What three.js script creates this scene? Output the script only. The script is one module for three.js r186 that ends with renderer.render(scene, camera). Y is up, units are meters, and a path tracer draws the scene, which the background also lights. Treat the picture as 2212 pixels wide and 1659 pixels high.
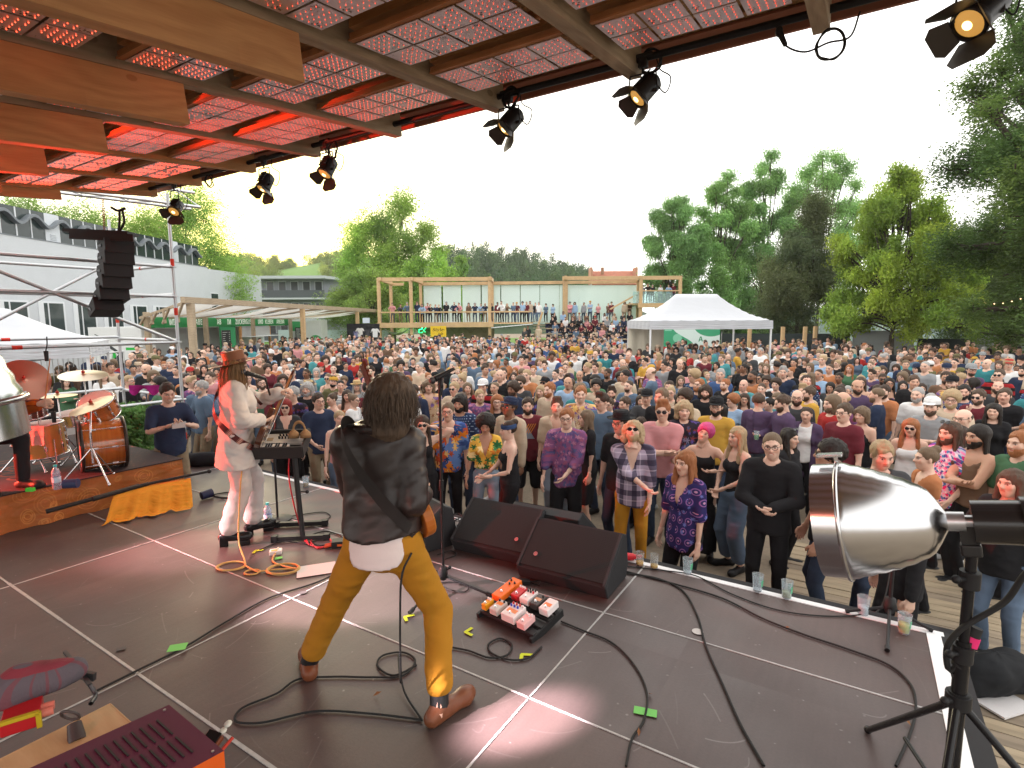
import * as THREE from 'three';
import { mergeGeometries, mergeVertices, toCreasedNormals } from 'three/addons/utils/BufferGeometryUtils.js';
import { RoundedBoxGeometry } from 'three/addons/geometries/RoundedBoxGeometry.js';
import { ImprovedNoise } from 'three/addons/math/ImprovedNoise.js';
import { RectAreaLightUniformsLib } from 'three/addons/lights/RectAreaLightUniformsLib.js';

// ---------------------------------------------------------------- camera
const scene = new THREE.Scene();
const FOCAL = 1186, MIDX = 1106, MIDY = 829.5, EYE = 2.9;            // lens measured on a 2212 x 1659 print of the view
const PITCH = 6.6 * Math.PI / 180, ROLL = 0.25 * Math.PI / 180;
const camera = new THREE.PerspectiveCamera(2 * Math.atan(MIDY / FOCAL) * 180 / Math.PI, 4 / 3, 0.05, 2000);
camera.position.set(0, EYE, 0);
camera.rotation.order = 'YXZ';
camera.rotation.set(-PITCH, 0, -ROLL);
camera.focus = 5.0;
camera.userData.fStop = 9;
scene.add(camera);
const renderer = new THREE.WebGLRenderer({ antialias: true });
renderer.toneMapping = THREE.LinearToneMapping;
renderer.toneMappingExposure = 1.24;
renderer.shadowMap.enabled = true;
RectAreaLightUniformsLib.init();

// ---------------------------------------------------------------- sky: thin bright evening overcast, sunset low in the left distance
const SUN_AZ = -23 * Math.PI / 180, SUN_EL = 7 * Math.PI / 180;
const sunDir = new THREE.Vector3(Math.sin(SUN_AZ) * Math.cos(SUN_EL), Math.sin(SUN_EL), -Math.cos(SUN_AZ) * Math.cos(SUN_EL));
{
  const W = 1024, H = 512, data = new Float32Array(W * H * 4), nz = new ImprovedNoise(), d = new THREE.Vector3();
  for (let j = 0; j < H; j++) for (let i = 0; i < W; i++) {
    const th = (j + 0.5) / H * Math.PI - Math.PI / 2, ph = ((i + 0.5) / W - 0.5) * 2 * Math.PI;
    d.set(Math.cos(th) * Math.cos(ph), Math.sin(th), Math.cos(th) * Math.sin(ph));
    const up = Math.max(d.y, 0), c = Math.max(0, d.dot(sunDir));
    const cl = nz.noise(d.x * 2.2 / (up + 0.25), d.z * 2.2 / (up + 0.25), 3.1) * 0.5 + nz.noise(d.x * 6 / (up + 0.25), d.z * 6 / (up + 0.25), 8.7) * 0.25;
    const base = 1.85 + 0.16 * cl, glow = 1.2 * Math.pow(c, 14) + 2.4 * Math.pow(c, 120);
    const o = (j * W + i) * 4;
    const k = Math.pow(c, 60); data[o] = base * 1.02 + glow; data[o + 1] = base * (1 - 0.22 * k) + glow * 0.8; data[o + 2] = base * 0.965 * (1 - 0.72 * k) + glow * 0.16; data[o + 3] = 1;
  }
  const t = new THREE.DataTexture(data, W, H, THREE.RGBAFormat, THREE.FloatType);
  t.mapping = THREE.EquirectangularReflectionMapping; t.magFilter = THREE.LinearFilter; t.needsUpdate = true;
  scene.background = t; scene.environment = t;
}
const sun = new THREE.DirectionalLight(new THREE.Color().setRGB(1, 0.84, 0.6), 1.2);
sun.position.copy(sunDir).multiplyScalar(200); sun.castShadow = true; sun.shadow.radius = 22;
Object.assign(sun.shadow.camera, { left: -60, right: 60, top: 60, bottom: -60, near: 1, far: 500 }); sun.shadow.mapSize.set(4096, 4096);
scene.add(sun, sun.target);

// ---------------------------------------------------------------- measuring helpers: where a sight line meets a real plane of the place
const V = (x, y, z) => new THREE.Vector3(x, y, z);
function ray(px, py) {
  let x = (px - MIDX) / FOCAL, y = -(py - MIDY) / FOCAL, c = Math.cos(ROLL), s = Math.sin(ROLL);
  [x, y] = [x * c + y * s, -x * s + y * c];
  c = Math.cos(PITCH); s = Math.sin(PITCH);
  return V(x, y * c - s, -y * s - c);
}
const onY = (px, py, h) => { const d = ray(px, py), k = (h - EYE) / d.y; return V(d.x * k, h, d.z * k); };
const atZ = (px, py, dist) => { const d = ray(px, py), k = dist / -d.z; return V(d.x * k, EYE + d.y * k, -dist); };
const TH = 32.3 * Math.PI / 180, AX = V(Math.cos(TH), 0, Math.sin(TH)), BX = V(Math.sin(TH), 0, -Math.cos(TH));   // stage axes: along the front edge, towards the audience
const ST = (s, t, y = 0) => V(s * AX.x + t * BX.x, y, s * AX.z + t * BX.z);
const toST = (p) => [p.x * AX.x + p.z * AX.z, p.x * BX.x + p.z * BX.z];
const onT = (px, py, t) => { const d = ray(px, py), k = t / (d.x * BX.x + d.z * BX.z); return V(d.x * k, EYE + d.y * k, d.z * k); };
const onS = (px, py, s) => { const d = ray(px, py), k = s / (d.x * AX.x + d.z * AX.z); return V(d.x * k, EYE + d.y * k, d.z * k); };
const STAGE = 0.9, onStage = (px, py) => onY(px, py, STAGE);
const STAGE_TURN = -TH;                                              // rotation.y that lays local x along the stage front

// ---------------------------------------------------------------- random, names, scene tree
function rng(a) { return () => { a = (a + 0x6d2b79f5) | 0; let t = Math.imul(a ^ (a >>> 15), 1 | a); t = (t + Math.imul(t ^ (t >>> 7), 61 | t)) ^ t; return ((t ^ (t >>> 14)) >>> 0) / 4294967296; }; }
const R = rng(20240817), rr = (a, b, r = R) => a + (b - a) * r(), pick = (l, r = R) => l[Math.floor(r() * l.length)];
const taken = new Map();
function numbered(n) { const k = taken.get(n) || 0; taken.set(n, k + 1); return k ? `${n}_${String(k).padStart(3, '0')}` : n; }
function shade(o) { o.traverse((m) => { if (m.isMesh) { m.castShadow = true; m.receiveShadow = true; } }); return o; }
function tag(o, label, category, group) { o.userData.label = label; o.userData.category = category; if (group) o.userData.group = group; return o; }
function thing(name, label, category, pos = [0, 0, 0], turn = 0, group) {
  const o = new THREE.Group(); o.name = numbered(name); scene.add(o);
  if (pos.isVector3) o.position.copy(pos); else o.position.set(...pos);
  o.rotation.y = turn; return tag(o, label, category, group);
}
function struct(name, pos = [0, 0, 0], turn = 0) { const o = new THREE.Group(); o.name = numbered(name); scene.add(o); if (pos.isVector3) o.position.copy(pos); else o.position.set(...pos); o.rotation.y = turn; o.userData.kind = 'structure'; return o; }
function clean(g) {
  g = g.index ? g.toNonIndexed() : g;
  for (const k of Object.keys(g.attributes)) if (!['position', 'normal', 'uv', 'color'].includes(k)) g.deleteAttribute(k);
  if (!g.attributes.normal) g.computeVertexNormals();
  if (!g.attributes.uv) g.setAttribute('uv', new THREE.BufferAttribute(new Float32Array(g.attributes.position.count * 2), 2));
  return g;
}
function merge(list) {
  list = list.flat(9).filter(Boolean);
  if (list.length === 1) return list[0];
  list = list.map(clean);
  if (list.some((g) => g.attributes.color)) for (const g of list) if (!g.attributes.color) g.setAttribute('color', new THREE.BufferAttribute(new Float32Array(g.attributes.position.count * 3).fill(1), 3));
  return mergeGeometries(list);
}
function part(name, geo, mat, parent) { const m = new THREE.Mesh(Array.isArray(geo) ? merge(geo) : geo, mat); m.name = name; m.castShadow = m.receiveShadow = true; parent.add(m); return m; }
function solo(name, geo, mat, label, category, group) { const m = part(numbered(name), geo, mat, scene); return tag(m, label, category, group); }

// ---------------------------------------------------------------- geometry helpers (uv in metres)
function boxUV(g) {
  g = g.index ? g.toNonIndexed() : g; const p = g.attributes.position, n = g.attributes.normal, uv = new Float32Array(p.count * 2);
  for (let i = 0; i < p.count; i++) {
    const ax = Math.abs(n.getX(i)), ay = Math.abs(n.getY(i)), az = Math.abs(n.getZ(i)), x = p.getX(i), y = p.getY(i), z = p.getZ(i);
    if (ax >= ay && ax >= az) { uv[2 * i] = z; uv[2 * i + 1] = y; } else if (ay >= az) { uv[2 * i] = x; uv[2 * i + 1] = z; } else { uv[2 * i] = x; uv[2 * i + 1] = y; }
  }
  g.setAttribute('uv', new THREE.BufferAttribute(uv, 2)); return g;
}
const box = (w, h, d, x = 0, y = 0, z = 0, bevel = 0) => { const g = boxUV(bevel ? new RoundedBoxGeometry(w, h, d, 2, Math.min(bevel, w / 2.01, h / 2.01, d / 2.01)) : new THREE.BoxGeometry(w, h, d)); return g.translate(x, y, z); };
const q0 = new THREE.Quaternion(), M4 = () => new THREE.Matrix4();
function aim(p, q, up = V(0, 1, 0)) {                                // frame at the middle of p-q with z along it
  const z = q.clone().sub(p).normalize(); if (Math.abs(z.dot(up)) > 0.995) up = V(0, 0, 1);
  const x = up.clone().cross(z).normalize(), y = z.clone().cross(x);
  return M4().makeBasis(x, y, z).setPosition(p.clone().add(q).multiplyScalar(0.5));
}
let barSeed = 0;
function bar(p, q, w, h, bevel = 0, up) { const L = p.distanceTo(q), g = boxUV(bevel ? new RoundedBoxGeometry(w, h, L, 1, bevel) : new THREE.BoxGeometry(w, h, L)); const u = g.attributes.uv, n = g.attributes.normal, o = (barSeed = (barSeed + 0.37) % 7);
  const ps = g.attributes.position; for (let i = 0; i < u.count; i++) { const ax = Math.abs(n.getX(i)), ay = Math.abs(n.getY(i)); if (ax > 0.7) u.setXY(i, ps.getZ(i) + o * 3, ps.getY(i) + o); else if (ay > 0.7) u.setXY(i, ps.getZ(i) + o * 3, ps.getX(i) + o + 0.3); else u.setXY(i, ps.getX(i), ps.getY(i)); }
  return g.applyMatrix4(aim(p, q, up)); }
function rod(p, q, r1, r2 = r1, seg = 10, open = false) { const L = p.distanceTo(q), g = new THREE.CylinderGeometry(r2, r1, L, seg, 1, open).rotateX(Math.PI / 2); return g.applyMatrix4(aim(p, q)); }
function tube(pts, r, seg = 0, rad = 6, closed = false) { const c = new THREE.CatmullRomCurve3(pts.map((p) => (p.isVector3 ? p : V(...p))), closed, 'centripetal'); return new THREE.TubeGeometry(c, Math.round(seg) || pts.length * 8, r, rad, closed); }
const lathe = (prof, seg = 24) => new THREE.LatheGeometry(prof.map(([x, y]) => new THREE.Vector2(x, y)), seg);
const ball = (r, x = 0, y = 0, z = 0, a = 10, b = 8) => new THREE.SphereGeometry(r, a, b).translate(x, y, z);
const disc = (r, h, x = 0, y = 0, z = 0, seg = 20, r2 = r) => new THREE.CylinderGeometry(r2, r, h, seg).translate(x, y, z);
function extr(pts, depth, bevel = 0) { const s = new THREE.Shape(pts.map(([x, y]) => new THREE.Vector2(x, y))); return new THREE.ExtrudeGeometry(s, { depth, bevelEnabled: bevel > 0, bevelSize: bevel, bevelThickness: bevel, bevelSegments: 2, curveSegments: 10 }); }
function sheet(grid) {                                               // grid[i][j] of points, double-sided surface
  const a = grid.length, b = grid[0].length, pos = [], uv = [], idx = [];
  for (let i = 0; i < a; i++) for (let j = 0; j < b; j++) { const p = grid[i][j]; pos.push(p.x, p.y, p.z); uv.push(i / (a - 1), j / (b - 1)); }
  for (let i = 0; i < a - 1; i++) for (let j = 0; j < b - 1; j++) { const o = i * b + j; idx.push(o, o + b, o + 1, o + 1, o + b, o + b + 1); }
  const g = new THREE.BufferGeometry(); g.setAttribute('position', new THREE.Float32BufferAttribute(pos, 3)); g.setAttribute('uv', new THREE.Float32BufferAttribute(uv, 2)); g.setIndex(idx); g.computeVertexNormals(); return g;
}
const lerp = (a, b, k) => a + (b - a) * k, mixV = (p, q, k) => p.clone().lerp(q, k), clamp = (x, a = 0, b = 1) => Math.min(b, Math.max(a, x)), sstep = (a, b, x) => { const k = clamp((x - a) / (b - a)); return k * k * (3 - 2 * k); };

// ---------------------------------------------------------------- materials
const N3 = new ImprovedNoise(), fbm = (x, y, z, o = 4) => { let a = 0, w = 0.5; for (let i = 0; i < o; i++) { a += w * N3.noise(x, y, z); x *= 2.03; y *= 2.03; z *= 2.03; w *= 0.5; } return a; };
// tileable-enough value texture: fn(u, v) in metres -> [r, g, b] linear
function tex(size, metres, fn, srgb = true) {
  const n = size, d = new Uint8Array(n * n * 4), enc = (x) => Math.round(255 * clamp(srgb ? (x <= 0.0031308 ? x * 12.92 : 1.055 * Math.pow(x, 1 / 2.4) - 0.055) : x));
  for (let j = 0; j < n; j++) for (let i = 0; i < n; i++) { const c = fn(i / n * metres, j / n * metres, i / n, j / n), o = (j * n + i) * 4; d[o] = enc(c[0]); d[o + 1] = enc(c[1]); d[o + 2] = enc(c[2]); d[o + 3] = 255; }
  const t = new THREE.DataTexture(d, n, n); t.wrapS = t.wrapT = THREE.RepeatWrapping; t.magFilter = THREE.LinearFilter; t.minFilter = THREE.LinearMipmapLinearFilter; t.generateMipmaps = true;
  if (srgb) t.colorSpace = THREE.SRGBColorSpace; t.repeat.set(1 / metres, 1 / metres); t.needsUpdate = true; return t;
}
function canvasTex(w, h, draw, repeat) { const c = document.createElement('canvas'); c.width = w; c.height = h; draw(c.getContext('2d'), w, h); const t = new THREE.CanvasTexture(c); t.colorSpace = THREE.SRGBColorSpace; if (repeat) { t.wrapS = t.wrapT = THREE.RepeatWrapping; t.repeat.set(...repeat); } return t; }
const C = (r, g, b) => new THREE.Color().setRGB(r, g, b);
const mats = new Map();
function mat(r, g, b, rough = 0.7, metal = 0, extra) { const key = [r, g, b, rough, metal].join() + (extra ? JSON.stringify(Object.keys(extra)) + (extra.k || '') : ''); if (mats.has(key)) return mats.get(key); const e = { ...extra }; delete e.k; const m = new THREE.MeshPhysicalMaterial({ color: C(r, g, b), roughness: rough, metalness: metal, specularIntensity: metal ? 1 : 0.5, side: THREE.DoubleSide, ...e }); mats.set(key, m); return m; }
const wrap = (x, p) => x - Math.floor(x / p) * p;
// blend two shifted samples so that the edges meet
const tile = (f, m) => (u, v) => { const a = clamp((u / m - 0.85) / 0.15), b = clamp((v / m - 0.85) / 0.15); const s = (x, y) => f(x, y); return lerp(lerp(s(u, v), s(u - m, v), a), lerp(s(u, v - m), s(u - m, v - m), a), b); };
function woodTex(base, dark, seed, rings = 22) {
  const m = 2, f = tile((u, v) => { const w = fbm(u * 1.2 + seed, v * 4, seed, 3); const y = v * rings + w * 5 + fbm(u * 0.7, v * 2, seed + 9, 2) * 7; return 0.5 + 0.38 * Math.sin(y * 2.6) * (0.6 + 0.4 * fbm(u * 3, v * 3, seed)) + 0.5 * fbm(u * 9, v * 170, seed, 2); }, m);
  const k = []; const r = rng(seed * 100 + 7); for (let i = 0; i < 5; i++) k.push([r() * m, r() * m, 0.012 + r() * 0.018]);
  return tex(512, m, (u, v) => { let x = clamp(f(u, v)); let kn = 0; for (const [a, b, c] of k) { const d = Math.hypot((u - a) * 0.6, v - b) / c; kn = Math.max(kn, sstep(1.15, 0.7, d)); } const q = clamp(x * 0.8 + kn * 1.2); const st = 0.9 + 0.25 * fbm(u * 1.5, v * 1.5, seed + 4, 3); return [0, 1, 2].map((i) => lerp(base[i], dark[i], q) * st); });
}
const T = {};
T.pine = woodTex([0.46, 0.27, 0.12], [0.30, 0.145, 0.055], 1.3);
T.weathered = woodTex([0.36, 0.30, 0.22], [0.20, 0.16, 0.115], 4.7, 30);
T.fresh = woodTex([0.62, 0.43, 0.235], [0.50, 0.315, 0.15], 7.1, 18);
T.osb = (() => { const r = rng(55), n = 1600, m = 1, sp = []; for (let i = 0; i < n; i++) sp.push([r() * m, r() * m, r() * Math.PI, 0.012 + r() * 0.03, 0.003 + r() * 0.006, r()]);
  return canvasTex(512, 512, (x, w) => { x.fillStyle = '#8d6b43'; x.fillRect(0, 0, w, w); for (const [u, v, a, l, b, s] of sp) for (const [ox, oy] of [[0, 0], [1, 0], [-1, 0], [0, 1], [0, -1]]) { x.save(); x.translate((u + ox) * w, (v + oy) * w); x.rotate(a); const q = 0.72 + s * 0.5; x.fillStyle = `rgb(${150 * q | 0},${116 * q | 0},${76 * q | 0})`; x.fillRect(-l * w, -b * w, 2 * l * w, 2 * b * w); x.restore(); } }, [1, 1]); })();
const scuff = (() => { const c = document.createElement('canvas'); c.width = c.height = 1024; const x = c.getContext('2d'), r = rng(71); x.fillStyle = '#000'; x.fillRect(0, 0, 1024, 1024); x.lineCap = 'round';
  for (let i = 0; i < 150; i++) { const a = r() * 1024, b = r() * 1024, l = 8 + r() * 90, t = r() * 6.28; x.strokeStyle = `rgba(255,255,255,${0.12 + 0.5 * r() * r()})`; x.lineWidth = 0.6 + r() * 1.1; x.beginPath(); x.moveTo(a, b); x.quadraticCurveTo(a + Math.cos(t) * l * 0.5 + r() * 12, b + Math.sin(t) * l * 0.5 + r() * 12, a + Math.cos(t) * l, b + Math.sin(t) * l); x.stroke(); } for (let i = 0; i < 260; i++) { x.fillStyle = `rgba(255,255,255,${0.15 + 0.6 * r()})`; x.beginPath(); x.ellipse(r() * 1024, r() * 1024, 0.7 + r() * 1.6, 0.6 + r(), r() * 3, 0, 7); x.fill(); } return x.getImageData(0, 0, 1024, 1024).data; })();
T.ply = tex(1024, 4, (u, v, fu, fv) => { const s = 1 + 0.28 * fbm(u * 1.1, v * 1.1, 2.2, 5) + 0.16 * fbm(u * 30, v * 3, 8, 2) + 0.10 * N3.noise(u * 90, v * 90, 1); const d = clamp(0.5 + 1.2 * fbm(u * 1.6, v * 1.6, 14, 4)); const w = scuff[((fv * 1024 | 0) * 1024 + (fu * 1024 | 0)) * 4] / 255 * 0.16; return [lerp(0.056, 0.080, d) * s + w, lerp(0.036, 0.057, d) * s + w, lerp(0.034, 0.054, d) * s + w]; });
T.plyRough = tex(512, 4, (u, v) => { const s = 0.5 + 0.22 * fbm(u * 1.3, v * 1.3, 6.2, 5) + 0.02 * N3.noise(u * 60, v * 60, 3); return [s, s, s]; }, false);
T.grain = tex(256, 0.5, (u, v) => { const s = 0.5 + 0.5 * fbm(u * 60, v * 60, 1, 3); return [s, s, s]; }, false);
T.folds = tex(512, 1.2, (() => { const f = tile((u, v) => 0.5 + 0.55 * fbm(u * 4 + 1.4 * fbm(u * 2, v * 2, 3, 2), v * 7, 5, 3), 1.2); return (u, v) => { const s = f(u, v); return [s, s, s]; }; })(), false);
T.plaster = tex(512, 6, (() => { const f = tile((u, v) => 1 + 0.09 * fbm(u * 0.8, v * 0.8, 5, 4) + 0.05 * N3.noise(u * 14, v * 14, 4), 6); return (u, v) => { const s = f(u, v); return [0.49 * s, 0.52 * s, 0.55 * s]; }; })());
const matT = (map, rough = 0.7, extra = {}) => new THREE.MeshPhysicalMaterial({ map, roughness: rough, side: THREE.DoubleSide, ...extra });
const MW = { pine: matT(T.pine, 0.65, { color: C(1.55, 1.45, 1.35) }), pineDark: matT(T.pine, 0.7, { color: C(0.62, 0.58, 0.55) }), weathered: matT(T.weathered, 0.85, { color: C(1.35, 1.28, 1.2) }), fresh: matT(T.fresh, 0.7), osb: matT(T.osb, 0.8, { color: C(1.3, 1.3, 1.3) }), floor: matT(T.ply, 1, { roughnessMap: T.plyRough, bumpMap: T.grain, bumpScale: 0.0006 }) };
const MB = { black: mat(0.014, 0.014, 0.015, 0.5), rubber: mat(0.018, 0.018, 0.018, 0.75), blackGloss: mat(0.012, 0.012, 0.013, 0.25), steel: mat(0.55, 0.56, 0.58, 0.38, 1), chrome: mat(0.75, 0.75, 0.76, 0.16, 1), galv: mat(0.50, 0.52, 0.54, 0.45, 0.85), white: mat(0.78, 0.78, 0.77, 0.6), redTape: mat(0.55, 0.03, 0.015, 0.5) };
function cloth(r, g, b, rough = 0.9, map) { const key = `cl${r},${g},${b}` + (map ? map.uuid : ''); if (mats.has(key)) return mats.get(key); const m = new THREE.MeshPhysicalMaterial({ color: C(r, g, b), map: map || null, roughness: rough, bumpMap: T.folds, bumpScale: 0.03, specularIntensity: 0.35, side: THREE.DoubleSide }); mats.set(key, m); return m; }
// ================================================================ stage floor: black-brown platforms of 2 x 1 m with taped joints
const S_LINES = [], T_LINES = [-2.68, -1.68, -0.68, 0.32, 1.33, 2.34, 3.35, 4.26];
for (let k = -6; k <= 0; k++) S_LINES.push(-1.38 + 2.0 * k); S_LINES.push(0.54);
const stageFloor = struct('stage_floor', [0, 0, 0], STAGE_TURN);     // local x = s, local z = -t
{
  const tints = [C(1, 1, 1), C(0.9, 0.9, 0.93), C(1.12, 1.08, 1.05), C(1.02, 0.97, 0.95)].map((c, i) => { const m = MW.floor.clone(); m.color = c; m.map = T.ply.clone(); m.map.offset.set(i * 0.31, i * 0.17); m.map.needsUpdate = true; return m; });
  for (let i = 0; i < S_LINES.length - 1; i++) for (let j = 0; j < T_LINES.length - 1; j++) {
    const w = S_LINES[i + 1] - S_LINES[i], d = T_LINES[j + 1] - T_LINES[j], g = box(w - 0.003, 0.05, d - 0.003, 0, 0, 0); const u = g.attributes.uv;
    for (let k = 0; k < u.count; k++) u.setXY(k, u.getX(k) + i * 1.73 + j * 0.4, u.getY(k) + j * 0.61 + i * 0.2);
    const m = part('platform_panel', g, tints[(i * 3 + j * 2) % 4], stageFloor); m.position.set((S_LINES[i] + S_LINES[i + 1]) / 2, STAGE - 0.025, -(T_LINES[j] + T_LINES[j + 1]) / 2);
  }
  const white = matT(tex(128, 0.6, (u, v) => { const s = 0.46 * (0.8 + 0.35 * fbm(u * 30, v * 30, 3, 3)); return [s, s * 0.97, s * 0.95]; }), 0.6);
  const r = rng(5);
  const strip = (s0, t0, s1, t1, w) => { const g = [], n = 14; for (let i = 0; i < n; i++) { const a = i / n, b = (i + 1) / n; const ww = w * rr(0.75, 1.2, r); g.push(bar(V(lerp(s0, s1, a), STAGE + 0.0015, -lerp(t0, t1, a)), V(lerp(s0, s1, b), STAGE + 0.0015, -lerp(t0, t1, b)), ww, 0.005)); } return part('joint_tape', g, white, stageFloor); };
  for (const t of T_LINES.slice(1, -1)) strip(S_LINES[0], t, 0.5, t, t === 1.33 ? 0.016 : 0.011);
  for (const s of S_LINES.slice(1, -1)) strip(s, T_LINES[0], s, 4.22, 0.011);
  const edge = mat(0.74, 0.74, 0.75, 0.55);
  part('white_edge_tape', box(12.0, 0.006, 0.055, -5.46 + 0.02, STAGE + 0.003, -4.235), edge, stageFloor);
  part('white_edge_tape', box(0.075, 0.006, 6.9, 0.505, STAGE + 0.0045, -0.78), edge, stageFloor);
  const carpet = mat(0.03, 0.03, 0.032, 0.95);
  part('edge_carpet', box(14.2, 0.12, 0.07, -6.4, STAGE - 0.055, -4.30), carpet, stageFloor);
  part('edge_carpet', box(0.09, 0.12, 7.0, 0.59, STAGE - 0.055, -0.83), carpet, stageFloor);
  part('front_skirt', box(14.0, 0.86, 0.02, -6.4, 0.43, -4.28), MB.black, stageFloor);
  part('front_skirt', box(0.02, 0.86, 6.9, 0.56, 0.43, -0.83), MB.black, stageFloor);
}
// ================================================================ roof: rising towards the audience
const ROOF = (t) => 4.77 + 0.105 * (t - 4.35);
const BEAMS = [0.95, -0.33, -1.60, -2.87, -4.12, -5.37, -6.60, -7.85, -9.07];
const roof = struct('stage_roof');
{
  const RS = (s, t, up) => ST(s, t, ROOF(t) + up);
  BEAMS.forEach((s, k) => {
    part('roof_beam', bar(RS(s, -4.5, 0.11), RS(s, 4.35, 0.11), 0.10, 0.22, 0.004), k > 5 ? MW.pine : MW.weathered, roof);
    if (s < -2 && s > -9) part('deep_beam', bar(RS(s + 0.004, -4.5, -0.135), RS(s + 0.004, 2.2, -0.135), 0.105, 0.262, 0.004), MW.pine, roof);
  });
  for (let k = 0; k < BEAMS.length - 1; k++) for (const [a, b] of [[-4.5, -2.1], [-2.1, 0.3], [0.3, 2.7], [2.7, 4.52]]) {
    const s0 = BEAMS[k], s1 = BEAMS[k + 1]; part('strand_board', bar(RS((s0 + s1) / 2, a + 0.002, 0.232 + 0.012), RS((s0 + s1) / 2, b - 0.002, 0.232 + 0.012), s0 - s1 - 0.004, 0.018), MW.osb, roof);
  }
  for (let k = 0; k < BEAMS.length - 1; k++) for (let j = 0; j < 8; j++) { const t = -2.2 + j * 0.77 + 0.18; part('batten', bar(RS(BEAMS[k] - 0.052, t, 0.185), RS(BEAMS[k + 1] + 0.052, t, 0.185), 0.075, 0.09), MW.pine, roof); }
  const red = mat(0.28, 0.12, 0.075, 0.7);
  part('fascia_board', bar(RS(-9.4, 4.53, 0.20), RS(1.6, 4.53, 0.20), 0.03, 0.17), red, roof);
  part('eaves_board', bar(RS(-9.4, 4.44, 0.213), RS(1.6, 4.44, 0.213), 0.14, 0.018), red, roof);
  part('end_board', bar(RS(-9.2, -4.5, 0.06), RS(-9.2, 3.2, 0.06), 0.04, 0.34), MW.pine, roof);
  part('light_pipe', rod(RS(-9.2, 4.25, 0.10), RS(1.6, 4.25, 0.10), 0.026), MB.black, roof);
}
// ---------------------------------------------------------------- light panels of small circuit boards under the roof
{
  const pcbMap = canvasTex(256, 256, (x, w) => {
    const r = rng(77); x.fillStyle = '#e2d8de'; x.fillRect(0, 0, w, w); for (let i = 0; i < 1500; i++) { x.fillStyle = `rgba(${r() < 0.5 ? 255 : 90},${r() < 0.5 ? 240 : 90},${240},0.06)`; x.fillRect(r() * w, r() * w, 3 + r() * 14, 1); }
    x.fillStyle = '#2a2426'; for (let i = 0; i < 26; i++) x.fillRect(150 + r() * 80, 12 + r() * 40, 3 + r() * 7, 3 + r() * 6); for (let i = 0; i < 12; i++) { x.fillStyle = i % 3 ? '#2a2426' : '#7a5a20'; x.fillRect(12 + r() * 40, 150 + r() * 60, 4 + r() * 10, 4 + r() * 8); }
    x.fillStyle = '#3a3235'; for (let i = 0; i < 5; i++) for (let j = 0; j < 5; j++) { if ((i + j) % 2) continue; for (let q = 0; q < 3; q++) x.fillRect(30 + i * 45 + q * 7, 34 + j * 45, 4, 3); }
  });
  const pcb = new THREE.MeshPhysicalMaterial({ map: pcbMap, roughness: 0.32, metalness: 0.65, bumpMap: T.grain, bumpScale: 0.001, side: THREE.DoubleSide });
  const board = new THREE.BoxGeometry(0.245, 0.004, 0.238);
  const led = (e) => new THREE.MeshStandardMaterial({ color: C(0.4, 0.1, 0.08), emissive: C(1, 0.085, 0.035), emissiveIntensity: e, roughness: 0.4 });
  const leds = [led(8), led(4), led(2.2), led(1.4)];
  const pinkWood = matT(T.pine, 0.6, { color: C(1.15, 0.9, 0.8) });
  const dot = new THREE.OctahedronGeometry(0.0042); const n = 5;
  const arr = (r) => { const g = []; for (let a = 0; a < 4; a++) for (let b = 0; b < 2; b++) for (let i = 0; i < n; i++) for (let j = 0; j < n; j++) if (r() < 0.93) g.push(dot.clone().translate((a - 1.5) * 0.262 + (i - 2) * 0.043, -0.0045, (b - 0.5) * 0.255 + (j - 2) * 0.043)); return merge(g); };
  const arrays = [arr(rng(1)), arr(rng(2)), arr(rng(3))];
  const rows = [3.56, 2.80, 2.05, 1.30, 0.55, -0.2], ordinal = ['first from the edge', 'second from the edge', 'third from the edge', 'fourth from the edge', 'fifth from the edge', 'sixth from the edge'];
  const bayName = ['above the parabolic lamp', 'above the two front monitors', 'above the singing guitarist', 'in the fourth roof bay', 'in the middle roof bay', 'above the drum kit side', 'in the seventh roof bay', 'in the roof bay by the scaffold'];
  for (let k = 0; k < BEAMS.length - 1; k++) rows.forEach((t, j) => {
    const s = (BEAMS[k] + BEAMS[k + 1]) / 2; if (s > 0.2 && t < 2) return;
    const lv = s < -6.2 ? 0 : s < -4.7 ? (t > 2.5 ? 2 : 1) : s < -3.2 ? (t < 2.5 ? 1 : 2) : 3;
    const o = thing('light_panel', `${['bright', 'lit', 'dim', 'dark'][lv]} red diode panel ${bayName[k]}, ${ordinal[j]}`, 'light panel', ST(s, t, ROOF(t) + 0.03), STAGE_TURN, 'light panels under the stage roof');
    o.rotation.order = 'YXZ'; o.rotation.x = Math.atan(0.105);
    for (let a = 0; a < 4; a++) for (let b = 0; b < 2; b++) { const m = part('circuit_board', board, pcb, o); m.position.set((a - 1.5) * 0.262, 0.004 * ((a + b + j) % 2) * 0.4, (b - 0.5) * 0.255); }
    part('diode_array', arrays[(k + j) % 3], leds[lv], o).userData.kind = 'stuff';
    const rail = part('rail', box(1.07, 0.045, 0.03, 0, 0.03, 0.262), pinkWood, o); part('groove_strip', box(1.07, 0.012, 0.012, 0, 0.012, 0.284), pinkWood, o);
    part('rail', box(1.07, 0.045, 0.03, 0, 0.03, -0.22), pinkWood, o);
    part('cross_wire', box(0.006, 0.006, 0.5, 0.131, 0.012, 0), MB.black, o);
    if (lv < 3) { const L = new THREE.RectAreaLight(C(1, 0.10, 0.05), [0.4, 0.08, 0.01][lv], 1.0, 0.48); L.rotation.x = -Math.PI / 2; L.position.y = -0.012; o.add(L); }
  });
}
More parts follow.
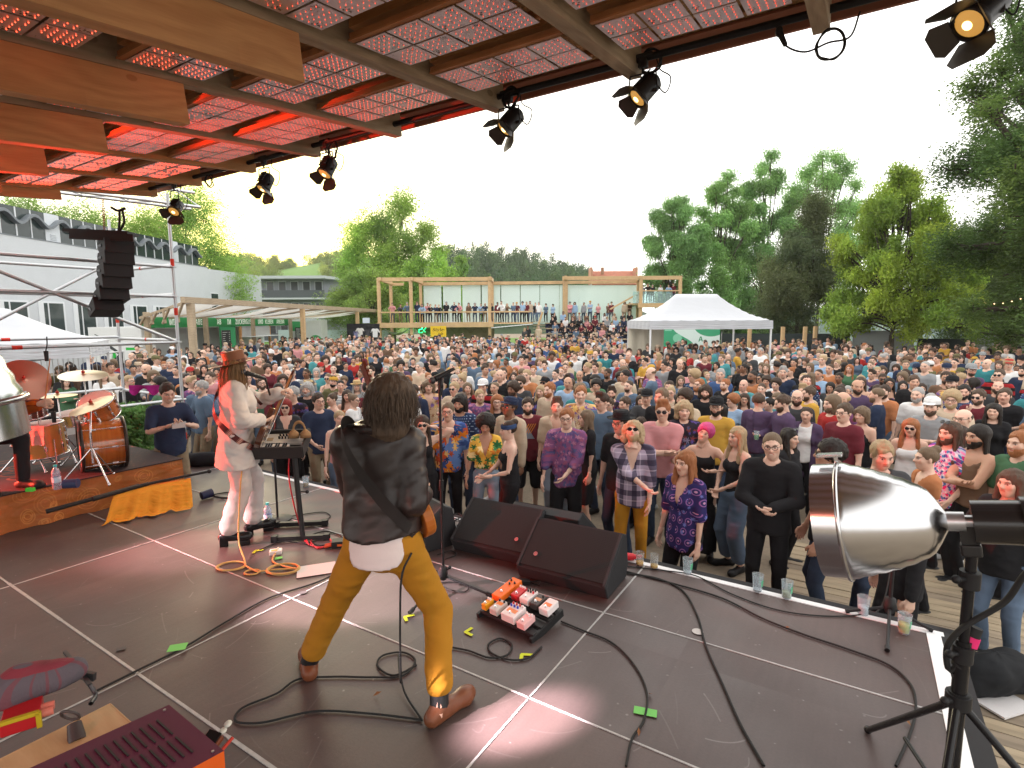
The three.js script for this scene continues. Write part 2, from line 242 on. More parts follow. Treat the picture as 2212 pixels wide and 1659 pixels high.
// ---------------------------------------------------------------- theatre lamps on the roof edge
const lampGlass = new THREE.MeshStandardMaterial({ color: C(0.5, 0.35, 0.15), emissive: C(1, 0.50, 0.10), emissiveIntensity: 0.42, roughness: 0.2 });
const bulbGlow = new THREE.MeshStandardMaterial({ color: C(1, 0.8, 0.5), emissive: C(1, 0.72, 0.30), emissiveIntensity: 3, roughness: 0.3 });
const doorMat = mat(0.045, 0.040, 0.036, 0.42, 0.3), lampBlack = mat(0.02, 0.02, 0.022, 0.45, 0.2);
function theatreLamp(pos, target, drop, label, size = 1, spread = 1) {
  const o = thing('theatre_lamp', label, 'stage lamp', pos, 0, 'theatre lamps along the roof edge');
  const h = new THREE.Group(); h.lookAt(target.clone().sub(pos)); h.updateMatrix(); const X = h.matrix;
  const put = (g) => merge([g]).clone().scale(size, size, size).applyMatrix4(X);
  const body = part('housing', [lathe([[0, -0.17], [0.05, -0.17], [0.082, -0.14], [0.088, 0.04], [0.098, 0.045], [0.098, 0.075], [0.079, 0.078]], 24).rotateX(Math.PI / 2), ...[0, 1, 2, 3, 4].map((i) => box(0.12, 0.012, 0.018, 0, 0.088, -0.14 + i * 0.032))].map((g) => put(g)), lampBlack, o);
  part('lens', put(lathe([[0.077, 0.062], [0.06, 0.074], [0.03, 0.084], [0, 0.087]], 24).rotateX(Math.PI / 2)), lampGlass, o);
  part('bulb_glow', put(lathe([[0.026, 0.0855], [0.015, 0.0890], [0, 0.0905]], 16).rotateX(Math.PI / 2)), bulbGlow, o);
  const doors = [[0, 0.62, 0.15, 0.14], [1, 0.95 * spread, 0.11, 0.12], [2, 0.55, 0.16, 0.14], [3, 0.9 * spread, 0.11, 0.12]];
  for (const [k, ang, w, l] of doors) {
    const g = extr([[-w * 0.6, 0], [w * 0.6, 0], [w * 0.85, l * 0.7], [w * 0.55, l], [-w * 0.55, l], [-w * 0.85, l * 0.7]], 0.002);
    g.rotateX(Math.PI / 2 - ang).translate(0, 0.082, 0.07); g.rotateZ(k * Math.PI / 2); part('barn_door', put(g), doorMat, o);
  }
  part('yoke', [rod(V(-0.115, 0, 0), V(-0.10, drop - 0.05, 0), 0.006), rod(V(0.115, 0, 0), V(0.10, drop - 0.05, 0), 0.006), rod(V(-0.10, drop - 0.05, 0), V(0.10, drop - 0.05, 0), 0.006), rod(V(0, drop - 0.05, 0), V(0, drop + 0.02, 0), 0.011), rod(V(-0.115, 0, 0), V(-0.08, 0, 0), 0.014), rod(V(0.115, 0, 0), V(0.08, 0, 0), 0.014)].map((g) => g.rotateY(STAGE_TURN)), lampBlack, o);
  part('clamp', [box(0.07, 0.09, 0.05, 0, drop + 0.035, 0, 0.01), box(0.16, 0.03, 0.06, 0, drop + 0.075, 0, 0.01)].map((g) => g.rotateY(STAGE_TURN)), lampBlack, o);
  part('cable', tube([V(0.02, 0.05, -0.12).applyMatrix4(X), V(0.16, -0.02, 0.05), V(0.2, drop * 0.55, 0.03), V(0.12, drop * 0.8, 0.04), V(0.1, drop + 0.06, 0)], 0.005), MB.rubber, o);
  const L = new THREE.SpotLight(C(1, 0.66, 0.34), 9, 0, 0.42, 0.7, 2); L.position.copy(V(0, 0, 0.10 * size).applyMatrix4(X)); L.target.position.copy(target.clone().sub(pos)); L.castShadow = true; L.shadow.radius = 2.5; o.add(L, L.target);
  return o;
}
{
  const aimAt = [ST(-6.5, 1.2, 1.0), ST(-6.2, 2.2, 1.0), ST(-5.2, 1.9, 1.0), ST(-4.6, 1.6, 1.0), ST(-4.0, 1.8, 1.0), ST(-2.6, 1.4, 0.9)];
  const spots = [[379, 452, 'lit black theatre lamp hanging at the corner above the scaffold pole'], [572, 400, 'small lit theatre lamp second along the roof edge from the scaffold'], [706, 367, 'lit theatre lamp against the sky, third along the roof edge'], [1099, 268, 'lit theatre lamp on the roof edge above the wooden gallery'], [1388, 200, 'lit theatre lamp on the roof edge right of the dangling beam end'], [2112, 34, 'large lit theatre lamp in front of the tall dark tree']];
  spots.forEach(([x, y, label], i) => { const p = onT(x, y, 4.25), top = ROOF(4.25) + 0.10; theatreLamp(p, aimAt[i], top - p.y - 0.06, label, i === 5 ? 1.05 : 0.9, i % 2 ? 0.8 : 1); });
  // loose ends: cable coils on the pipe, plug boxes
  const coil = (px, py, r, n, label, seed) => { const c = onT(px, py, 4.22), q = rng(seed), pts = []; for (let i = 0; i <= Math.round(n * 10); i++) { const a = i / 10 * Math.PI * 2; pts.push(c.clone().addScaledVector(AX, Math.cos(a) * r * (1 + 0.12 * q())).add(V(0, Math.sin(a) * r * (1.15 + 0.15 * q()) - r, 0)).addScaledVector(BX, q() * 0.05)); } return solo('cable_coil', tube(pts, 0.007, n * 48), MB.rubber, label, 'cable', 'cable coils on the light pipe'); };
  coil(1795, 65, 0.075, 2.6, 'loop of black cable dangling below the bare roof beam end', 3);
  coil(1100, 190, 0.07, 3, 'coil of black cable on the pipe above the gallery lamp', 4); coil(715, 308, 0.07, 3, 'coil of black cable on the pipe above the third lamp', 5);
  coil(447, 378, 0.07, 2, 'coil of black cable near the scaffold end of the pipe', 6); coil(1405, 108, 0.07, 3, 'coil of black cable on the pipe beside the fifth roof lamp', 7);
  const a = onT(1683, 68, 4.22), b = onT(1697, 98, 4.22), c2 = onT(1740, 112, 4.22), d2 = onT(1790, 92, 4.22), e2 = onT(1835, 80, 4.22), f2 = onT(1858, 25, 4.22);
  const pl = thing('plug_lead', 'black power plug hanging on its lead from the roof pipe', 'plug', [0, 0, 0]); part('lead', tube([onT(1677, 58, 4.25), a, b, c2, d2, e2, f2], 0.006, 60), MB.rubber, pl); part('plug', rod(a, b, 0.02, 0.014), MB.rubber, pl); part('socket', ball(0.024).scale(1, 1.5, 1).translate(a.x, a.y, a.z), MB.rubber, pl);
}
// ---------------------------------------------------------------- stage spotlights outside the frame: their pools and red wash are seen on floor, drums and clothes
function parCan(pos, target, color, power, angle, pen, label, soft = 3) {
  const o = thing('stage_spotlight', label, 'spotlight', pos, 0, 'spotlights behind the view'); const h = new THREE.Group(); h.lookAt(target.clone().sub(pos)); h.updateMatrix();
  part('can', lathe([[0, -0.25], [0.07, -0.25], [0.1, -0.12], [0.1, 0.1], [0.094, 0.1], [0.094, 0]], 20).rotateX(Math.PI / 2).applyMatrix4(h.matrix), lampBlack, o);
  part('lens', lathe([[0.094, 0.02], [0, 0.03]], 20).rotateX(Math.PI / 2).applyMatrix4(h.matrix), new THREE.MeshStandardMaterial({ color, emissive: color, emissiveIntensity: 3 }), o);
  part('yoke', bar(V(0, 0.1, 0), V(0, 0.35, 0), 0.03, 0.006), lampBlack, o);
  const L = new THREE.SpotLight(color, power, 0, angle, pen, 2); L.position.copy(V(0, 0, 0.12).applyMatrix4(h.matrix)); L.target.position.copy(target.clone().sub(pos)); L.castShadow = true; L.shadow.radius = soft; o.add(L, L.target);
}
parCan(ST(-3.4, -1.2, 3.55), onStage(1130, 1555), C(1, 0.80, 0.86), 1100, 0.05, 0.5, 'spotlight under the roof making the small round floor pool');
parCan(ST(-6.4, -0.9, 3.4), onStage(770, 1290), C(1, 0.80, 0.84), 620, 0.085, 0.4, 'spotlight under the roof lighting the guitarist from behind');
parCan(ST(-7.6, -1.2, 3.4), onStage(470, 1178), C(1, 0.62, 0.64), 300, 0.12, 0.6, 'spotlight under the roof lighting the hatted singer from behind');
parCan(ST(-9.4, -0.5, 2.0), ST(-5.8, 2.4, 1.75), C(1, 0.05, 0.02), 380, 0.36, 0.8, 'red wash light beside the drum riser');
parCan(ST(-9.0, -1.8, 2.4), ST(-6.2, 1.6, 4.3), C(1, 0.05, 0.02), 480, 0.19, 0.8, 'red wash light aimed up at the roof beams');
parCan(ST(-1.5, -2.5, 3.5), ST(-1.6, 4.8, 1.4), C(1, 0.22, 0.14), 10, 0.6, 0.9, 'red wash light aimed at the front rows', 5);
// ================================================================ ground
{
  const m = matT(tex(512, 8, (u, v) => { const s = 0.85 + 0.5 * fbm(u * 1.5, v * 1.5, 5, 4) + 0.15 * N3.noise(u * 22, v * 22, 3); return [0.27 * s, 0.215 * s, 0.155 * s]; }), 0.95);
  const g = new THREE.PlaneGeometry(1600, 1600, 4, 4).rotateX(-Math.PI / 2); const u = g.attributes.uv; for (let i = 0; i < u.count; i++) u.setXY(i, g.attributes.position.getX(i), g.attributes.position.getZ(i));
  const o = part('ground', g, m, scene); o.userData.kind = 'structure';
  const lawn = part('lawn', new THREE.CircleGeometry(1, 40).rotateX(-Math.PI / 2).scale(60, 1, 26).translate(2, 0.006, -66), mat(0.10, 0.19, 0.035, 0.95), scene); lawn.userData.kind = 'structure';
}
// weathered plank deck beside and in front of the stage
const deck = struct('plank_deck', [0, 0, 0], STAGE_TURN);
{
  const r = rng(31), ms = [0, 1, 2].map((i) => { const m = MW.weathered.clone(); m.color = [C(1, 0.95, 0.9), C(0.82, 0.78, 0.76), C(1.15, 1.1, 1.0)][i]; return m; });
  for (let k = 0; k < 26; k++) { const g = box(2.5, 0.04, 0.138, 0, 0, 0, 0.004); const s0 = -0.6; for (let j = 0; j < 2; j++) { const m = part('deck_plank', g, pick(ms, r), deck); m.position.set(s0 + 1.25 + j * 2.51 + rr(-0.02, 0.02, r), 0.035 + rr(0, 0.008, r), -7.6 + k * 0.146); m.rotation.z = rr(-0.003, 0.003, r); } }
}
scene.fog = new THREE.FogExp2(new THREE.Color().setRGB(0.9, 0.92, 0.95), 0.00032);
// ================================================================ far hills
function terrain(name, rows, m) { const o = part(name, sheet(rows), m, scene); o.userData.kind = 'structure'; return o; }
const meadow = matT(tex(256, 60, (u, v) => { const s = 0.8 + 0.6 * fbm(u * 0.2, v * 0.2, 4, 4); return [0.13 * s, 0.25 * s, 0.035 * s]; }), 0.95), woodFloor = mat(0.03, 0.055, 0.022, 0.95);
const LEFT_RIDGE = [[300, 604], [420, 590], [520, 578], [600, 583], [680, 570], [740, 560], [800, 556], [900, 560], [1010, 580]], RIGHT_RIDGE = [[880, 620], [960, 578], [1010, 570], [1080, 576], [1150, 586], [1210, 600], [1262, 622], [1330, 650], [1420, 685]];
function hill(name, ridge, dr, df, m) { const rows = ridge.map(([x, y]) => { const top = atZ(x, y, dr), col = []; for (let i = 0; i <= 8; i++) { const k = i / 8, z = -lerp(df, dr, k), hh = top.y * Math.pow(k, 1.15); col.push(V(top.x * lerp(df, dr, k) / dr * 1.0, hh, z)); } col.push(V(top.x * 1.1, top.y * 0.8, -dr * 1.15)); return col; }); return terrain(name, rows, m); }
hill('meadow_hill', LEFT_RIDGE, 330, 130, meadow); hill('wooded_hill', RIGHT_RIDGE, 270, 120, woodFloor);
// ================================================================ foliage
function leafClump(seed, n, size, spread) { const r = rng(seed), pos = [], nor = [], idx = []; for (let i = 0; i < n; i++) {
  const c = V(r() - 0.5, r() - 0.5, r() - 0.5).multiplyScalar(spread), q = new THREE.Quaternion().setFromEuler(new THREE.Euler(rr(-1.1, 1.1, r), r() * 6.28, rr(-1.1, 1.1, r))), l = size * rr(0.7, 1.25, r), w = l * 0.42;
  const pts = [V(-l / 2, 0, 0), V(0, l * 0.06, -w / 2), V(l / 2, -l * 0.05, 0), V(0, l * 0.06, w / 2)].map((p) => p.applyQuaternion(q).add(c)), nn = V(0, 1, 0).applyQuaternion(q).lerp(c.clone().normalize(), 0.45).normalize(), o = pos.length / 3;
  for (const p of pts) { pos.push(p.x, p.y, p.z); nor.push(nn.x, nn.y, nn.z); } idx.push(o, o + 1, o + 2, o, o + 2, o + 3); }
  const g = new THREE.BufferGeometry(); g.setAttribute('position', new THREE.Float32BufferAttribute(pos, 3)); g.setIndex(idx); const q = g.toNonIndexed(); q.computeVertexNormals(); return q; }
const leafMat = new THREE.MeshPhysicalMaterial({ color: C(1, 1, 1), roughness: 0.9, transmission: 0.42, thickness: 0, side: THREE.DoubleSide, specularIntensity: 0.25 });
const bark = matT(tex(128, 0.6, (u, v) => { const s = 0.8 + 0.7 * fbm(u * 20, v * 5, 2, 3); return [0.075 * s, 0.058 * s, 0.044 * s]; }), 0.95);
const clumps = new Map(); const clumpOf = (n, size, spread) => { const k = [n, size, spread].join(); if (!clumps.has(k)) clumps.set(k, leafClump(9 + clumps.size, n, size, spread)); return clumps.get(k); };
function scatter(name, geo, list, parent) {                            // list of [point, scale, colour]
  const im = new THREE.InstancedMesh(geo, leafMat, list.length), m = M4(), q = new THREE.Quaternion(), e = new THREE.Euler(), r = rng(list.length + 3);
  list.forEach(([p, s, c], i) => { e.set(rr(-0.5, 0.5, r), r() * 6.28, rr(-0.5, 0.5, r)); m.compose(p, q.setFromEuler(e), V(s, s, s)); im.setMatrixAt(i, m); im.setColorAt(i, c); });
  im.name = name; im.castShadow = im.receiveShadow = true; im.userData.kind = 'stuff'; parent.add(im); return im;
}
const tmpC = (c, k, y) => C(c[0] * k * (1 + y) * 2.5, c[1] * k * (1 + y * 0.5) * 2.5, c[2] * k * 2.4);
// blobs: [dx, y, dz, r, ry] in metres from the base
function tree(name, label, base, blobs, col, o = {}) {
  const { n = 3000, leaf = 0.16, per = 8, spread = 0.55, seed = 1, trunk = 0.22, group, lean = 0, warm = 0.25, trunkTop = 0.55, fill = 0.55 } = o, r = rng(seed * 7919), t = thing(name, label, 'tree', base, 0, group);
  const topY = Math.max(...blobs.map((b) => b[1])), limbs = [];
  const fork = V(lean, topY * trunkTop * 0.55, 0);
  limbs.push(tube([V(0, -0.1, 0), V(lean * 0.3, fork.y * 0.5, 0.05), fork, V(lean * 1.3, topY * 0.8, 0)], trunk * 0.55, 14, 7));
  const tg = part('trunk', [rod(V(0, -0.1, 0), V(lean * 0.5, fork.y * 0.7, 0), trunk, trunk * 0.62, 9), limbs[0]], bark, t);
  const br = []; for (const b of blobs) { const e = V(b[0], b[1], b[2]), s0 = V(lean * 0.8, Math.min(fork.y + rr(-0.1, 0.4, r) * topY * 0.4, b[1] - 0.2), 0); br.push(tube([s0, mixV(s0, e, 0.5).add(V(rr(-0.3, 0.3, r), rr(0, 0.5, r), rr(-0.3, 0.3, r))), e], trunk * 0.22, 8, 5)); for (let k = 0; k < 3; k++) { const q = e.clone().add(V(rr(-1, 1, r), rr(-0.5, 1, r), rr(-1, 1, r)).multiplyScalar(b[3] * 0.7)); br.push(tube([mixV(s0, e, 0.7), mixV(e, q, 0.5), q], trunk * 0.09, 6, 4)); } }
  part('limb', br, bark, t);
  const vol = blobs.map((b) => b[3] * b[3] * (b[4] || b[3])), tot = vol.reduce((a, b) => a + b), list = [];
  blobs.forEach((b, i) => { const k = Math.round(1.7 * n * vol[i] / tot), ry = b[4] || b[3];
    const sub = []; for (let q = 0; q < 9; q++) { const d = V(rr(-1, 1, r), rr(-1, 1, r), rr(-1, 1, r)).normalize(); sub.push(V(b[0] + d.x * b[3] * 0.62, b[1] + d.y * ry * 0.62, b[2] + d.z * b[3] * 0.62)); }
    const tint = rr(0.8, 1.2, r), wy = rr(-0.1, 1, r) * warm;
    for (let j = 0; j < k; j++) { const d = V(r() + r() + r() - 1.5, r() + r() + r() - 1.5, r() + r() + r() - 1.5); d.normalize().multiplyScalar(Math.pow(r(), fill)); const c = r() < 0.6 ? pick(sub, r) : V(b[0], b[1], b[2]), f = c === undefined ? 1 : (r() < 0.6 ? 0.52 : 1.0);
      const p = V(c.x + d.x * b[3] * f, c.y + d.y * ry * f, c.z + d.z * b[3] * f); if (p.y < 0.4) continue; list.push([p, rr(0.7, 1.25, r), tmpC(col, tint * rr(0.78, 1.25, r), wy + rr(-0.08, 0.15, r))]); } });
  scatter('crown', clumpOf(per, leaf, spread), list, t); return t;
}
function forest(name, label, pts, col, size, leaf, seed) { const r = rng(seed), list = []; for (const [p, h, w, conical] of pts) { const k = Math.round(size * rr(0.8, 1.2, r)), tint = rr(0.65, 1.3, r), y = rr(-0.1, 0.35, r); for (let j = 0; j < k; j++) { const v = Math.pow(r(), 0.8), a = r() * 6.28, rad = w * (conical ? (1 - v) : Math.sqrt(Math.max(0.02, 1 - Math.pow(2 * v - 0.9, 2)))) * Math.sqrt(r()); list.push([V(p.x + Math.cos(a) * rad, p.y + h * (0.12 + 0.88 * v), p.z + Math.sin(a) * rad), rr(0.8, 1.3, r), tmpC(col, tint * rr(0.8, 1.2, r), y)]); } }
  const g = new THREE.Group(); g.name = numbered(name); g.userData.kind = 'stuff'; tag(g, label, 'forest'); scene.add(g); scatter('foliage', clumpOf(9, leaf, leaf * 3), list, g); return g; }
{
  const r = rng(88), ridgeAt = (ridge, x) => { for (let i = 0; i < ridge.length - 1; i++) if (x <= ridge[i + 1][0]) { const k = (x - ridge[i][0]) / (ridge[i + 1][0] - ridge[i][0]); return lerp(ridge[i][1], ridge[i + 1][1], k); } return ridge[ridge.length - 1][1]; };
  let pts = []; for (let i = 0; i < 95; i++) { const x = rr(470, 760, r), gap = x > 625 && x < 665; if (gap && r() < 0.8) continue; const back = r(), p = atZ(x, ridgeAt(LEFT_RIDGE, x) + 4, 330 + back * 20); p.y -= 1.5; pts.push([p, x < 600 ? rr(7, 12, r) : rr(4, 8.5, r), rr(3, 5.5, r), r() < 0.25]); }
  for (let i = 0; i < 36; i++) { const x = rr(470, 595, r), k = rr(0.45, 0.95, r), top = atZ(x, ridgeAt(LEFT_RIDGE, x), 330); pts.push([V(top.x * lerp(130, 330, k) / 330, top.y * Math.pow(k, 1.15) - 1, -lerp(130, 330, k)), rr(6, 10, r), rr(3, 5, r), false]); }
  for (let i = 0; i < 26; i++) { const x = rr(690, 760, r), k = rr(0.6, 0.95, r), top = atZ(x, ridgeAt(LEFT_RIDGE, x), 330); pts.push([V(top.x * lerp(130, 330, k) / 330, top.y * Math.pow(k, 1.15) - 1, -lerp(130, 330, k)), rr(3, 6, r), rr(2, 3.5, r), false]); }
  forest('ridge_trees', 'row of trees along the top of the green meadow hill', pts, [0.10, 0.13, 0.03], 55, 0.8, 3);
  pts = []; for (let i = 0; i < 300; i++) { const x = rr(940, 1275, r), k = Math.pow(r(), 0.45), top = atZ(x, ridgeAt(RIGHT_RIDGE, x), 270), d = lerp(120, 270, k); pts.push([V(top.x * d / 270, top.y * Math.pow(k, 1.15) - 2, -d), rr(7, 13, r), rr(2.6, 4.6, r), r() < 0.5]); }
  forest('wooded_slope', 'dark green forest covering the distant hill behind the gallery', pts, [0.035, 0.062, 0.026], 60, 0.75, 4);
}
const crown = (w, h0, h1, k, seed, o = {}) => { const r = rng(seed), out = []; for (let i = 0; i < k; i++) { const v = i / (k - 1), a = i * 2.4 + r(), prof = o.cone ? (1 - v * 0.85) : Math.sin(Math.PI * (0.16 + 0.74 * v)), rad = w * prof * (0.35 + 0.45 * r()); out.push([Math.cos(a) * rad, lerp(h0, h1, v) + rr(-0.5, 0.5, r), Math.sin(a) * rad * 0.8, (o.blob || 0.30) * w * rr(0.75, 1.25, r) * (0.55 + 0.6 * prof)]); } return out; };
const cloud = (tiers, br, seed) => { const r = rng(seed), out = []; for (const [x, y, rad, hy, n] of tiers) for (let i = 0; i < n; i++) { const a = i * 2.4 + r(), q = rad * Math.sqrt(rr(0.12, 1, r)); out.push([x + Math.cos(a) * q, y + rr(-hy, hy, r) - q * 0.12, Math.sin(a) * q, br * rr(0.65, 1.35, r)]); } return out; };
{
  const at = (px, d) => { const p = atZ(px, 700, d); p.y = 0; return p; };
  tree('ash_tree', 'broad light green tree standing behind the gallery\'s left end', at(850, 62), [[-4.3, 10, 0, 2.3], [-1.2, 13.2, 0, 2.7], [1.6, 15, 1, 1.8, 2.3], [4, 12.4, 0, 1.7], [2.2, 11, 1, 2.2], [-3.2, 12.2, 1, 1.8], [-0.6, 9.6, 1, 2.5], [-5.2, 8.2, 0, 1.3], [5.2, 10.4, 0, 1.4], [0.4, 7, 2, 2.6], [-3, 6.2, 1, 2.2]], [0.115, 0.185, 0.045], { n: 5200, leaf: 0.26, spread: 0.8, seed: 2, trunk: 0.3, fill: 0.7 });
  tree('willow_tree', 'dense darker tree with low crown behind the pergola end', at(800, 54), crown(4.6, 1.2, 7.2, 24, 5, { blob: 0.27 }), [0.085, 0.135, 0.035], { n: 5200, leaf: 0.22, spread: 0.7, seed: 3 });
  tree('bushy_tree', 'bushy bright green tree rising behind the gallery\'s glass wall', at(935, 60), crown(4.4, 2, 9.8, 24, 8, { blob: 0.25 }), [0.10, 0.175, 0.04], { n: 4800, leaf: 0.24, spread: 0.75, seed: 4 });
  tree('feathery_tree', 'thin feathery tree beside the bushy tree on the gallery', at(1000, 70), crown(3.0, 3, 10.4, 10, 11, { blob: 0.36, cone: true }), [0.085, 0.15, 0.042], { n: 2200, leaf: 0.24, spread: 0.75, seed: 5, fill: 0.8 });
  tree('maple_tree', 'leafy green tree above the white building\'s wavy roof', at(385, 52), [[-2, 11, 0, 3.2], [1.6, 12.6, 0, 3], [3.6, 9.4, 0, 2.6], [-5, 10, 0, 3], [0, 8.6, 0, 3.2], [4.8, 6.8, 0, 2.4], [5.6, 5, 0, 1.8], [-8, 11.4, 0, 3], [-11, 11.8, 1, 3], [-14, 12.3, 1, 2.8], [-17.5, 13, 2, 2.6]], [0.10, 0.165, 0.04], { n: 9000, leaf: 0.22, spread: 0.7, seed: 6, trunk: 0.3 });
  const ash = [[1450, 50, 3.2, 14.6, 'slender ash tree leftmost of the row behind the white tent'], [1550, 52, 3.6, 16.4, 'second ash tree of the row behind the white tent'], [1640, 54, 3.9, 18.6, 'tall ash tree with bare lower trunk behind the white tent'], [1765, 56, 5.4, 20.0, 'widest and tallest ash tree behind the grey green tree']];
  ash.forEach(([px, d, w, h, label], i) => tree('ash_tree', label, at(px, d), crown(w * 1.05, h * 0.26, h - 0.9, 30, 20 + i, { blob: 0.2 }), [[0.08, 0.15, 0.055], [0.09, 0.165, 0.055], [0.082, 0.155, 0.055], [0.095, 0.17, 0.06]][i], { n: 5200, leaf: 0.24, spread: 0.85, seed: 30 + i, trunk: 0.2, fill: 0.72, warm: 0.12, group: 'ash trees behind the white tent' }));
  tree('oak_tree', 'dark grey green tree between the tent and the yellowing tree', at(1722, 37), crown(3.0, 1.6, 8.6, 15, 44, { blob: 0.36 }).concat([[0.8, 9.6, 0, 1.1, 1.6], [1.6, 6.4, 0, 1.4]]), [0.052, 0.07, 0.036], { n: 7600, leaf: 0.15, spread: 0.55, seed: 40, warm: 0.3 });
  tree('lime_tree', 'yellowing green tree with dark trunk at the right', at(1928, 30), cloud([[0, 10.6, 0.6, 1.3, 5], [0, 8.6, 1.7, 1.2, 12], [-0.2, 6.6, 2.8, 1.2, 18], [0.1, 4.9, 3.6, 1.0, 22], [0, 3.4, 3.9, 0.7, 18]], 0.62, 51), [0.098, 0.150, 0.028], { n: 9000, leaf: 0.17, spread: 0.5, seed: 41, warm: 0.42, trunk: 0.19, trunkTop: 0.5 });
  tree('beech_tree', 'huge dark tree filling the right edge of the view', at(2345, 20), cloud([[0, 14, 3.6, 2, 26], [0, 10.5, 4.4, 2, 34], [0, 7.5, 4.2, 1.6, 30], [0.2, 5, 3.6, 1.4, 24], [-0.5, 3.2, 3.0, 0.8, 12]], 0.85, 52), [0.042, 0.075, 0.024], { n: 15000, leaf: 0.16, spread: 0.5, seed: 42, warm: 0.35, trunk: 0.3, per: 9 });
  tree('chestnut_tree', 'dark shaded tree behind the yellowing tree and the fence', at(2090, 38), crown(4.6, 1.8, 9.2, 14, 71, { blob: 0.36 }), [0.04, 0.066, 0.026], { n: 6400, leaf: 0.17, spread: 0.6, seed: 43 });
  tree('hornbeam_tree', 'low dark tree behind the fence below the huge tree', at(2230, 33), crown(3.8, 1.8, 7.0, 10, 73, { blob: 0.4 }), [0.036, 0.058, 0.022], { n: 4500, leaf: 0.16, spread: 0.6, seed: 44 });
  tree('hazel_tree', 'small shrubby tree among the ash trunks behind the tent', at(1600, 58), crown(7.5, 0.8, 5.5, 14, 75, { blob: 0.34 }), [0.05, 0.098, 0.035], { n: 5200, leaf: 0.22, spread: 0.7, seed: 45 });
}
// ================================================================ long white building with wavy roof
{
  const TOP = 7.5, p0 = onY(0, 505, TOP), p1 = onY(448, 578, TOP), p2 = onY(560, 594, TOP), dir = p1.clone().sub(p0).setY(0).normalize(), L = p0.clone().setY(0).distanceTo(p1.clone().setY(0)) + 14, nrm = V(-dir.z, 0, dir.x);
  const o = thing('white_building', 'long white rendered building with wavy roof and clerestory windows', 'building', V(p1.x, 0, p1.z), Math.atan2(-dir.z, dir.x)); // local x along the wall to its far end, local +z outward
  const pl = matT(T.plaster, 0.85), frame = mat(0.62, 0.65, 0.68, 0.5), dark = new THREE.MeshPhysicalMaterial({ color: C(0.03, 0.045, 0.045), roughness: 0.08, side: THREE.DoubleSide }), pale = mat(0.58, 0.62, 0.66, 0.6), zinc = mat(0.16, 0.18, 0.20, 0.5, 0.3);
  part('wall', [box(L, TOP, 0.4, -L / 2, TOP / 2, -0.2), box(L, 0.5, 6, -L / 2, TOP - 0.3, -3.3)], pl, o); part('parapet_cap', box(L, 0.05, 0.5, -L / 2, TOP + 0.025, -0.22), zinc, o);
  o.updateMatrixWorld(); const e = o.worldToLocal(p2.clone().setY(0)); part('end_wall', [bar(V(0.0, TOP / 2 - 0.05, -0.2), V(e.x, TOP / 2 - 0.05, e.z), 0.3, TOP - 0.1)], pl, o);
  const w2 = part('window', [bar(mixV(V(0, 4.4, -0.2), V(e.x, 4.4, e.z), 0.03), mixV(V(0, 4.4, -0.2), V(e.x, 4.4, e.z), 0.16), 0.36, 2.0)], frame, o); part('pane', [bar(mixV(V(0, 4.9, -0.2), V(e.x, 4.9, e.z), 0.04), mixV(V(0, 4.9, -0.2), V(e.x, 4.9, e.z), 0.15), 0.40, 0.85), bar(mixV(V(0, 3.9, -0.2), V(e.x, 3.9, e.z), 0.04), mixV(V(0, 3.9, -0.2), V(e.x, 3.9, e.z), 0.15), 0.40, 0.85)], dark, w2);
  const P = 1.85, n = Math.floor(L / P), back = -0.9;
  for (let k = 0; k < n; k++) {
    const x = -P * (k + 0.5) - 0.2, rows = [];
    for (let i = 0; i <= 10; i++) { const u = i / 10, yy = TOP + 1.2 + 0.27 * Math.cos((u - 0.5) * 2 * Math.PI), col = []; for (const z of [-0.25, -1, -3.5, -6]) col.push(V(x + (u - 0.5) * P, yy + (z + 0.25) * -0.02, z)); rows.push(col); }
    const a = sheet(rows), b = sheet(rows.map((c) => c.map((p) => p.clone().add(V(0, -0.16, 0))))), f = sheet(rows.map((c) => [c[0].clone(), c[0].clone().add(V(0, -0.16, 0))])); part('roof_wave', [a, b, f], zinc, o);
    const kind = k % 3, h = 1.05; const glz = dark;
    const wf = part('clerestory_frame', [box(0.08, 1.7, 0.08, x - P / 2, TOP + 0.85, back + 0.3), box(0.06, 1.7, 0.08, x, TOP + 0.85, back + 0.3), box(P, 0.08, 0.08, x, TOP + 0.08, back + 0.3)], frame, o);
    if (kind === 1) { part('vent_panel', box(P * 0.46, 1.72, 0.04, x - P * 0.25, TOP + 0.86, back + 0.32), pale, o); for (let q = 0; q < 4; q++) part('louvre', box(P * 0.22, 0.03, 0.05, x - P * 0.25, TOP + 0.25 + q * 0.09, back + 0.36), frame, o); } else part('pane', box(P * 0.46, 1.72, 0.02, x - P * 0.25, TOP + 0.86, back + 0.3), glz, wf);
    part('pane', box(P * 0.46, 1.72, 0.02, x + P * 0.25, TOP + 0.86, back + 0.3), glz, wf);
  }
  for (let k = 0; k < 8; k++) { const x = -L + 9.6 + k * 2.35; const w = part('window', box(1.75, 2.5, 0.08, x, 2.85, 0.01), frame, o); part('pane', box(1.28, 2.3, 0.04, x + 0.1, 2.85, 0.045), dark, w); part('mullion', box(0.07, 2.3, 0.06, x - 0.28, 2.85, 0.06), frame, w); part('sill', box(1.9, 0.07, 0.22, x, 1.56, 0.1), frame, w); }
}
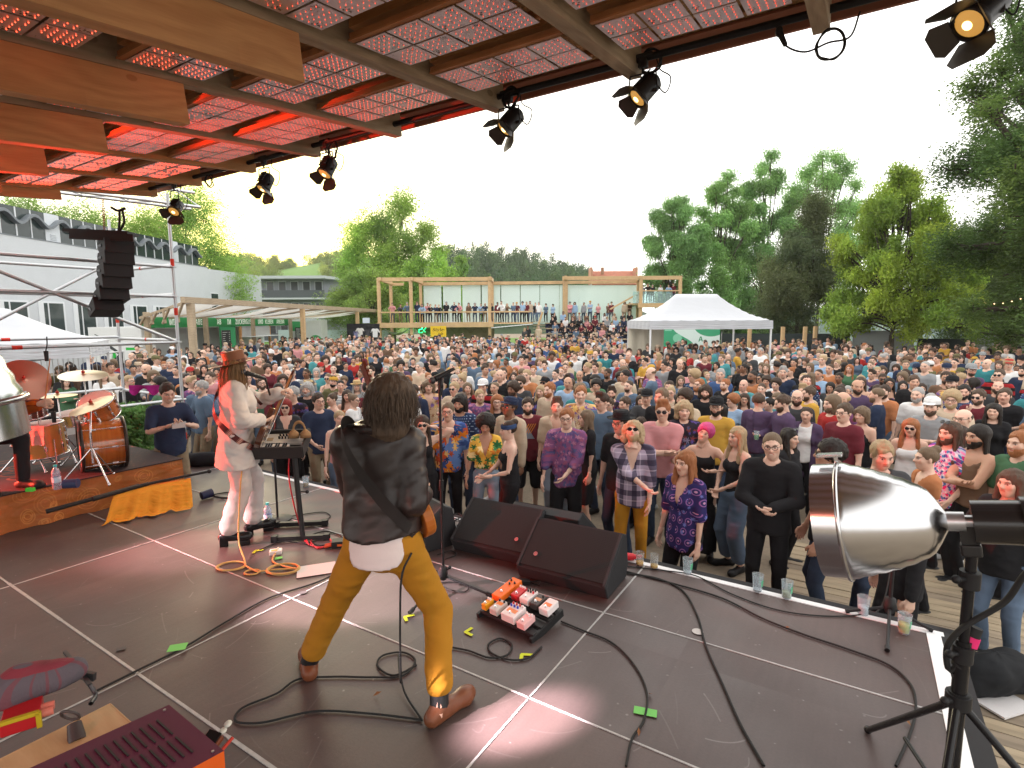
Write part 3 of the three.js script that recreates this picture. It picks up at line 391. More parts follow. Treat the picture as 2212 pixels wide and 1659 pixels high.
// ================================================================ grey apartment block, red roofed house, far spire
{
  const d = 80, at = (x, y, q = d) => atZ(x, y, q), a = at(560, 600), b = at(692, 603), o = thing('apartment_block', 'grey flat roofed apartment block below the meadow hill', 'building', V(0, 0, 0));
  const conc = mat(0.22, 0.24, 0.26, 0.85), slab = mat(0.42, 0.45, 0.48, 0.8), rail = mat(0.075, 0.085, 0.095, 0.6), glass = new THREE.MeshPhysicalMaterial({ color: C(0.035, 0.04, 0.045), roughness: 0.1 }), H = a.y, c0 = V(a.x, 0, -d), c1 = V(b.x, 0, -d), side = V(b.x + 5.5, 0, -d - 14);
  const wallM = (p, q, y0, y1, t, m, nm) => part(nm, bar(V(p.x, (y0 + y1) / 2, p.z), V(q.x, (y0 + y1) / 2, q.z), t, y1 - y0), m, o);
  wallM(c0.clone().add(V(-3, 0, -0.8)), c1.clone().add(V(0, 0, -0.8)), 0, H, 0.3, conc, 'wall'); wallM(c1.clone().add(V(0, 0, -0.8)), side, 0, H, 0.3, conc, 'wall'); part('roof_slab', [bar(V(c0.x - 3, H, -d - 3), V(c1.x + 1, H, -d - 3), 8, 0.4), bar(V(c1.x, H + 0.01, -d), V(side.x, H + 0.01, side.z), 2, 0.39)], slab, o);
  for (let f = 0; f < 3; f++) { const y = H - 3.0 - f * 3.05; part('balcony_slab', [bar(V(c0.x - 3, y, -d), V(c1.x + 0.8, y, -d), 1.8, 0.25), bar(V(c1.x + 0.5, y + 0.01, -d), V(side.x + 0.5, y + 0.01, side.z), 1.8, 0.25)], slab, o); part('balcony_rail', [bar(V(c0.x - 3, y + 0.65, -d + 0.85), V(c1.x + 0.8, y + 0.65, -d + 0.85), 0.06, 1.05), bar(V(c1.x + 1.2, y + 0.66, -d + 0.4), V(side.x + 1.3, y + 0.66, side.z), 0.06, 1.05)], rail, o);
    for (let k = 0; k < 6; k++) { const w = part('window', box(1.15, 2.1, 0.06, c0.x - 0.5 + k * 1.75, y + 1.5, -d - 0.62), slab, o); part('pane', box(0.95, 1.9, 0.04, c0.x - 0.5 + k * 1.75, y + 1.5, -d - 0.58), glass, w); } }
  const h = thing('red_roofed_house', 'large house with red tiled gable roof behind the gallery', 'building', V(0, 0, 0)), q = at(1330, 600, 95), tile_ = matT(tex(256, 3, (u, v) => { const s = (0.8 + 0.35 * Math.abs(Math.sin(v * 10.5))) * (0.9 + 0.4 * fbm(u * 2, v * 2, 3, 3)); return [0.36 * s, 0.13 * s, 0.075 * s]; }), 0.85), w = 3.9;
  const ridge = at(1330, 583, 95).y, eave = at(1330, 612, 95).y; part('wall', box(2 * w, eave, 8, q.x, eave / 2, -100), mat(0.5, 0.46, 0.4, 0.9), h); part('roof', [bar(V(q.x - w, (ridge + eave) / 2, -97.8), V(q.x + w, (ridge + eave) / 2, -97.8), 0.2, 5.2).translate(0, 0, 0).applyMatrix4(M4().makeTranslation(0, (ridge + eave) / 2, -97.8).multiply(M4().makeRotationX(-1.05 + 0.0)).multiply(M4().makeTranslation(0, -(ridge + eave) / 2, 97.8)))], tile_, h); part('gable', box(0.3, ridge - eave + 0.6, 3, q.x - w, (ridge + eave) / 2 + 0.3, -97.8), mat(0.4, 0.2, 0.13, 0.9), h); part('gable', box(0.3, ridge - eave + 0.6, 3, q.x + w, (ridge + eave) / 2 + 0.3, -97.8), mat(0.4, 0.2, 0.13, 0.9), h);
  part('chimney', box(0.5, 1.2, 0.5, q.x - 1.8, ridge + 0.1, -98), mat(0.3, 0.16, 0.1, 0.9), h);
}
// ================================================================ timber gallery with glass back wall, 48 m off
const GD = 48, g8 = (x, y, d = GD) => atZ(x, y, d);
const gallery = thing('timber_gallery', 'two storey pale timber gallery with frosted glass back wall', 'gallery');
{
  const o = gallery, post = (x, y0, y1, d, w = 0.27) => { const p = g8(x, 690, d), a = g8(x, y0, d).y, b = y1 === 0 ? 0 : g8(x, y1, d).y; part('post', box(w, a - b, w, p.x, (a + b) / 2, p.z, 0.02), MW.fresh, o); };
  for (const [x, y0, d] of [[820, 601, 48], [889, 600, 48], [1058, 599, 48], [1383, 597, 47.6], [1467, 596, 47.6]]) post(x, y0, 0, d);
  for (const [x, y0] of [[846, 611], [910, 611], [1064, 608], [1218, 605], [1223, 598], [1377, 603], [1440, 603]]) post(x, y0, 0, 51, 0.25);
  const beam = (x0, y0, x1, y1, d0, d1, w, h) => part('beam', bar(g8(x0, y0, d0), g8(x1, y1, d1), w, h, 0.01), MW.fresh, o);
  beam(815, 604, 1063, 602.5, 48, 48, 0.22, 0.32); beam(1215, 601, 1472, 600, 47.6, 47.6, 0.22, 0.32); beam(843, 614, 872, 614, 51, 51, 0.2, 0.26); beam(905, 613.5, 1440, 608, 51, 51, 0.2, 0.28); beam(889, 602.2, 912, 610, 47.7, 51, 0.2, 0.3); beam(1058, 601, 1064, 606, 47.7, 51, 0.2, 0.3); beam(820, 603, 846, 612, 47.7, 51, 0.2, 0.3); beam(1222, 599.4, 1222, 603, 47.4, 51, 0.2, 0.3); beam(1383, 598.5, 1378, 604, 47.4, 51, 0.2, 0.3);
  const frost = new THREE.MeshPhysicalMaterial({ color: C(0.80, 0.90, 0.89), roughness: 0.5, transmission: 0.5, thickness: 0, side: THREE.DoubleSide }), x0 = 914, x1 = 1376, n = 11;
  for (let k = 0; k < n; k++) { const a = g8(lerp(x0, x1, k / n) + 0.7, 616, 51.2), b = g8(lerp(x0, x1, (k + 1) / n) - 0.7, 740, 51.2); part('glass_panel', box(b.x - a.x, a.y - 2.6, 0.03, (a.x + b.x) / 2, (a.y + 2.6) / 2, -51.2), frost, o); }
  const y1 = g8(1000, 697, 48).y; part('floor_deck', box(g8(1150, 0, 49.5).x - g8(817, 0, 49.5).x, 0.12, 3.6, (g8(1150, 0, 49.5).x + g8(817, 0, 49.5).x) / 2, y1 - 0.06, -49.6), MW.fresh, o);
  beam(814, 703, 1066, 701, 47.75, 47.75, 0.2, 0.44); beam(816, 675, 1150, 673, 47.9, 47.9, 0.12, 0.12);
  for (let k = 0; k <= 20; k++) { const a = g8(lerp(824, 1150, k / 20), 676, 47.92); part('baluster', box(0.03, a.y - y1, 0.03, a.x, (a.y + y1) / 2, a.z), mat(0.1, 0.1, 0.1, 0.5), o); }
  const y2 = g8(1420, 655, 48).y; part('floor_deck', box(4.1, 0.12, 3.6, g8(1424, 0, 49).x, y2 - 0.06, -49.5), MW.fresh, o); beam(1378, 660, 1470, 659, 47.4, 47.4, 0.2, 0.36); beam(1383, 628, 1467, 628, 47.5, 47.5, 0.1, 0.1); beam(1318, 668, 1383, 632, 47.9, 47.9, 0.12, 0.14); beam(1152, 735, 1172, 674, 47.4, 47.8, 0.14, 0.14);
  part('safety_glass', box(3.4, 1.0, 0.02, g8(1426, 0, 47.6).x, y2 + 0.5, -47.62), new THREE.MeshPhysicalMaterial({ color: C(0.7, 0.85, 0.85), transmission: 0.75, roughness: 0.1, thickness: 0 }), o);
  // steps and seating tiers
  const sx0 = g8(1152, 0, 46).x, sx1 = g8(1182, 0, 46).x; for (let k = 0; k < 11; k++) part('step', box(sx1 - sx0, 0.05, 0.3, (sx0 + sx1) / 2, 0.25 + k * 0.25, -44.8 - k * 0.3), MW.weathered, o);
  const bx0 = g8(1184, 0, 46).x, bx1 = g8(1382, 0, 46).x; for (let k = 0; k < 6; k++) { part('seating_tier', box(bx1 - bx0, 0.1, 0.75, (bx0 + bx1) / 2, 0.45 + k * 0.45 - 0.05, -44.6 - k * 0.8), MW.weathered, o); part('tier_riser', box(bx1 - bx0, 0.36, 0.03, (bx0 + bx1) / 2, 0.45 + k * 0.45 - 0.28, -44.45 - k * 0.8), mat(0.02, 0.025, 0.07, 0.8), o); }
  part('bar_wall', box(g8(1062, 0, 51).x - g8(905, 0, 51).x, 2.5, 0.1, (g8(1062, 0, 51).x + g8(905, 0, 51).x) / 2, 1.25, -50.8), MW.weathered, o);
  part('awning', [bar(g8(1062, 708, 46.6), g8(1150, 700, 46.6), 1.8, 0.04)], mat(0.7, 0.72, 0.74, 0.8), o);
  part('sagging_canopy', sheet([...Array(13)].map((_, i) => [...Array(5)].map((_, j) => { const p = g8(lerp(826, 888, i / 12), 706, 48.3 + j * 0.6); p.y -= 0.75 * Math.sin(Math.PI * i / 12) * (0.7 + 0.3 * Math.sin(Math.PI * j / 4)) + 0.02; return p; }))), mat(0.6, 0.6, 0.6, 0.9), o);
}
const signTex = (w, h, bg, draw) => canvasTex(w, h, (x) => { x.fillStyle = bg; x.fillRect(0, 0, w, h); draw(x, w, h); });
function board(name, label, cat, p, w, h, turn, map, thick = 0.03, rough = 0.7) { const o = thing(name, label, cat, p, turn); part('panel', box(w, h, thick), mat(0.25, 0.25, 0.25, 0.8), o); const f = new THREE.PlaneGeometry(w, h).translate(0, 0, thick / 2 + 0.004); part('print', f, matT(map, rough), o); return o; }
{
  const a = g8(947, 716, 47.3); board('yellow_banner', 'yellow cloth banner with handwritten lettering under the gallery deck', 'banner', a, 1.35, 0.92, 0, signTex(256, 176, '#d9b32a', (x, w, h) => { x.fillStyle = '#3a2a08'; x.font = 'italic bold 72px serif'; x.fillText('Style-', 30, 84); x.font = 'italic bold 56px serif'; x.fillText('ish', 118, 146); }), 0.01, 0.9);
  const g = g8(944, 730, 50.6); board('menu_board', 'pale menu board below the yellow banner', 'board', V(g.x, 1.5, g.z), 1.3, 0.5, 0, signTex(128, 64, '#b9b2a4', (x) => { x.fillStyle = '#5d5548'; for (let i = 0; i < 9; i++) x.fillRect(12, 8 + i * 6, 40 + (i * 37) % 60, 2); }));
  const n = g8(835, 711, 49.6), o = thing('neon_sign', 'small glowing green neon sign under the gallery', 'neon sign', V(g8(840 + 54, 0, 49.6).x + 0.0, n.y, -49.6)); const nm = new THREE.MeshStandardMaterial({ color: C(0.05, 0.5, 0.2), emissive: C(0.03, 1, 0.3), emissiveIntensity: 1.3 }); part('tube', [tube([V(-0.25, 0.3, 0), V(0, 0.32, 0), V(0.05, 0, 0), V(-0.2, -0.05, 0), V(-0.25, -0.3, 0), V(0.1, -0.32, 0)], 0.05), tube([V(0.2, 0.3, 0), V(0.4, 0.1, 0), V(0.2, -0.1, 0), V(0.35, -0.3, 0)], 0.05)], nm, o); const pl = new THREE.PointLight(C(0.1, 1, 0.35), 2); pl.position.set(0, 0, 0.2); o.add(pl);
  // lantern bulbs along a lead under the deck
  const lead = thing('festoon_lead', 'wavy lead with small warm bulbs along the dark bar wall', 'festoon', V(0, 0, 0)); const pts = []; for (let k = 0; k <= 30; k++) pts.push(g8(lerp(912, 1050, k / 30), 712 + 7 * Math.sin(k * 0.9), 50.5)); part('wire', tube(pts, 0.012, 80, 4), mat(0.25, 0.17, 0.06, 0.6), lead);
  // merchandise rack
  const c = g8(785, 716, 44), m = thing('merchandise_rack', 'black display rack hung with printed shirts left of the gallery', 'display rack', V(c.x, 0, -44)); part('backing', box(2.6, 1.9, 0.05, 0, 1.75, 0), mat(0.015, 0.015, 0.017, 0.8), m); part('price_card', box(0.55, 0.42, 0.03, 0.25, 2.95, 0), mat(0.55, 0.62, 0.7, 0.7), m); part('stand', [rod(V(-1.25, 0, 0), V(-1.25, 2.7, 0), 0.03), rod(V(1.25, 0, 0), V(1.25, 2.7, 0), 0.03)], MB.black, m);
  const shirt = (x, y, s, tint) => part('shirt', extr([[-0.2, -0.35], [0.2, -0.35], [0.21, 0.2], [0.34, 0.0], [0.42, 0.08], [0.24, 0.36], [0.08, 0.38], [0, 0.33], [-0.08, 0.38], [-0.24, 0.36], [-0.42, 0.08], [-0.34, 0], [-0.21, 0.2]].map(([a, b]) => [a * s, b * s]), 0.02).translate(x, y, 0.05), tint, m);
  shirt(-0.95, 1.95, 0.9, mat(0.03, 0.03, 0.035, 0.9)); shirt(-0.25, 2.0, 0.95, mat(0.62, 0.6, 0.58, 0.9)); shirt(0.35, 1.9, 0.9, mat(0.05, 0.05, 0.055, 0.9)); shirt(0.95, 1.95, 0.95, mat(0.66, 0.66, 0.66, 0.9)); shirt(-0.6, 1.85, 0.7, mat(0.2, 0.2, 0.35, 0.9));
}
// ================================================================ pergola with cloth strips, bar containers and their sign
{
  const H = 4.0, a = onY(399, 641, H), b = onY(824, 669, H), o = thing('timber_pergola', 'weathered timber pergola roofed with loose white cloth strips', 'pergola'), q = (k) => mixV(a, b, k);
  part('beam', bar(a.clone().add(V(-0.05, -0.14, 0.1)), b.clone().add(V(0, -0.14, 0)), 0.2, 0.28, 0.01), MW.weathered, o);
  const left = (k) => V(-18.9, 3.2, lerp(-27.5, -46.5, k));
  for (const [k, m] of [[0.012, 1], [0.40, 0], [0.76, 0], [0.99, 1], [0.60, 1]]) { const p = q(k); if (k !== 0.6) part('post', box(0.26, H, 0.26, p.x, H / 2 - 0.29, p.z, 0.01), m ? MW.weathered : MW.fresh, o); }
  for (const k of [0.02, 0.3, 0.62, 0.97]) { const p = left(k); part('post', box(0.22, 3.4, 0.22, p.x + 0.5, 1.7, p.z), MW.weathered, o); }
  const canvas_ = new THREE.MeshPhysicalMaterial({ color: C(0.86, 0.85, 0.82), roughness: 0.95, transmission: 0.6, thickness: 0, side: THREE.DoubleSide }); const r = rng(17), n = 17;
  for (let k = 0; k < n; k++) { const rows = []; const k0 = (k + 0.03) / n, k1 = (k + 0.97) / n, sag = rr(0.12, 0.4, r); for (let i = 0; i <= 10; i++) { const u = i / 10; rows.push([0, 0.5, 1].map((v) => { const kk = lerp(k0, k1, v), p = mixV(q(kk).add(V(0, -0.02, 0)), left(kk).add(V(0.4, -0.05, 0)), u); p.y -= sag * Math.sin(Math.PI * u) * (1 - 0.4 * Math.abs(v - 0.5)); return p; })); } part('cloth_strip', sheet(rows), canvas_, o); }
  for (let k = 0; k < 9; k++) { const kk = k / 8; part('rafter', bar(q(kk).add(V(0, -0.25, 0)), left(kk).add(V(0.4, -0.1, 0)), 0.06, 0.12), MW.weathered, o); }
  for (let k = 0; k < 7; k++) part('brace', bar(mixV(V(a.x - 0.1, 3.75, a.z), V(left(0).x + 0.4, 3.1, left(0).z), k / 7), mixV(V(a.x - 0.1, 2.9, a.z), V(left(0).x + 0.4, 2.75, left(0).z), clamp((k + (k % 2 ? -0.2 : 1.2)) / 7)), 0.09, 0.09), MW.weathered, o);
  // bar containers behind, long side facing the crowd
  const X = -18.9, bar1 = thing('bar_container', 'white bar container with painted waves and dark serving hatches', 'container', V(0, 0, 0)), white = mat(0.66, 0.68, 0.68, 0.8), dark = white;
  part('shell', [box(0.1, 2.65, 4.2, X - 2.6, 1.325, -30.3), box(2.6, 0.1, 18, X - 1.3, 2.6, -37), box(0.12, 2.6, 1.2, X - 0.06, 1.3, -28.6), box(0.12, 0.9, 16.8, X - 0.06, 0.45, -37.6)], white, bar1); part('interior', [box(0.1, 2.55, 17, X - 1.8, 1.3, -37.2), box(1.7, 2.55, 0.1, X - 0.95, 1.3, -28.3)], dark, bar1);
  const mural = new THREE.PlaneGeometry(2.7, 2.65).translate(X - 1.25, 1.325, -27.99); part('mural', [mural], matT(signTex(512, 512, '#cfd3d3', (x) => { x.strokeStyle = '#33393b'; x.lineWidth = 9; for (let k = 0; k < 7; k++) { x.beginPath(); for (let i = 0; i <= 60; i++) { const t = i / 60; const px = 60 + k * 26 + 210 * Math.pow(Math.sin(t * 3.0), 1) * (1 - k * 0.07) + 14 * Math.sin(t * 17 + k), py = 70 + k * 34 + t * 400 - k * 10; i ? x.lineTo(px, py) : x.moveTo(px, py); } x.stroke(); } x.fillStyle = '#1fa53a'; x.beginPath(); x.moveTo(215, 250); x.lineTo(245, 250); x.lineTo(255, 320); x.lineTo(300, 400); x.lineTo(270, 440); x.lineTo(190, 440); x.lineTo(160, 400); x.lineTo(205, 320); x.fill(); x.fillRect(350, 200, 130, 26); }), 0.85), bar1);
  part('hatch_post', [box(0.14, 2.6, 0.14, X, 1.3, -34.2), box(0.14, 2.6, 0.14, X, 1.3, -38.4), box(0.14, 2.6, 0.14, X, 1.3, -43)], MW.pine, bar1); part('shutter', box(0.05, 0.7, 4.4, X + 0.06, 2.2, -40.7), mat(0.42, 0.43, 0.43, 0.7), bar1); part('awning', box(1.0, 0.04, 4.6, X + 0.5, 1.85, -40.7), mat(0.62, 0.64, 0.65, 0.7), bar1); part('painted_panel', box(0.05, 2.6, 2.0, X + 0.04, 1.3, -36.6), mat(0.05, 0.34, 0.14, 0.8), bar1);
  const sg = board('green_bar_sign', 'long green sign with white painted words above the bar', 'sign', V(X + 0.12, 2.88, -37.2), 18.4, 0.58, Math.PI / 2, signTex(2048, 64, '#127a3c', (x) => { x.fillStyle = '#eef2ea'; x.font = 'bold 52px sans-serif'; const words = [['WIR', 250], ['HABEN', 500], ['AB', 800], ['IM', 940], ['ZUCKERGUSS', 1060], ['UND', 1430], ['KLEBEN', 1560], ['ANEINA', 1790]]; for (const [w, p] of words) { x.save(); x.translate(p, 49); x.scale(0.85, 1); x.fillText(w, 0, 0); x.restore(); } }));
  const chalk = signTex(256, 384, '#23282a', (x) => { x.fillStyle = '#c9cfcc'; const r2 = rng(4); for (let i = 0; i < 13; i++) { x.font = `${16 + (i % 3) * 3}px sans-serif`; x.fillRect(18, 26 + i * 27, 60 + r2() * 90, 7); x.fillRect(200, 26 + i * 27, 32, 7); } });
  board('chalk_menu', 'tall chalkboard menu on the green painted panel', 'chalkboard', V(X + 0.14, 1.4, -36.2), 1.1, 1.9, Math.PI / 2, chalk); board('chalk_menu', 'smaller chalkboard menu beside the far end of the bar', 'chalkboard', V(X + 1.2, 1.7, -46.4), 1.0, 1.4, 0.6, chalk);
  const wb = thing('white_kiosk', 'small white kiosk with green dots past the bar', 'kiosk', V(-17.4, 0, -47.4)); part('wall', box(2.6, 3.0, 1.6, 0, 1.5, 0), white, wb); part('painted_dot', [disc(0.55, 0.02).rotateX(Math.PI / 2).translate(0.8, 1.2, 0.81), box(0.9, 0.8, 0.02, -0.8, 2.5, 0.81)], mat(0.06, 0.36, 0.13, 0.8), wb);
}
// ================================================================ white pop-up tents
function popTent(label, c, w, d, eave, peak, turn, ridge) {
  const o = thing('white_tent', label, 'tent', V(c.x, 0, c.z), turn), m = new THREE.MeshPhysicalMaterial({ color: C(0.52, 0.54, 0.58), roughness: 0.8, transmission: 0.18, thickness: 0, side: THREE.DoubleSide, bumpMap: T.folds, bumpScale: 0.03 }), rows = [], nx = 28, nz = 16;
  for (let i = 0; i <= nx; i++) { const col = []; for (let j = 0; j <= nz; j++) { const x = (i / nx - 0.5) * w, z = (j / nz - 0.5) * d, kx = clamp((w / 2 - Math.abs(x)) / (w / 2 - ridge / 2)), kz = clamp((d / 2 - Math.abs(z)) / (d / 2)), k = Math.min(kx, kz), y = eave + (peak - eave) * (0.42 * k + 0.58 * k * k) ; col.push(V(x, y + 0.012 * Math.sin(x * 9) * (1 - k), z)); } rows.push(col); }
  part('canopy', sheet(rows), m, o);
  const val = (x0, z0, x1, z1) => { const rows2 = []; for (let i = 0; i <= 24; i++) { const u = i / 24, s = 0.018 * Math.sin(u * 40); rows2.push([V(lerp(x0, x1, u), eave, lerp(z0, z1, u)), V(lerp(x0, x1, u) + (z0 === z1 ? 0 : s), eave - 0.17, lerp(z0, z1, u) + (z0 === z1 ? s : 0)), V(lerp(x0, x1, u) + (z0 === z1 ? 0 : s * 1.6), eave - 0.34 - 0.012 * Math.abs(Math.sin(u * 20)), lerp(z0, z1, u) + (z0 === z1 ? s * 1.6 : 0))]); } part('valance', sheet(rows2), m, o); };
  val(-w / 2, d / 2, w / 2, d / 2); val(-w / 2, -d / 2, w / 2, -d / 2); val(-w / 2, -d / 2, -w / 2, d / 2); val(w / 2, -d / 2, w / 2, d / 2);
  for (const [x, z] of [[-1, -1], [1, -1], [-1, 1], [1, 1]]) part('leg', box(0.06, eave, 0.06, x * (w / 2 - 0.05), eave / 2, z * (d / 2 - 0.05)), mat(0.7, 0.72, 0.74, 0.4, 0.3), o);
  part('truss_bar', [bar(V(-w / 2, eave - 0.08, d / 2 - 0.05), V(w / 2, eave - 0.08, d / 2 - 0.05), 0.03, 0.04), bar(V(-w / 2, eave - 0.08, -d / 2 + 0.05), V(w / 2, eave - 0.08, -d / 2 + 0.05), 0.03, 0.04)], mat(0.7, 0.72, 0.74, 0.4, 0.3), o);
  return o;
}
{
  const c = atZ(1502, 700, 24); const t = popTent('large white pop-up tent standing in the crowd', c, 5.1, 3.4, 2.86, 4.0, 0.06, 1.9);
  part('side_cloth', sheet([...Array(14)].map((_, i) => [2.5, 1.2, 0].map((y) => V(-2.5 + i * 0.13, y, -1.62 + 0.06 * Math.sin(i * 1.3)))) ), mat(0.62, 0.58, 0.47, 0.9), t);
  const b = board('banner', 'green and white printed banner on the fence behind the tent', 'banner', atZ(1490, 728, 33), 3.6, 1.5, 0, signTex(512, 220, '#3e9b72', (x) => { x.fillStyle = '#cfe0dc'; x.beginPath(); x.moveTo(120, 0); x.bezierCurveTo(60, 90, 330, 120, 300, 220); x.lineTo(512, 220); x.lineTo(512, 90); x.bezierCurveTo(400, 140, 260, 60, 300, 0); x.fill(); x.fillStyle = '#7fc3a4'; x.fillRect(40, 30, 60, 26); x.beginPath(); x.arc(150, 120, 38, 0, 7); x.fill(); x.font = 'bold 60px sans-serif'; x.fillStyle = '#2b8058'; x.fillText('A', 330, 150); }), 0.01, 0.8);
  const e = onY(40, 738, 2.45), l = popTent('white pop-up tent behind the scaffold tower', V(e.x - 0.5, 0, e.z - 0.2), 3.7, 3.0, 2.42, 3.25, 0.5, 0.2);
}
// ================================================================ fences round the ground
{
  const mesh_ = mat(0.035, 0.045, 0.045, 0.95), pan = mat(0.26, 0.28, 0.28, 0.8), post = mat(0.3, 0.3, 0.3, 0.6, 0.4);
  function fence(label, pts, h, m, step) { const o = thing('mesh_fence', label, 'fence', V(0, 0, 0)); for (let i = 0; i < pts.length - 1; i++) { const L = pts[i].distanceTo(pts[i + 1]), n = Math.max(1, Math.round(L / step)); for (let k = 0; k < n; k++) { const p = mixV(pts[i], pts[i + 1], k / n), q = mixV(pts[i], pts[i + 1], (k + 0.985) / n); part('fence_panel', bar(V(p.x, h / 2 + 0.05, p.z), V(q.x, h / 2 + 0.05, q.z), 0.03, h), m, o); part('fence_post', rod(V(p.x, 0, p.z), V(p.x, h + 0.15, p.z), 0.03, 0.03, 6), post, o); } } return o; }
  const at = (px, d) => { const p = atZ(px, 700, d); p.y = 0; return p; };
  fence('dark mesh fence behind the white tent under the trees', [at(1400, 36), at(1560, 34), at(1840, 32)], 2.0, mesh_, 3.4); fence('grey panel fence beside the yellowing tree trunk', [at(1845, 31.5), at(1980, 30)], 2.2, pan, 3.4); fence('dark mesh fence right of the yellowing tree trunk', [at(1985, 31), at(2110, 29)], 1.75, mesh_, 3.4); fence('grey painted panel fence at the right edge', [at(2115, 28), at(2300, 25)], 2.0, pan, 2.6);
  fence('pale construction fence behind the pergola end', [at(600, 56), at(690, 55), at(840, 52)], 2.0, mat(0.45, 0.55, 0.55, 0.8), 3.4);
  const b = thing('crowd_barrier', 'steel barrier hung with dark cloth by the white building', 'barrier', V(0, 0, 0)), p = at(40, 12.8), q = at(262, 17); part('rail', [rod(V(p.x, 2.0, p.z), V(q.x, 2.0, q.z), 0.022), ...[...Array(22)].map((_, i) => { const k = mixV(p, q, i / 21); return rod(V(k.x, 1.1, k.z), V(k.x, 2.0, k.z), 0.009, 0.009, 5); })], MB.galv, b); part('hung_cloth', sheet([...Array(20)].map((_, i) => { const k = mixV(p, q, i / 19); const top = lerp(1.15, 2.02, i / 19) - 0.3 * Math.sin(Math.PI * i / 19); return [V(k.x, top, k.z + 0.04), V(k.x + 0.03 * Math.sin(i), top * 0.5, k.z + 0.06), V(k.x, 0, k.z + 0.05)]; })), mat(0.03, 0.033, 0.036, 0.95), b);
  const gh = thing('glass_pavilion', 'low glazed pavilion glimpsed behind the trees at the right', 'building', V(0, 0, 0)), a = at(1650, 60), c = at(2260, 58); part('roof', bar(V(a.x, 3.9, a.z), V(c.x, 3.9, c.z), 4, 0.35), mat(0.6, 0.63, 0.64, 0.6), gh); part('glazing', bar(V(a.x, 1.9, a.z), V(c.x, 1.9, c.z), 3.6, 3.6), mat(0.30, 0.38, 0.37, 0.15), gh);
  for (let k = 0; k <= 18; k++) { const m = mixV(a, c, k / 18); part('mullion', box(0.12, 3.6, 3.7, m.x, 1.91, m.z), mat(0.5, 0.52, 0.52, 0.5), gh); }
  const bulb = new THREE.MeshStandardMaterial({ color: C(1, 0.8, 0.5), emissive: C(1, 0.62, 0.3), emissiveIntensity: 2.2 }); const fl = thing('festoon_lights', 'string of warm bulbs below the dark tree at the right', 'string lights', V(0, 0, 0)); const pts = [...Array(8)].map((_, i) => atZ(2110 + i * 19, 646 + 8 * Math.sin(i * 0.7), 21 - i * 0.2)); part('wire', tube(pts, 0.008, 60, 4), MB.rubber, fl); pts.forEach((p) => part('bulb', ball(0.022, p.x, p.y - 0.04, p.z, 8, 6), bulb, fl));
  const timber = [[1620, 27], [1692, 27], [1740, 27], [1762, 28]]; timber.forEach(([x, d], i) => { const q2 = at(x, d + 3); solo('timber_post', box(0.16, 2.5, 0.16, q2.x, 1.25, q2.z), MW.fresh, ['pale timber post under the tent leftmost of four', 'pale timber post behind the tent second of four', 'pale timber post behind the tent third of four', 'pale timber post behind the tent rightmost of four'][i], 'post', 'timber posts behind the tent'); });
}
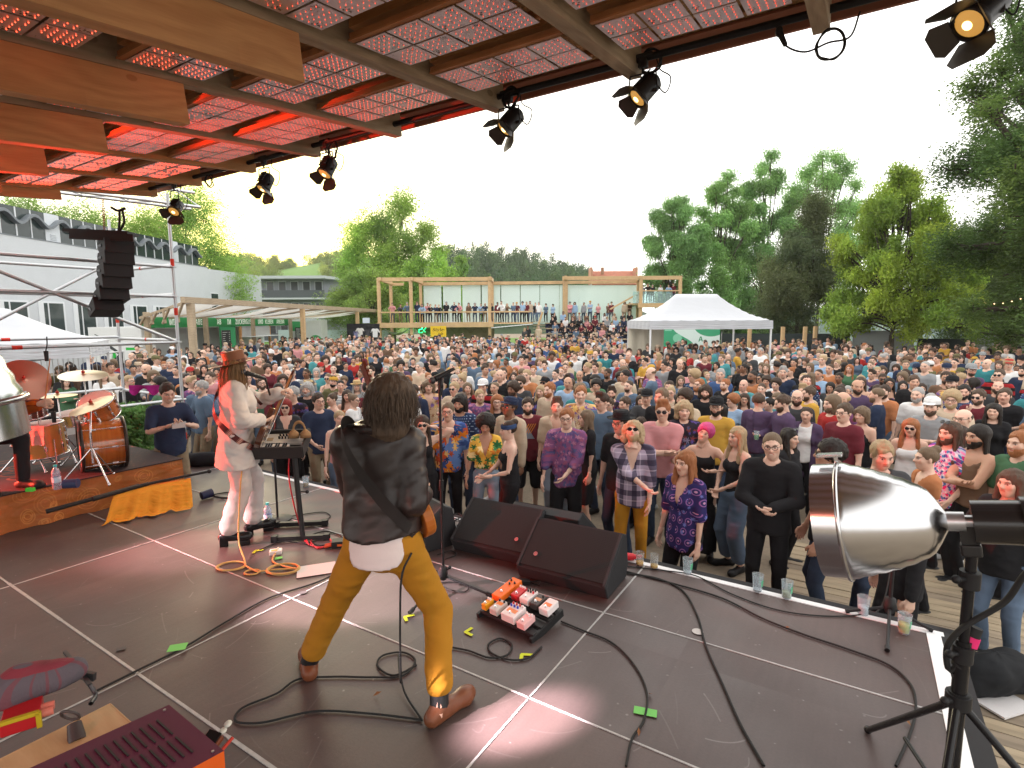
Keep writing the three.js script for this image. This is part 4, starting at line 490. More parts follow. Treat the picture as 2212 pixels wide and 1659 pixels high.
// ================================================================ figures: bodies, heads, hands, hair and clothes meshed from smooth distance fields
function netMesh(f, lo, hi, cell, colorFn) {
  const nx = Math.ceil((hi[0] - lo[0]) / cell) + 2, ny = Math.ceil((hi[1] - lo[1]) / cell) + 2, nz = Math.ceil((hi[2] - lo[2]) / cell) + 2, F = new Float32Array(nx * ny * nz), ox = lo[0] - cell / 2, oy = lo[1] - cell / 2, oz = lo[2] - cell / 2, B = 5, id = (i, j, k) => (k * ny + j) * nx + i;
  for (let K = 0; K < nz; K += B) for (let J = 0; J < ny; J += B) for (let I = 0; I < nx; I += B) {
    const c = f(ox + (I + B / 2) * cell, oy + (J + B / 2) * cell, oz + (K + B / 2) * cell), far = Math.abs(c) > B * cell * 1.7;
    for (let k = K; k < Math.min(K + B, nz); k++) for (let j = J; j < Math.min(J + B, ny); j++) for (let i = I; i < Math.min(I + B, nx); i++) F[id(i, j, k)] = far ? c : f(ox + i * cell, oy + j * cell, oz + k * cell);
  }
  const vid = new Int32Array(nx * ny * nz).fill(-1), pos = [], idx = [];
  const E = [[0, 1], [0, 2], [0, 4], [1, 3], [1, 5], [2, 3], [2, 6], [3, 7], [4, 5], [4, 6], [5, 7], [6, 7]], g = new Float32Array(8);
  for (let k = 0; k < nz - 1; k++) for (let j = 0; j < ny - 1; j++) for (let i = 0; i < nx - 1; i++) {
    let m = 0; for (let c = 0; c < 8; c++) { const v = g[c] = F[id(i + (c & 1), j + ((c >> 1) & 1), k + (c >> 2))]; if (v < 0) m |= 1 << c; }
    if (m === 0 || m === 255) continue;
    let x = 0, y = 0, z = 0, n = 0; for (const [a, b] of E) { if ((g[a] < 0) === (g[b] < 0)) continue; const t = g[a] / (g[a] - g[b]); x += (a & 1) + t * ((b & 1) - (a & 1)); y += ((a >> 1) & 1) + t * (((b >> 1) & 1) - ((a >> 1) & 1)); z += (a >> 2) + t * ((b >> 2) - (a >> 2)); n++; }
    vid[id(i, j, k)] = pos.length / 3; pos.push(ox + (i + x / n) * cell, oy + (j + y / n) * cell, oz + (k + z / n) * cell);
  }
  for (let k = 1; k < nz - 1; k++) for (let j = 1; j < ny - 1; j++) for (let i = 1; i < nx - 1; i++) {
    const s = F[id(i, j, k)] < 0;
    for (let a = 0; a < 3; a++) { const t = F[a === 0 ? id(i + 1, j, k) : a === 1 ? id(i, j + 1, k) : id(i, j, k + 1)] < 0; if (s === t) continue;
      const q = a === 0 ? [id(i, j, k), id(i, j - 1, k), id(i, j - 1, k - 1), id(i, j, k - 1)] : a === 1 ? [id(i, j, k), id(i, j, k - 1), id(i - 1, j, k - 1), id(i - 1, j, k)] : [id(i, j, k), id(i - 1, j, k), id(i - 1, j - 1, k), id(i, j - 1, k)];
      const v = q.map((w) => vid[w]); if (v.some((w) => w < 0)) continue; if (s) v.reverse(); idx.push(v[0], v[2], v[1], v[0], v[3], v[2]); }
  }
  const G = new THREE.BufferGeometry(); G.setAttribute('position', new THREE.Float32BufferAttribute(pos, 3)); G.setIndex(idx); G.computeVertexNormals();
  if (colorFn) { const c = new Float32Array(pos.length); for (let i = 0; i < pos.length; i += 3) { const q = colorFn(pos[i], pos[i + 1], pos[i + 2]); c[i] = q[0]; c[i + 1] = q[1]; c[i + 2] = q[2]; } G.setAttribute('color', new THREE.BufferAttribute(c, 3)); }
  const uv = new Float32Array(pos.length / 3 * 2); for (let i = 0; i < pos.length / 3; i++) { uv[2 * i] = Math.atan2(pos[3 * i], pos[3 * i + 2]) * 0.17; uv[2 * i + 1] = pos[3 * i + 1]; } G.setAttribute('uv', new THREE.BufferAttribute(uv, 2));
  return G;
}
const smin = (a, b, k) => { const h = Math.max(k - Math.abs(a - b), 0) / k; return Math.min(a, b) - h * h * k * 0.25; }, smax = (a, b, k) => -smin(-a, -b, k);
// bone: [ax,ay,az, bx,by,bz, ra, rb, flat]  flat < 1 squeezes the depth
function cap(a, b, ra, rb, sz = 1) { const dx = b.x - a.x, dy = b.y - a.y, dz = (b.z - a.z) / sz, L = dx * dx + dy * dy + dz * dz || 1e-9; return (x, y, z) => { const px = x - a.x, py = y - a.y, pz = (z - a.z) / sz; let h = (px * dx + py * dy + pz * dz) / L; h = h < 0 ? 0 : h > 1 ? 1 : h; const ex = px - h * dx, ey = py - h * dy, ez = pz - h * dz; return (Math.sqrt(ex * ex + ey * ey + ez * ez) - ra - h * (rb - ra)) * (sz < 1 ? sz * 0.35 + 0.65 : 1); }; }
function ell(cx, cy, cz, rx, ry, rz) { return (x, y, z) => { const px = (x - cx) / rx, py = (y - cy) / ry, pz = (z - cz) / rz, k0 = Math.sqrt(px * px + py * py + pz * pz), qx = px / rx, qy = py / ry, qz = pz / rz, k1 = Math.sqrt(qx * qx + qy * qy + qz * qz) || 1e-6; return k0 * (k0 - 1) / k1; }; }
const union = (list, k) => (x, y, z) => { let d = 1e3; for (const f of list) { const e = f(x, y, z); d = d > 500 ? e : smin(d, e, k); } return d; };
function bounds(pts, r) { const lo = [1e9, 1e9, 1e9], hi = [-1e9, -1e9, -1e9]; for (const p of pts) { const q = [p.x, p.y, p.z]; for (let i = 0; i < 3; i++) { lo[i] = Math.min(lo[i], q[i] - r); hi[i] = Math.max(hi[i], q[i] + r); } } return [lo, hi]; }
// ---------------------------------------------------------------- head: origin between the ears, faces +z
const headField = (() => {
  const skull = ell(0, 0.035, -0.012, 0.076, 0.088, 0.096), face = ell(0, -0.02, 0.028, 0.062, 0.092, 0.066), jaw = cap(V(0, -0.082, 0.05), V(0, -0.055, 0.02), 0.03, 0.05), brow = cap(V(-0.032, 0.028, 0.082), V(0.032, 0.028, 0.082), 0.012, 0.012), nose = cap(V(0, 0.018, 0.086), V(0, -0.022, 0.108), 0.008, 0.0135), nostril = cap(V(-0.011, -0.026, 0.096), V(0.011, -0.026, 0.096), 0.009, 0.009), lip = cap(V(-0.018, -0.052, 0.084), V(0.018, -0.052, 0.084), 0.0085, 0.0085), cheek1 = ell(-0.04, -0.015, 0.058, 0.026, 0.024, 0.024), cheek2 = ell(0.04, -0.015, 0.058, 0.026, 0.024, 0.024), ear1 = ell(-0.079, 0, -0.008, 0.009, 0.031, 0.018), ear2 = ell(0.079, 0, -0.008, 0.009, 0.031, 0.018), s1 = ell(-0.031, 0.008, 0.094, 0.017, 0.011, 0.014), s2 = ell(0.031, 0.008, 0.094, 0.017, 0.011, 0.014), e1 = ell(-0.031, 0.008, 0.074, 0.0125, 0.0105, 0.0125), e2 = ell(0.031, 0.008, 0.074, 0.0125, 0.0105, 0.0125), neck = cap(V(0, -0.06, -0.018), V(0, -0.20, -0.03), 0.05, 0.056);
  return (x, y, z) => { let d = smin(skull(x, y, z), face(x, y, z), 0.03); d = smin(d, jaw(x, y, z), 0.03); d = smin(d, brow(x, y, z), 0.016); d = smin(d, smin(cheek1(x, y, z), cheek2(x, y, z), 0.01), 0.02); d = smax(d, -Math.min(s1(x, y, z), s2(x, y, z)), 0.012); d = smin(d, smin(nose(x, y, z), nostril(x, y, z), 0.01), 0.012); d = smin(d, lip(x, y, z), 0.008); d = Math.min(d, e1(x, y, z), e2(x, y, z)); d = smin(d, Math.min(ear1(x, y, z), ear2(x, y, z)), 0.008); return smin(d, neck(x, y, z), 0.03); };
})();
const SKIN = 1;
function headColor(mouthOpen) { return (x, y, z) => {                 // multipliers of the skin colour: lips, eyes, brows
  const ax = Math.abs(x); if (z > 0.05) {
    const ex = (ax - 0.031) / 0.0135, ey = (y - 0.008) / 0.0075, e = ex * ex + ey * ey; if (e < 1) { const i = Math.hypot(ax - 0.031, y - 0.008); return i < 0.0062 ? [0.06, 0.06, 0.07] : [1.15, 1.5, 1.75]; }
    if (e < 1.9 && y > 0.008) return [0.35, 0.28, 0.28];
    const b = (y - 0.030 + Math.abs(ax - 0.034) * 0.16) / 0.0055; if (b * b < 1 && ax > 0.014 && ax < 0.053) return [0.30, 0.27, 0.26];
    const lx = x / 0.025, ly = (y + 0.052) / 0.0095, l = lx * lx + ly * ly; if (l < 1) return mouthOpen && Math.abs(y + 0.053) < 0.004 && ax < 0.017 ? [1.3, 1.7, 1.9] : Math.abs(y + 0.052) < 0.0018 ? [0.45, 0.3, 0.3] : [0.88, 0.52, 0.52];
    const c = Math.hypot(ax - 0.042, y + 0.018); if (c < 0.024) return [1.04, 0.92, 0.9];
    if (Math.hypot(ax - 0.0, y + 0.024) < 0.015 && z > 0.09) return [1.05, 0.92, 0.9];
  }
  return [1, 1, 1]; }; }
const heads = new Map();
function headGeo(cell, smile) { const k = cell + (smile ? 's' : ''); if (!heads.has(k)) heads.set(k, netMesh(headField, [-0.095, -0.175, -0.12], [0.095, 0.13, 0.125], cell, headColor(smile))); return heads.get(k); }
// ---------------------------------------------------------------- hand: wrist at the origin, fingers down -y, thumb to +z, palm to -x
const hands = new Map();
function handGeo(cell, curl) {
  const key = cell + '_' + curl; if (hands.has(key)) return hands.get(key); const f = [cap(V(0, 0.03, 0), V(0, -0.01, 0), 0.026, 0.024, 1.0)], pts = [V(0, 0.03, 0)], kz = [0.030, 0.010, -0.010, -0.028], ln = [0.072, 0.082, 0.076, 0.060];
  for (let i = 0; i < 4; i++) { const k = V(0, -0.088 + Math.abs(i - 1) * 0.004, kz[i]); f.push(cap(V(0, -0.01, kz[i] * 0.6), k, 0.0145, 0.0115)); let a = 0, p = k; const seg = [0.46, 0.30, 0.24]; for (let s = 0; s < 3; s++) { a += curl * (s === 0 ? 0.75 : 0.85) + 0.04 * i * curl; const q = p.clone().add(V(-Math.sin(a), -Math.cos(a), kz[i] * 0.06).multiplyScalar(ln[i] * seg[s])); f.push(cap(p, q, 0.0098 - s * 0.0009, 0.0092 - s * 0.0009)); pts.push(q); p = q; } }
  let p = V(-0.004, -0.03, 0.022); for (const q of [V(-0.014, -0.056, 0.046), V(-0.022 - 0.012 * curl, -0.082, 0.054), V(-0.03 - 0.02 * curl, -0.104, 0.052)]) { f.push(cap(p, q, 0.0125, 0.0098)); pts.push(q); p = q; }
  const [lo, hi] = bounds(pts, 0.04), g = netMesh(union(f, cell > 0.007 ? 0.004 : 0.008), lo, hi, cell); hands.set(key, g); return g;
}
// ---------------------------------------------------------------- skeleton and pose
function bend(a, c, l1, l2, hint) { const d = c.clone().sub(a); let L = d.length(); const M = (l1 + l2) * 0.998; if (L > M) { d.multiplyScalar(M / L); c.copy(a).add(d); L = M; } const u = d.clone().normalize(), k = (l1 * l1 - l2 * l2 + L * L) / (2 * L), h = Math.sqrt(Math.max(0, l1 * l1 - k * k)), n = hint.clone().addScaledVector(u, -hint.dot(u)).normalize(); return a.clone().addScaledVector(u, k).addScaledVector(n, h); }
const v3 = (a) => (a.isVector3 ? a.clone() : V(...a));
// pose keys: L*/R* = the +x / -x side; lw, rw wrist; lh, rh elbow hint; la, ra ankle; lk, rk knee hint; pelvis, chest offset; yaw, pitch, tilt of the head
function skeleton(p = {}, fem = 0) {
  const J = {}, pel = v3(p.pelvis || [0, 0.94, 0]), lean = v3(p.lean || [0, 0, 0]), sw = p.sw || (fem ? 0.158 : 0.178), tw = p.twist || 0, rot = (v) => v.applyAxisAngle(V(0, 1, 0), tw);
  J.pel = pel; J.waist = pel.clone().add(V(lean.x * 0.35, 0.15, lean.z * 0.35)); J.chest = pel.clone().add(V(lean.x * 0.8, 0.36 + lean.y, lean.z * 0.8)); J.nb = pel.clone().add(V(lean.x, 0.52 + lean.y, lean.z - 0.015)); J.sh = [1, -1].map((s) => pel.clone().add(V(lean.x, 0.475 + lean.y, lean.z)).add(rot(V(s * sw, s * (p.shrug || 0), 0)))); J.head = v3(p.head || J.nb.clone().add(V(lean.x * 0.15, 0.165, 0.035 + lean.z * 0.15)));
  J.wr = [v3(p.lw || [0.25, 0.86, 0.06]), v3(p.rw || [-0.25, 0.86, 0.06])]; J.el = [0, 1].map((i) => bend(J.sh[i], J.wr[i], 0.285, 0.255, v3((i ? p.rh : p.lh) || [i ? -0.5 : 0.5, 0, -1])));
  J.hip = [1, -1].map((s) => pel.clone().add(rot(V(s * 0.09, -0.02, 0)))); J.an = [v3(p.la || [0.11, 0.085, -0.02]), v3(p.ra || [-0.11, 0.085, -0.02])]; J.kn = [0, 1].map((i) => bend(J.hip[i], J.an[i], 0.435, 0.425, v3((i ? p.rk : p.lk) || [i ? -0.15 : 0.15, 0, 1])));
  J.toe = [0, 1].map((i) => v3((i ? p.rt : p.lt) || J.an[i].clone().add(V(i ? -0.045 : 0.045, -0.055, 0.15))));
  J.headM = M4().compose(J.head, new THREE.Quaternion().setFromEuler(new THREE.Euler(p.pitch || 0, p.yaw || 0, p.tilt || 0, 'YXZ')), V(fem ? 0.95 : 1, fem ? 0.96 : 1, fem ? 0.95 : 1)); J.fem = fem; return J;
}
function torsoPrims(J, add, fem, belly = 0) { const c = J.chest, w = J.waist, p = J.pel, f = fem; return [
  cap(c.clone().add(V(0, 0.04, -0.005)), w, (f ? 0.130 : 0.152) + add, (f ? 0.112 : 0.134) + add + belly * 0.3, 0.70), cap(w, p, (f ? 0.114 : 0.134) + add + belly, (f ? 0.152 : 0.146) + add + belly * 0.5, 0.74), cap(J.sh[0].clone().lerp(J.sh[1], 0.12), J.sh[1].clone().lerp(J.sh[0], 0.12), 0.062 + add, 0.062 + add, 0.9), cap(J.nb.clone().add(V(0, -0.03, 0)), J.chest.clone().add(V(0, 0.1, -0.01)), 0.07 + add, 0.1 + add, 0.8), ...(f ? [ell(c.x - 0.062, c.y - 0.02, c.z + 0.075, 0.062 + add, 0.062 + add, 0.055 + add), ell(c.x + 0.062, c.y - 0.02, c.z + 0.075, 0.062 + add, 0.062 + add, 0.055 + add)] : [])]; }
const armR = (fem) => (fem ? [0.045, 0.036, 0.033, 0.023] : [0.052, 0.042, 0.038, 0.027]);
function armPrims(J, i, add, upTo = 1, flare = 0) { const r = armR(J.fem), out = [], a = J.sh[i], e = J.el[i], w = J.wr[i]; const u = Math.min(1, upTo * 2), q = mixV(a, e, u); out.push(cap(a, q, r[0] + add + 0.006, lerp(r[0], r[1], u) + add + flare * u)); if (upTo > 0.5) { const k = (upTo - 0.5) * 2; out.push(cap(e, mixV(e, w, k), r[1] + add + flare * 0.6, lerp(r[2], r[3], k) + add + flare)); } return out; }
function legPrims(J, i, add, upTo = 1, flare = 0) { const f = J.fem, h = J.hip[i], k = J.kn[i], a = J.an[i], u = Math.min(1, upTo * 2), out = [cap(h, mixV(h, k, u), (f ? 0.088 : 0.086) + add, lerp(f ? 0.086 : 0.084, 0.055, u) + add + flare * 0.4 * u)]; if (upTo > 0.5) { const v = (upTo - 0.5) * 2; out.push(cap(k, mixV(k, a, v), 0.054 + add + flare * 0.4, lerp(0.054, 0.037, v) + add + flare * v)); if (!add) out.push(cap(mixV(k, a, 0.25).add(V(0, 0, -0.02)), mixV(k, a, 0.5), 0.046, 0.036)); } return out; }
// wrist frame: -y along the forearm, thumb near the given side
function handMatrix(J, i, thumb) { const d = J.wr[i].clone().sub(J.el[i]).normalize(), y = d.clone().negate(), t = thumb || V(0, 0, 1), z = t.clone().addScaledVector(y, -t.dot(y)).normalize(), x = y.clone().cross(z); const m = M4().makeBasis(x, y, z).setPosition(J.wr[i]); if (i === 1) m.multiply(M4().makeScale(-1, 1, 1)); return m; }
function flipped(g) { const q = g.clone(), ix = q.index.array.slice(); for (let i = 0; i < ix.length; i += 3) { const t = ix[i]; ix[i] = ix[i + 1]; ix[i + 1] = t; } q.setIndex(new THREE.BufferAttribute(ix, 1)); return q; }
function joinIdx(list) { for (const g of list) { if (!g.attributes.color) g.setAttribute('color', new THREE.BufferAttribute(new Float32Array(g.attributes.position.count * 3).fill(1), 3)); if (!g.attributes.uv) g.setAttribute('uv', new THREE.BufferAttribute(new Float32Array(g.attributes.position.count * 2), 2)); } return mergeGeometries(list); }
const LOD = { hero: { body: 0.016, head: 0.005, hand: 0.0045, cloth: 0.0115, hair: 0.0075 }, near: { body: 0.027, head: 0.0075, hand: 0.0085, cloth: 0.0205, hair: 0.0125 }, mid: { body: 0.038, head: 0.0122, hand: 0.0125, cloth: 0.0325, hair: 0.0155 }, far: { body: 0.058, head: 0.0185, hand: 0, cloth: 0.05, hair: 0.03 } };
function bodyGeo(J, lod, o = {}) {
  const L = LOD[lod], pr = torsoPrims(J, 0, J.fem), limbs = []; for (const i of [0, 1]) { limbs.push(...armPrims(J, i, 0), ...legPrims(J, i, 0), cap(J.an[i].clone().add(V(0, -0.03, -0.02)), J.toe[i], 0.036, 0.028)); }
  const nk = cap(J.nb.clone().add(V(0, -0.02, -0.005)), J.head.clone().add(V(0, -0.07, -0.02)), 0.058, 0.052), t = union(pr, 0.05), l = union(limbs, 0.012), f = (x, y, z) => smin(smin(t(x, y, z), l(x, y, z), 0.03), nk(x, y, z), 0.03);
  if (lod === 'far') { const sm = [0, 1].map((i) => { const d = J.wr[i].clone().sub(J.el[i]).normalize(); return cap(J.wr[i], J.wr[i].clone().addScaledVector(d, 0.11), 0.034, 0.024); }); limbs.push(...sm); }
  const [lo, hi] = bounds([...J.wr, ...J.el, ...J.kn, ...J.an, ...J.toe, ...J.sh, J.pel, J.nb], 0.2); hi[1] = J.head.y - 0.05; const list = [netMesh(union([f, ...(lod === 'far' ? limbs.slice(-2) : [])], 0.02), lo, hi, L.body)];
  list.push(headGeo(L.head, o.smile).clone().applyMatrix4(J.headM));
  if (L.hand) for (const i of [0, 1]) { const g = handGeo(L.hand, (i ? o.rcurl : o.lcurl) ?? 0.45); list.push((i ? flipped(g) : g.clone()).applyMatrix4(handMatrix(J, i, i ? o.rthumb : o.lthumb))); }
  return joinIdx(list);
}
// clothes ------------------------------------------------------------------
const wr3 = (x, y, z, s) => { const q = y + 0.6 * x * Math.sin(s * 2.1); return 0.55 * N3.noise(x * 8 + s, q * 9 + s, z * 8) + 0.5 * (0.35 - Math.abs(N3.noise(x * 9, q * 19 + s, z * 9))); };
function topGeo(J, lod, o = {}) {                                    // sleeve 0..1 of the arm, hem below the pelvis, loose, neck: 'crew' | 'tank' | 'open'
  const { sleeve = 0.4, hem = 0.10, loose = 0.02, neck = 'crew', flare = 0.007, crop = 0, belly = 0, wr = 0.014, seed = 1, open = false, hood = 0 } = o, cell = LOD[lod].cloth;
  const t = torsoPrims(J, loose, J.fem, belly), skirtTo = J.pel.clone().add(V(0, -hem - 0.1, 0)); t.push(cap(J.waist, skirtTo, (J.fem ? 0.122 : 0.14) + loose + belly, (J.fem ? 0.165 : 0.162) + loose + (o.hemFlare || 0.012), 0.80));
  if (hood) t.push(ell(J.nb.x, J.nb.y + 0.0, J.nb.z - 0.08, 0.13, 0.07, 0.08));
  const tf = union(t, 0.05), arms = sleeve > 0 ? union([...armPrims(J, 0, loose * 0.5 + 0.003, sleeve, flare), ...armPrims(J, 1, loose * 0.5 + 0.003, sleeve, flare)], 0.012) : null;
  const nk = J.nb.clone().add(V(0, 0.055, 0.02)), nr = neck === 'tank' ? 0.135 : neck === 'open' ? 0.10 : neck === 'shirt' ? 0.062 : 0.078, hy = J.pel.y - hem + crop, s0 = J.sh[0], s1 = J.sh[1];
  const f = (x, y, z) => { let d = tf(x, y, z); if (neck === 'tank') { for (const s of J.sh) { const e = Math.hypot(x - s.x, (y - s.y - 0.02) * 0.75, z - s.z) - 0.098; d = smax(d, -e, 0.015); } } if (arms) d = smin(d, arms(x, y, z), 0.03); if (wr) d += wr * wr3(x, y, z, seed); d = smax(d, hy - y + (o.tail ? o.tail * (x - J.pel.x) ** 8 : 0.012 * Math.sin(x * 14 + seed)), 0.006); const ex = x - nk.x, ey = (y - nk.y) * (neck === 'tank' ? 0.62 : 0.8), ez = z - nk.z - (neck === 'open' ? 0.04 : 0.01); d = smax(d, nr - Math.sqrt(ex * ex + ey * ey + ez * ez), 0.008); if (neck === 'open') { const vx = Math.abs(x - J.chest.x) - Math.max(0, (y - J.chest.y + 0.10)) * 0.28; if (z > J.chest.z) d = Math.max(d, -vx * 0.8 - 0.0); } if (open && z > J.chest.z + 0.02) d = Math.max(d, 0.085 - Math.abs(x - J.chest.x - 0.0)); return d; };
  const pts = [...J.sh, ...(sleeve > 0 ? J.el : []), ...(sleeve > 0.5 ? J.wr : []), J.pel, J.nb, skirtTo]; const [lo, hi] = bounds(pts, 0.25); return netMesh(f, lo, hi, cell);
}
function bottomGeo(J, lod, o = {}) {                                 // length 0..1 of the leg
  const { len = 0.97, loose = 0.008, flare = 0.012, skirt = 0, rise = 0.10, wr = 0.011, seed = 3 } = o, cell = LOD[lod].cloth, p = J.pel; let f, pts;
  const hips = [cap(J.waist.clone().lerp(p, 0.5), p, (J.fem ? 0.125 : 0.134) + loose, (J.fem ? 0.152 : 0.146) + loose, 0.76), cap(J.hip[0], J.hip[1], 0.088 + loose, 0.088 + loose)];
  if (skirt) { const m = J.kn[0].clone().add(J.kn[1]).multiplyScalar(0.5), end = mixV(p, V(m.x, p.y - skirt, m.z), 1); hips.push(cap(p, end, 0.15 + loose, 0.15 + loose + flare * 4, 0.85)); f = union(hips, 0.05); pts = [p, end, J.waist]; const g = f, ey = p.y - skirt; f = (x, y, z) => Math.max(smax(g(x, y, z) + 0.012 * Math.sin(Math.atan2(x - p.x, z - p.z) * 9) * clamp((p.y - y) * 2), ey - y, 0.005), y - p.y - rise); }
  else { const a = union([...legPrims(J, 0, loose, len, flare), ...legPrims(J, 1, loose, len, flare)], 0.012), h = union(hips, 0.04); pts = [...J.kn, ...J.an, p, ...J.hip, J.waist]; f = (x, y, z) => Math.max(smin(h(x, y, z), a(x, y, z), 0.03) + (wr ? wr * wr3(x, y * 1.4, z, seed) : 0), y - p.y - rise); }
  const [lo, hi] = bounds(pts, 0.24); return netMesh(f, lo, hi, cell);
}
function shoesGeo(J, lod, o = {}) { const c = LOD[lod].cloth * 0.8, out = []; for (const i of [0, 1]) { const a = J.an[i], t = J.toe[i], d = t.clone().sub(a).setY(0).normalize(), heel = a.clone().addScaledVector(d, -0.045); heel.y = Math.max(a.y - 0.05, 0.028); const y0 = Math.min(heel.y, t.y) - 0.034; const tip = t.clone().addScaledVector(d, 0.035); tip.y = t.y + 0.006; const f = union([cap(heel, t.clone().add(V(0, 0.006, 0)), 0.042, 0.042), cap(t, tip, 0.042, 0.034), cap(a.clone().add(V(0, o.high ? 0.03 : -0.02, -0.0)), heel.clone().lerp(t, 0.4).add(V(0, 0.02, 0)), 0.045, 0.034)], 0.03), g = (x, y, z) => Math.max(f(x, y, z), y0 - y); const [lo, hi] = bounds([a, heel, tip], 0.09); out.push(netMesh(g, lo, hi, c)); } return joinIdx(out); }
// ---------------------------------------------------------------- hair, in head space
const hairs = new Map();
function hairGeo(style, cell) {
  const key = style + cell; if (hairs.has(key)) return hairs.get(key);
  const scalp = ell(0, 0.042, -0.018, 0.088, 0.098, 0.106), faceCut = ell(0, -0.045, 0.105, 0.075, 0.105, 0.105), lowCut = (y, z, k) => k - y - z * 0.2, strand = (x, y, z, a = 1) => a * (0.006 * N3.noise(x * 55, y * 12, z * 55) + 0.004 * N3.noise(x * 130, y * 22, z * 130));
  const base = (x, y, z) => smax(scalp(x, y, z), -faceCut(x, y, z), 0.012); let f, lo = [-0.14, -0.16, -0.17], hi = [0.14, 0.17, 0.13]; const clump = (x, y, z, s, a) => a * N3.noise(x * s, y * s, z * s);
  const S = {
    short: (x, y, z) => smax(base(x, y, z), lowCut(y, z, -0.03), 0.02) + strand(x, y, z, 1.4) + clump(x, y, z, 38, 0.014), crop: (x, y, z) => smax(base(x, y, z) + 0.006, lowCut(y, z, -0.02), 0.02) + strand(x, y, z, 0.5),
    quiff: (x, y, z) => smin(smax(base(x, y, z), lowCut(y, z, -0.025), 0.02), cap(V(-0.03, 0.125, 0.05), V(0.04, 0.13, 0.04), 0.034, 0.03)(x, y, z), 0.03) + strand(x, y, z) + clump(x, y, z, 30, 0.008),
    wavy: (x, y, z) => smin(base(x, y, z) - 0.012, smin(cap(V(-0.085, 0.06, 0), V(-0.09, -0.08, -0.01), 0.035, 0.04)(x, y, z), cap(V(0.085, 0.06, 0), V(0.09, -0.08, -0.01), 0.035, 0.04)(x, y, z), 0.01), 0.03) + strand(x, y, z, 1.6) + clump(x, y, z, 28, 0.016),
    bob: (x, y, z) => smax(smin(base(x, y, z) - 0.006, cap(V(0, 0.05, -0.03), V(0, -0.09, -0.04), 0.095, 0.10, 0.85)(x, y, z), 0.04), -smin(faceCut(x, y, z), cap(V(0, -0.05, 0.06), V(0, -0.2, 0.08), 0.062, 0.055)(x, y, z), 0.02), 0.012) + strand(x, y, z, 1.3),
    long: (x, y, z) => { const back = cap(V(0, 0.03, -0.045), V(0, -0.34, -0.085), 0.092, 0.11, 0.55)(x, y, z), l = cap(V(-0.078, 0.05, 0.0), V(-0.10, -0.27, 0.045), 0.03, 0.034)(x, y, z), r = cap(V(0.078, 0.05, 0.0), V(0.105, -0.29, 0.04), 0.03, 0.03)(x, y, z); return smin(base(x, y, z) - 0.004, smin(back, smin(l, r, 0.02), 0.03), 0.03) + strand(x, y, z, 1.5) + 0.008 * N3.noise(x * 24, y * 5, z * 24); },
    bun: (x, y, z) => smin(smax(base(x, y, z) + 0.004, lowCut(y, z, -0.05), 0.02), ell(0, 0.11, -0.09, 0.048, 0.045, 0.045)(x, y, z), 0.012) + strand(x, y, z),
    pony: (x, y, z) => smin(smax(base(x, y, z) + 0.003, lowCut(y, z, -0.05), 0.02), smin(cap(V(0, 0.06, -0.11), V(0, 0.03, -0.16), 0.025, 0.03)(x, y, z), cap(V(0, 0.03, -0.16), V(0.02, -0.17, -0.16), 0.034, 0.02)(x, y, z), 0.02), 0.012) + strand(x, y, z),
    afro: (x, y, z) => smax(ell(0, 0.055, -0.03, 0.150, 0.145, 0.145)(x, y, z), -ell(0, -0.05, 0.13, 0.085, 0.12, 0.12)(x, y, z), 0.02) + clump(x, y, z, 45, 0.018) + clump(x, y, z, 100, 0.008), curly: (x, y, z) => smax(ell(0, 0.055, -0.02, 0.112, 0.115, 0.122)(x, y, z), -faceCut(x, y, z), 0.015) + clump(x, y, z, 50, 0.014) + clump(x, y, z, 110, 0.007),
    balding: (x, y, z) => smax(smax(base(x, y, z) + 0.004, lowCut(y, z, -0.03), 0.02), y - 0.045 + z * 0.25, 0.012) + strand(x, y, z, 0.6),
    dreads: (x, y, z) => { let d = base(x, y, z) - 0.004; for (let i = 0; i < 9; i++) { const a = Math.PI * (0.05 + 0.9 * i / 8), c = Math.cos(a), s = -Math.sin(a); d = smin(d, cap(V(c * 0.08, 0.05, s * 0.08), V(c * 0.115, -0.32 - 0.04 * (i % 3), s * 0.10 + 0.02), 0.021, 0.014)(x, y, z), 0.008); } return d + 0.004 * N3.noise(x * 20, y * 90, z * 20); },
  };
  f = S[style]; if (['long', 'dreads'].includes(style)) { lo = [-0.19, -0.48, -0.19]; hi = [0.19, 0.17, 0.13]; } if (style === 'afro') { lo = [-0.19, -0.13, -0.21]; hi = [0.19, 0.23, 0.16]; } if (style === 'pony') { lo = [-0.13, -0.22, -0.22]; } if (style === 'wavy' || style === 'bob') { lo = [-0.17, -0.23, -0.17]; hi = [0.17, 0.17, 0.13]; }
  const g = netMesh(f, lo, hi, cell); hairs.set(key, g); return g;
}
function beardGeo(cell, full = 1) { const key = 'beard' + cell + full; if (!hairs.has(key)) { const f = (x, y, z) => { const j = smin(cap(V(0, -0.085, 0.05), V(0, -0.055, 0.03), 0.036 + 0.008 * full, 0.052)(x, y, z), ell(0, -0.05, 0.03, 0.072, 0.06, 0.066)(x, y, z), 0.02); return smax(smax(j, y + 0.028 - Math.max(0, Math.abs(x) - 0.045) * 1.2, 0.008), 0.0 - z + 0.0 - (Math.abs(x) > 0.05 ? 0.0 : 0.0), 0.01) + 0.004 * N3.noise(x * 70, y * 40, z * 70) + (Math.abs(y + 0.053) < 0.007 && Math.abs(x) < 0.022 && z > 0.07 ? 0.02 : 0); }; hairs.set(key, netMesh(f, [-0.09, -0.15, -0.02], [0.09, 0.0, 0.12], cell)); } return hairs.get(key); }
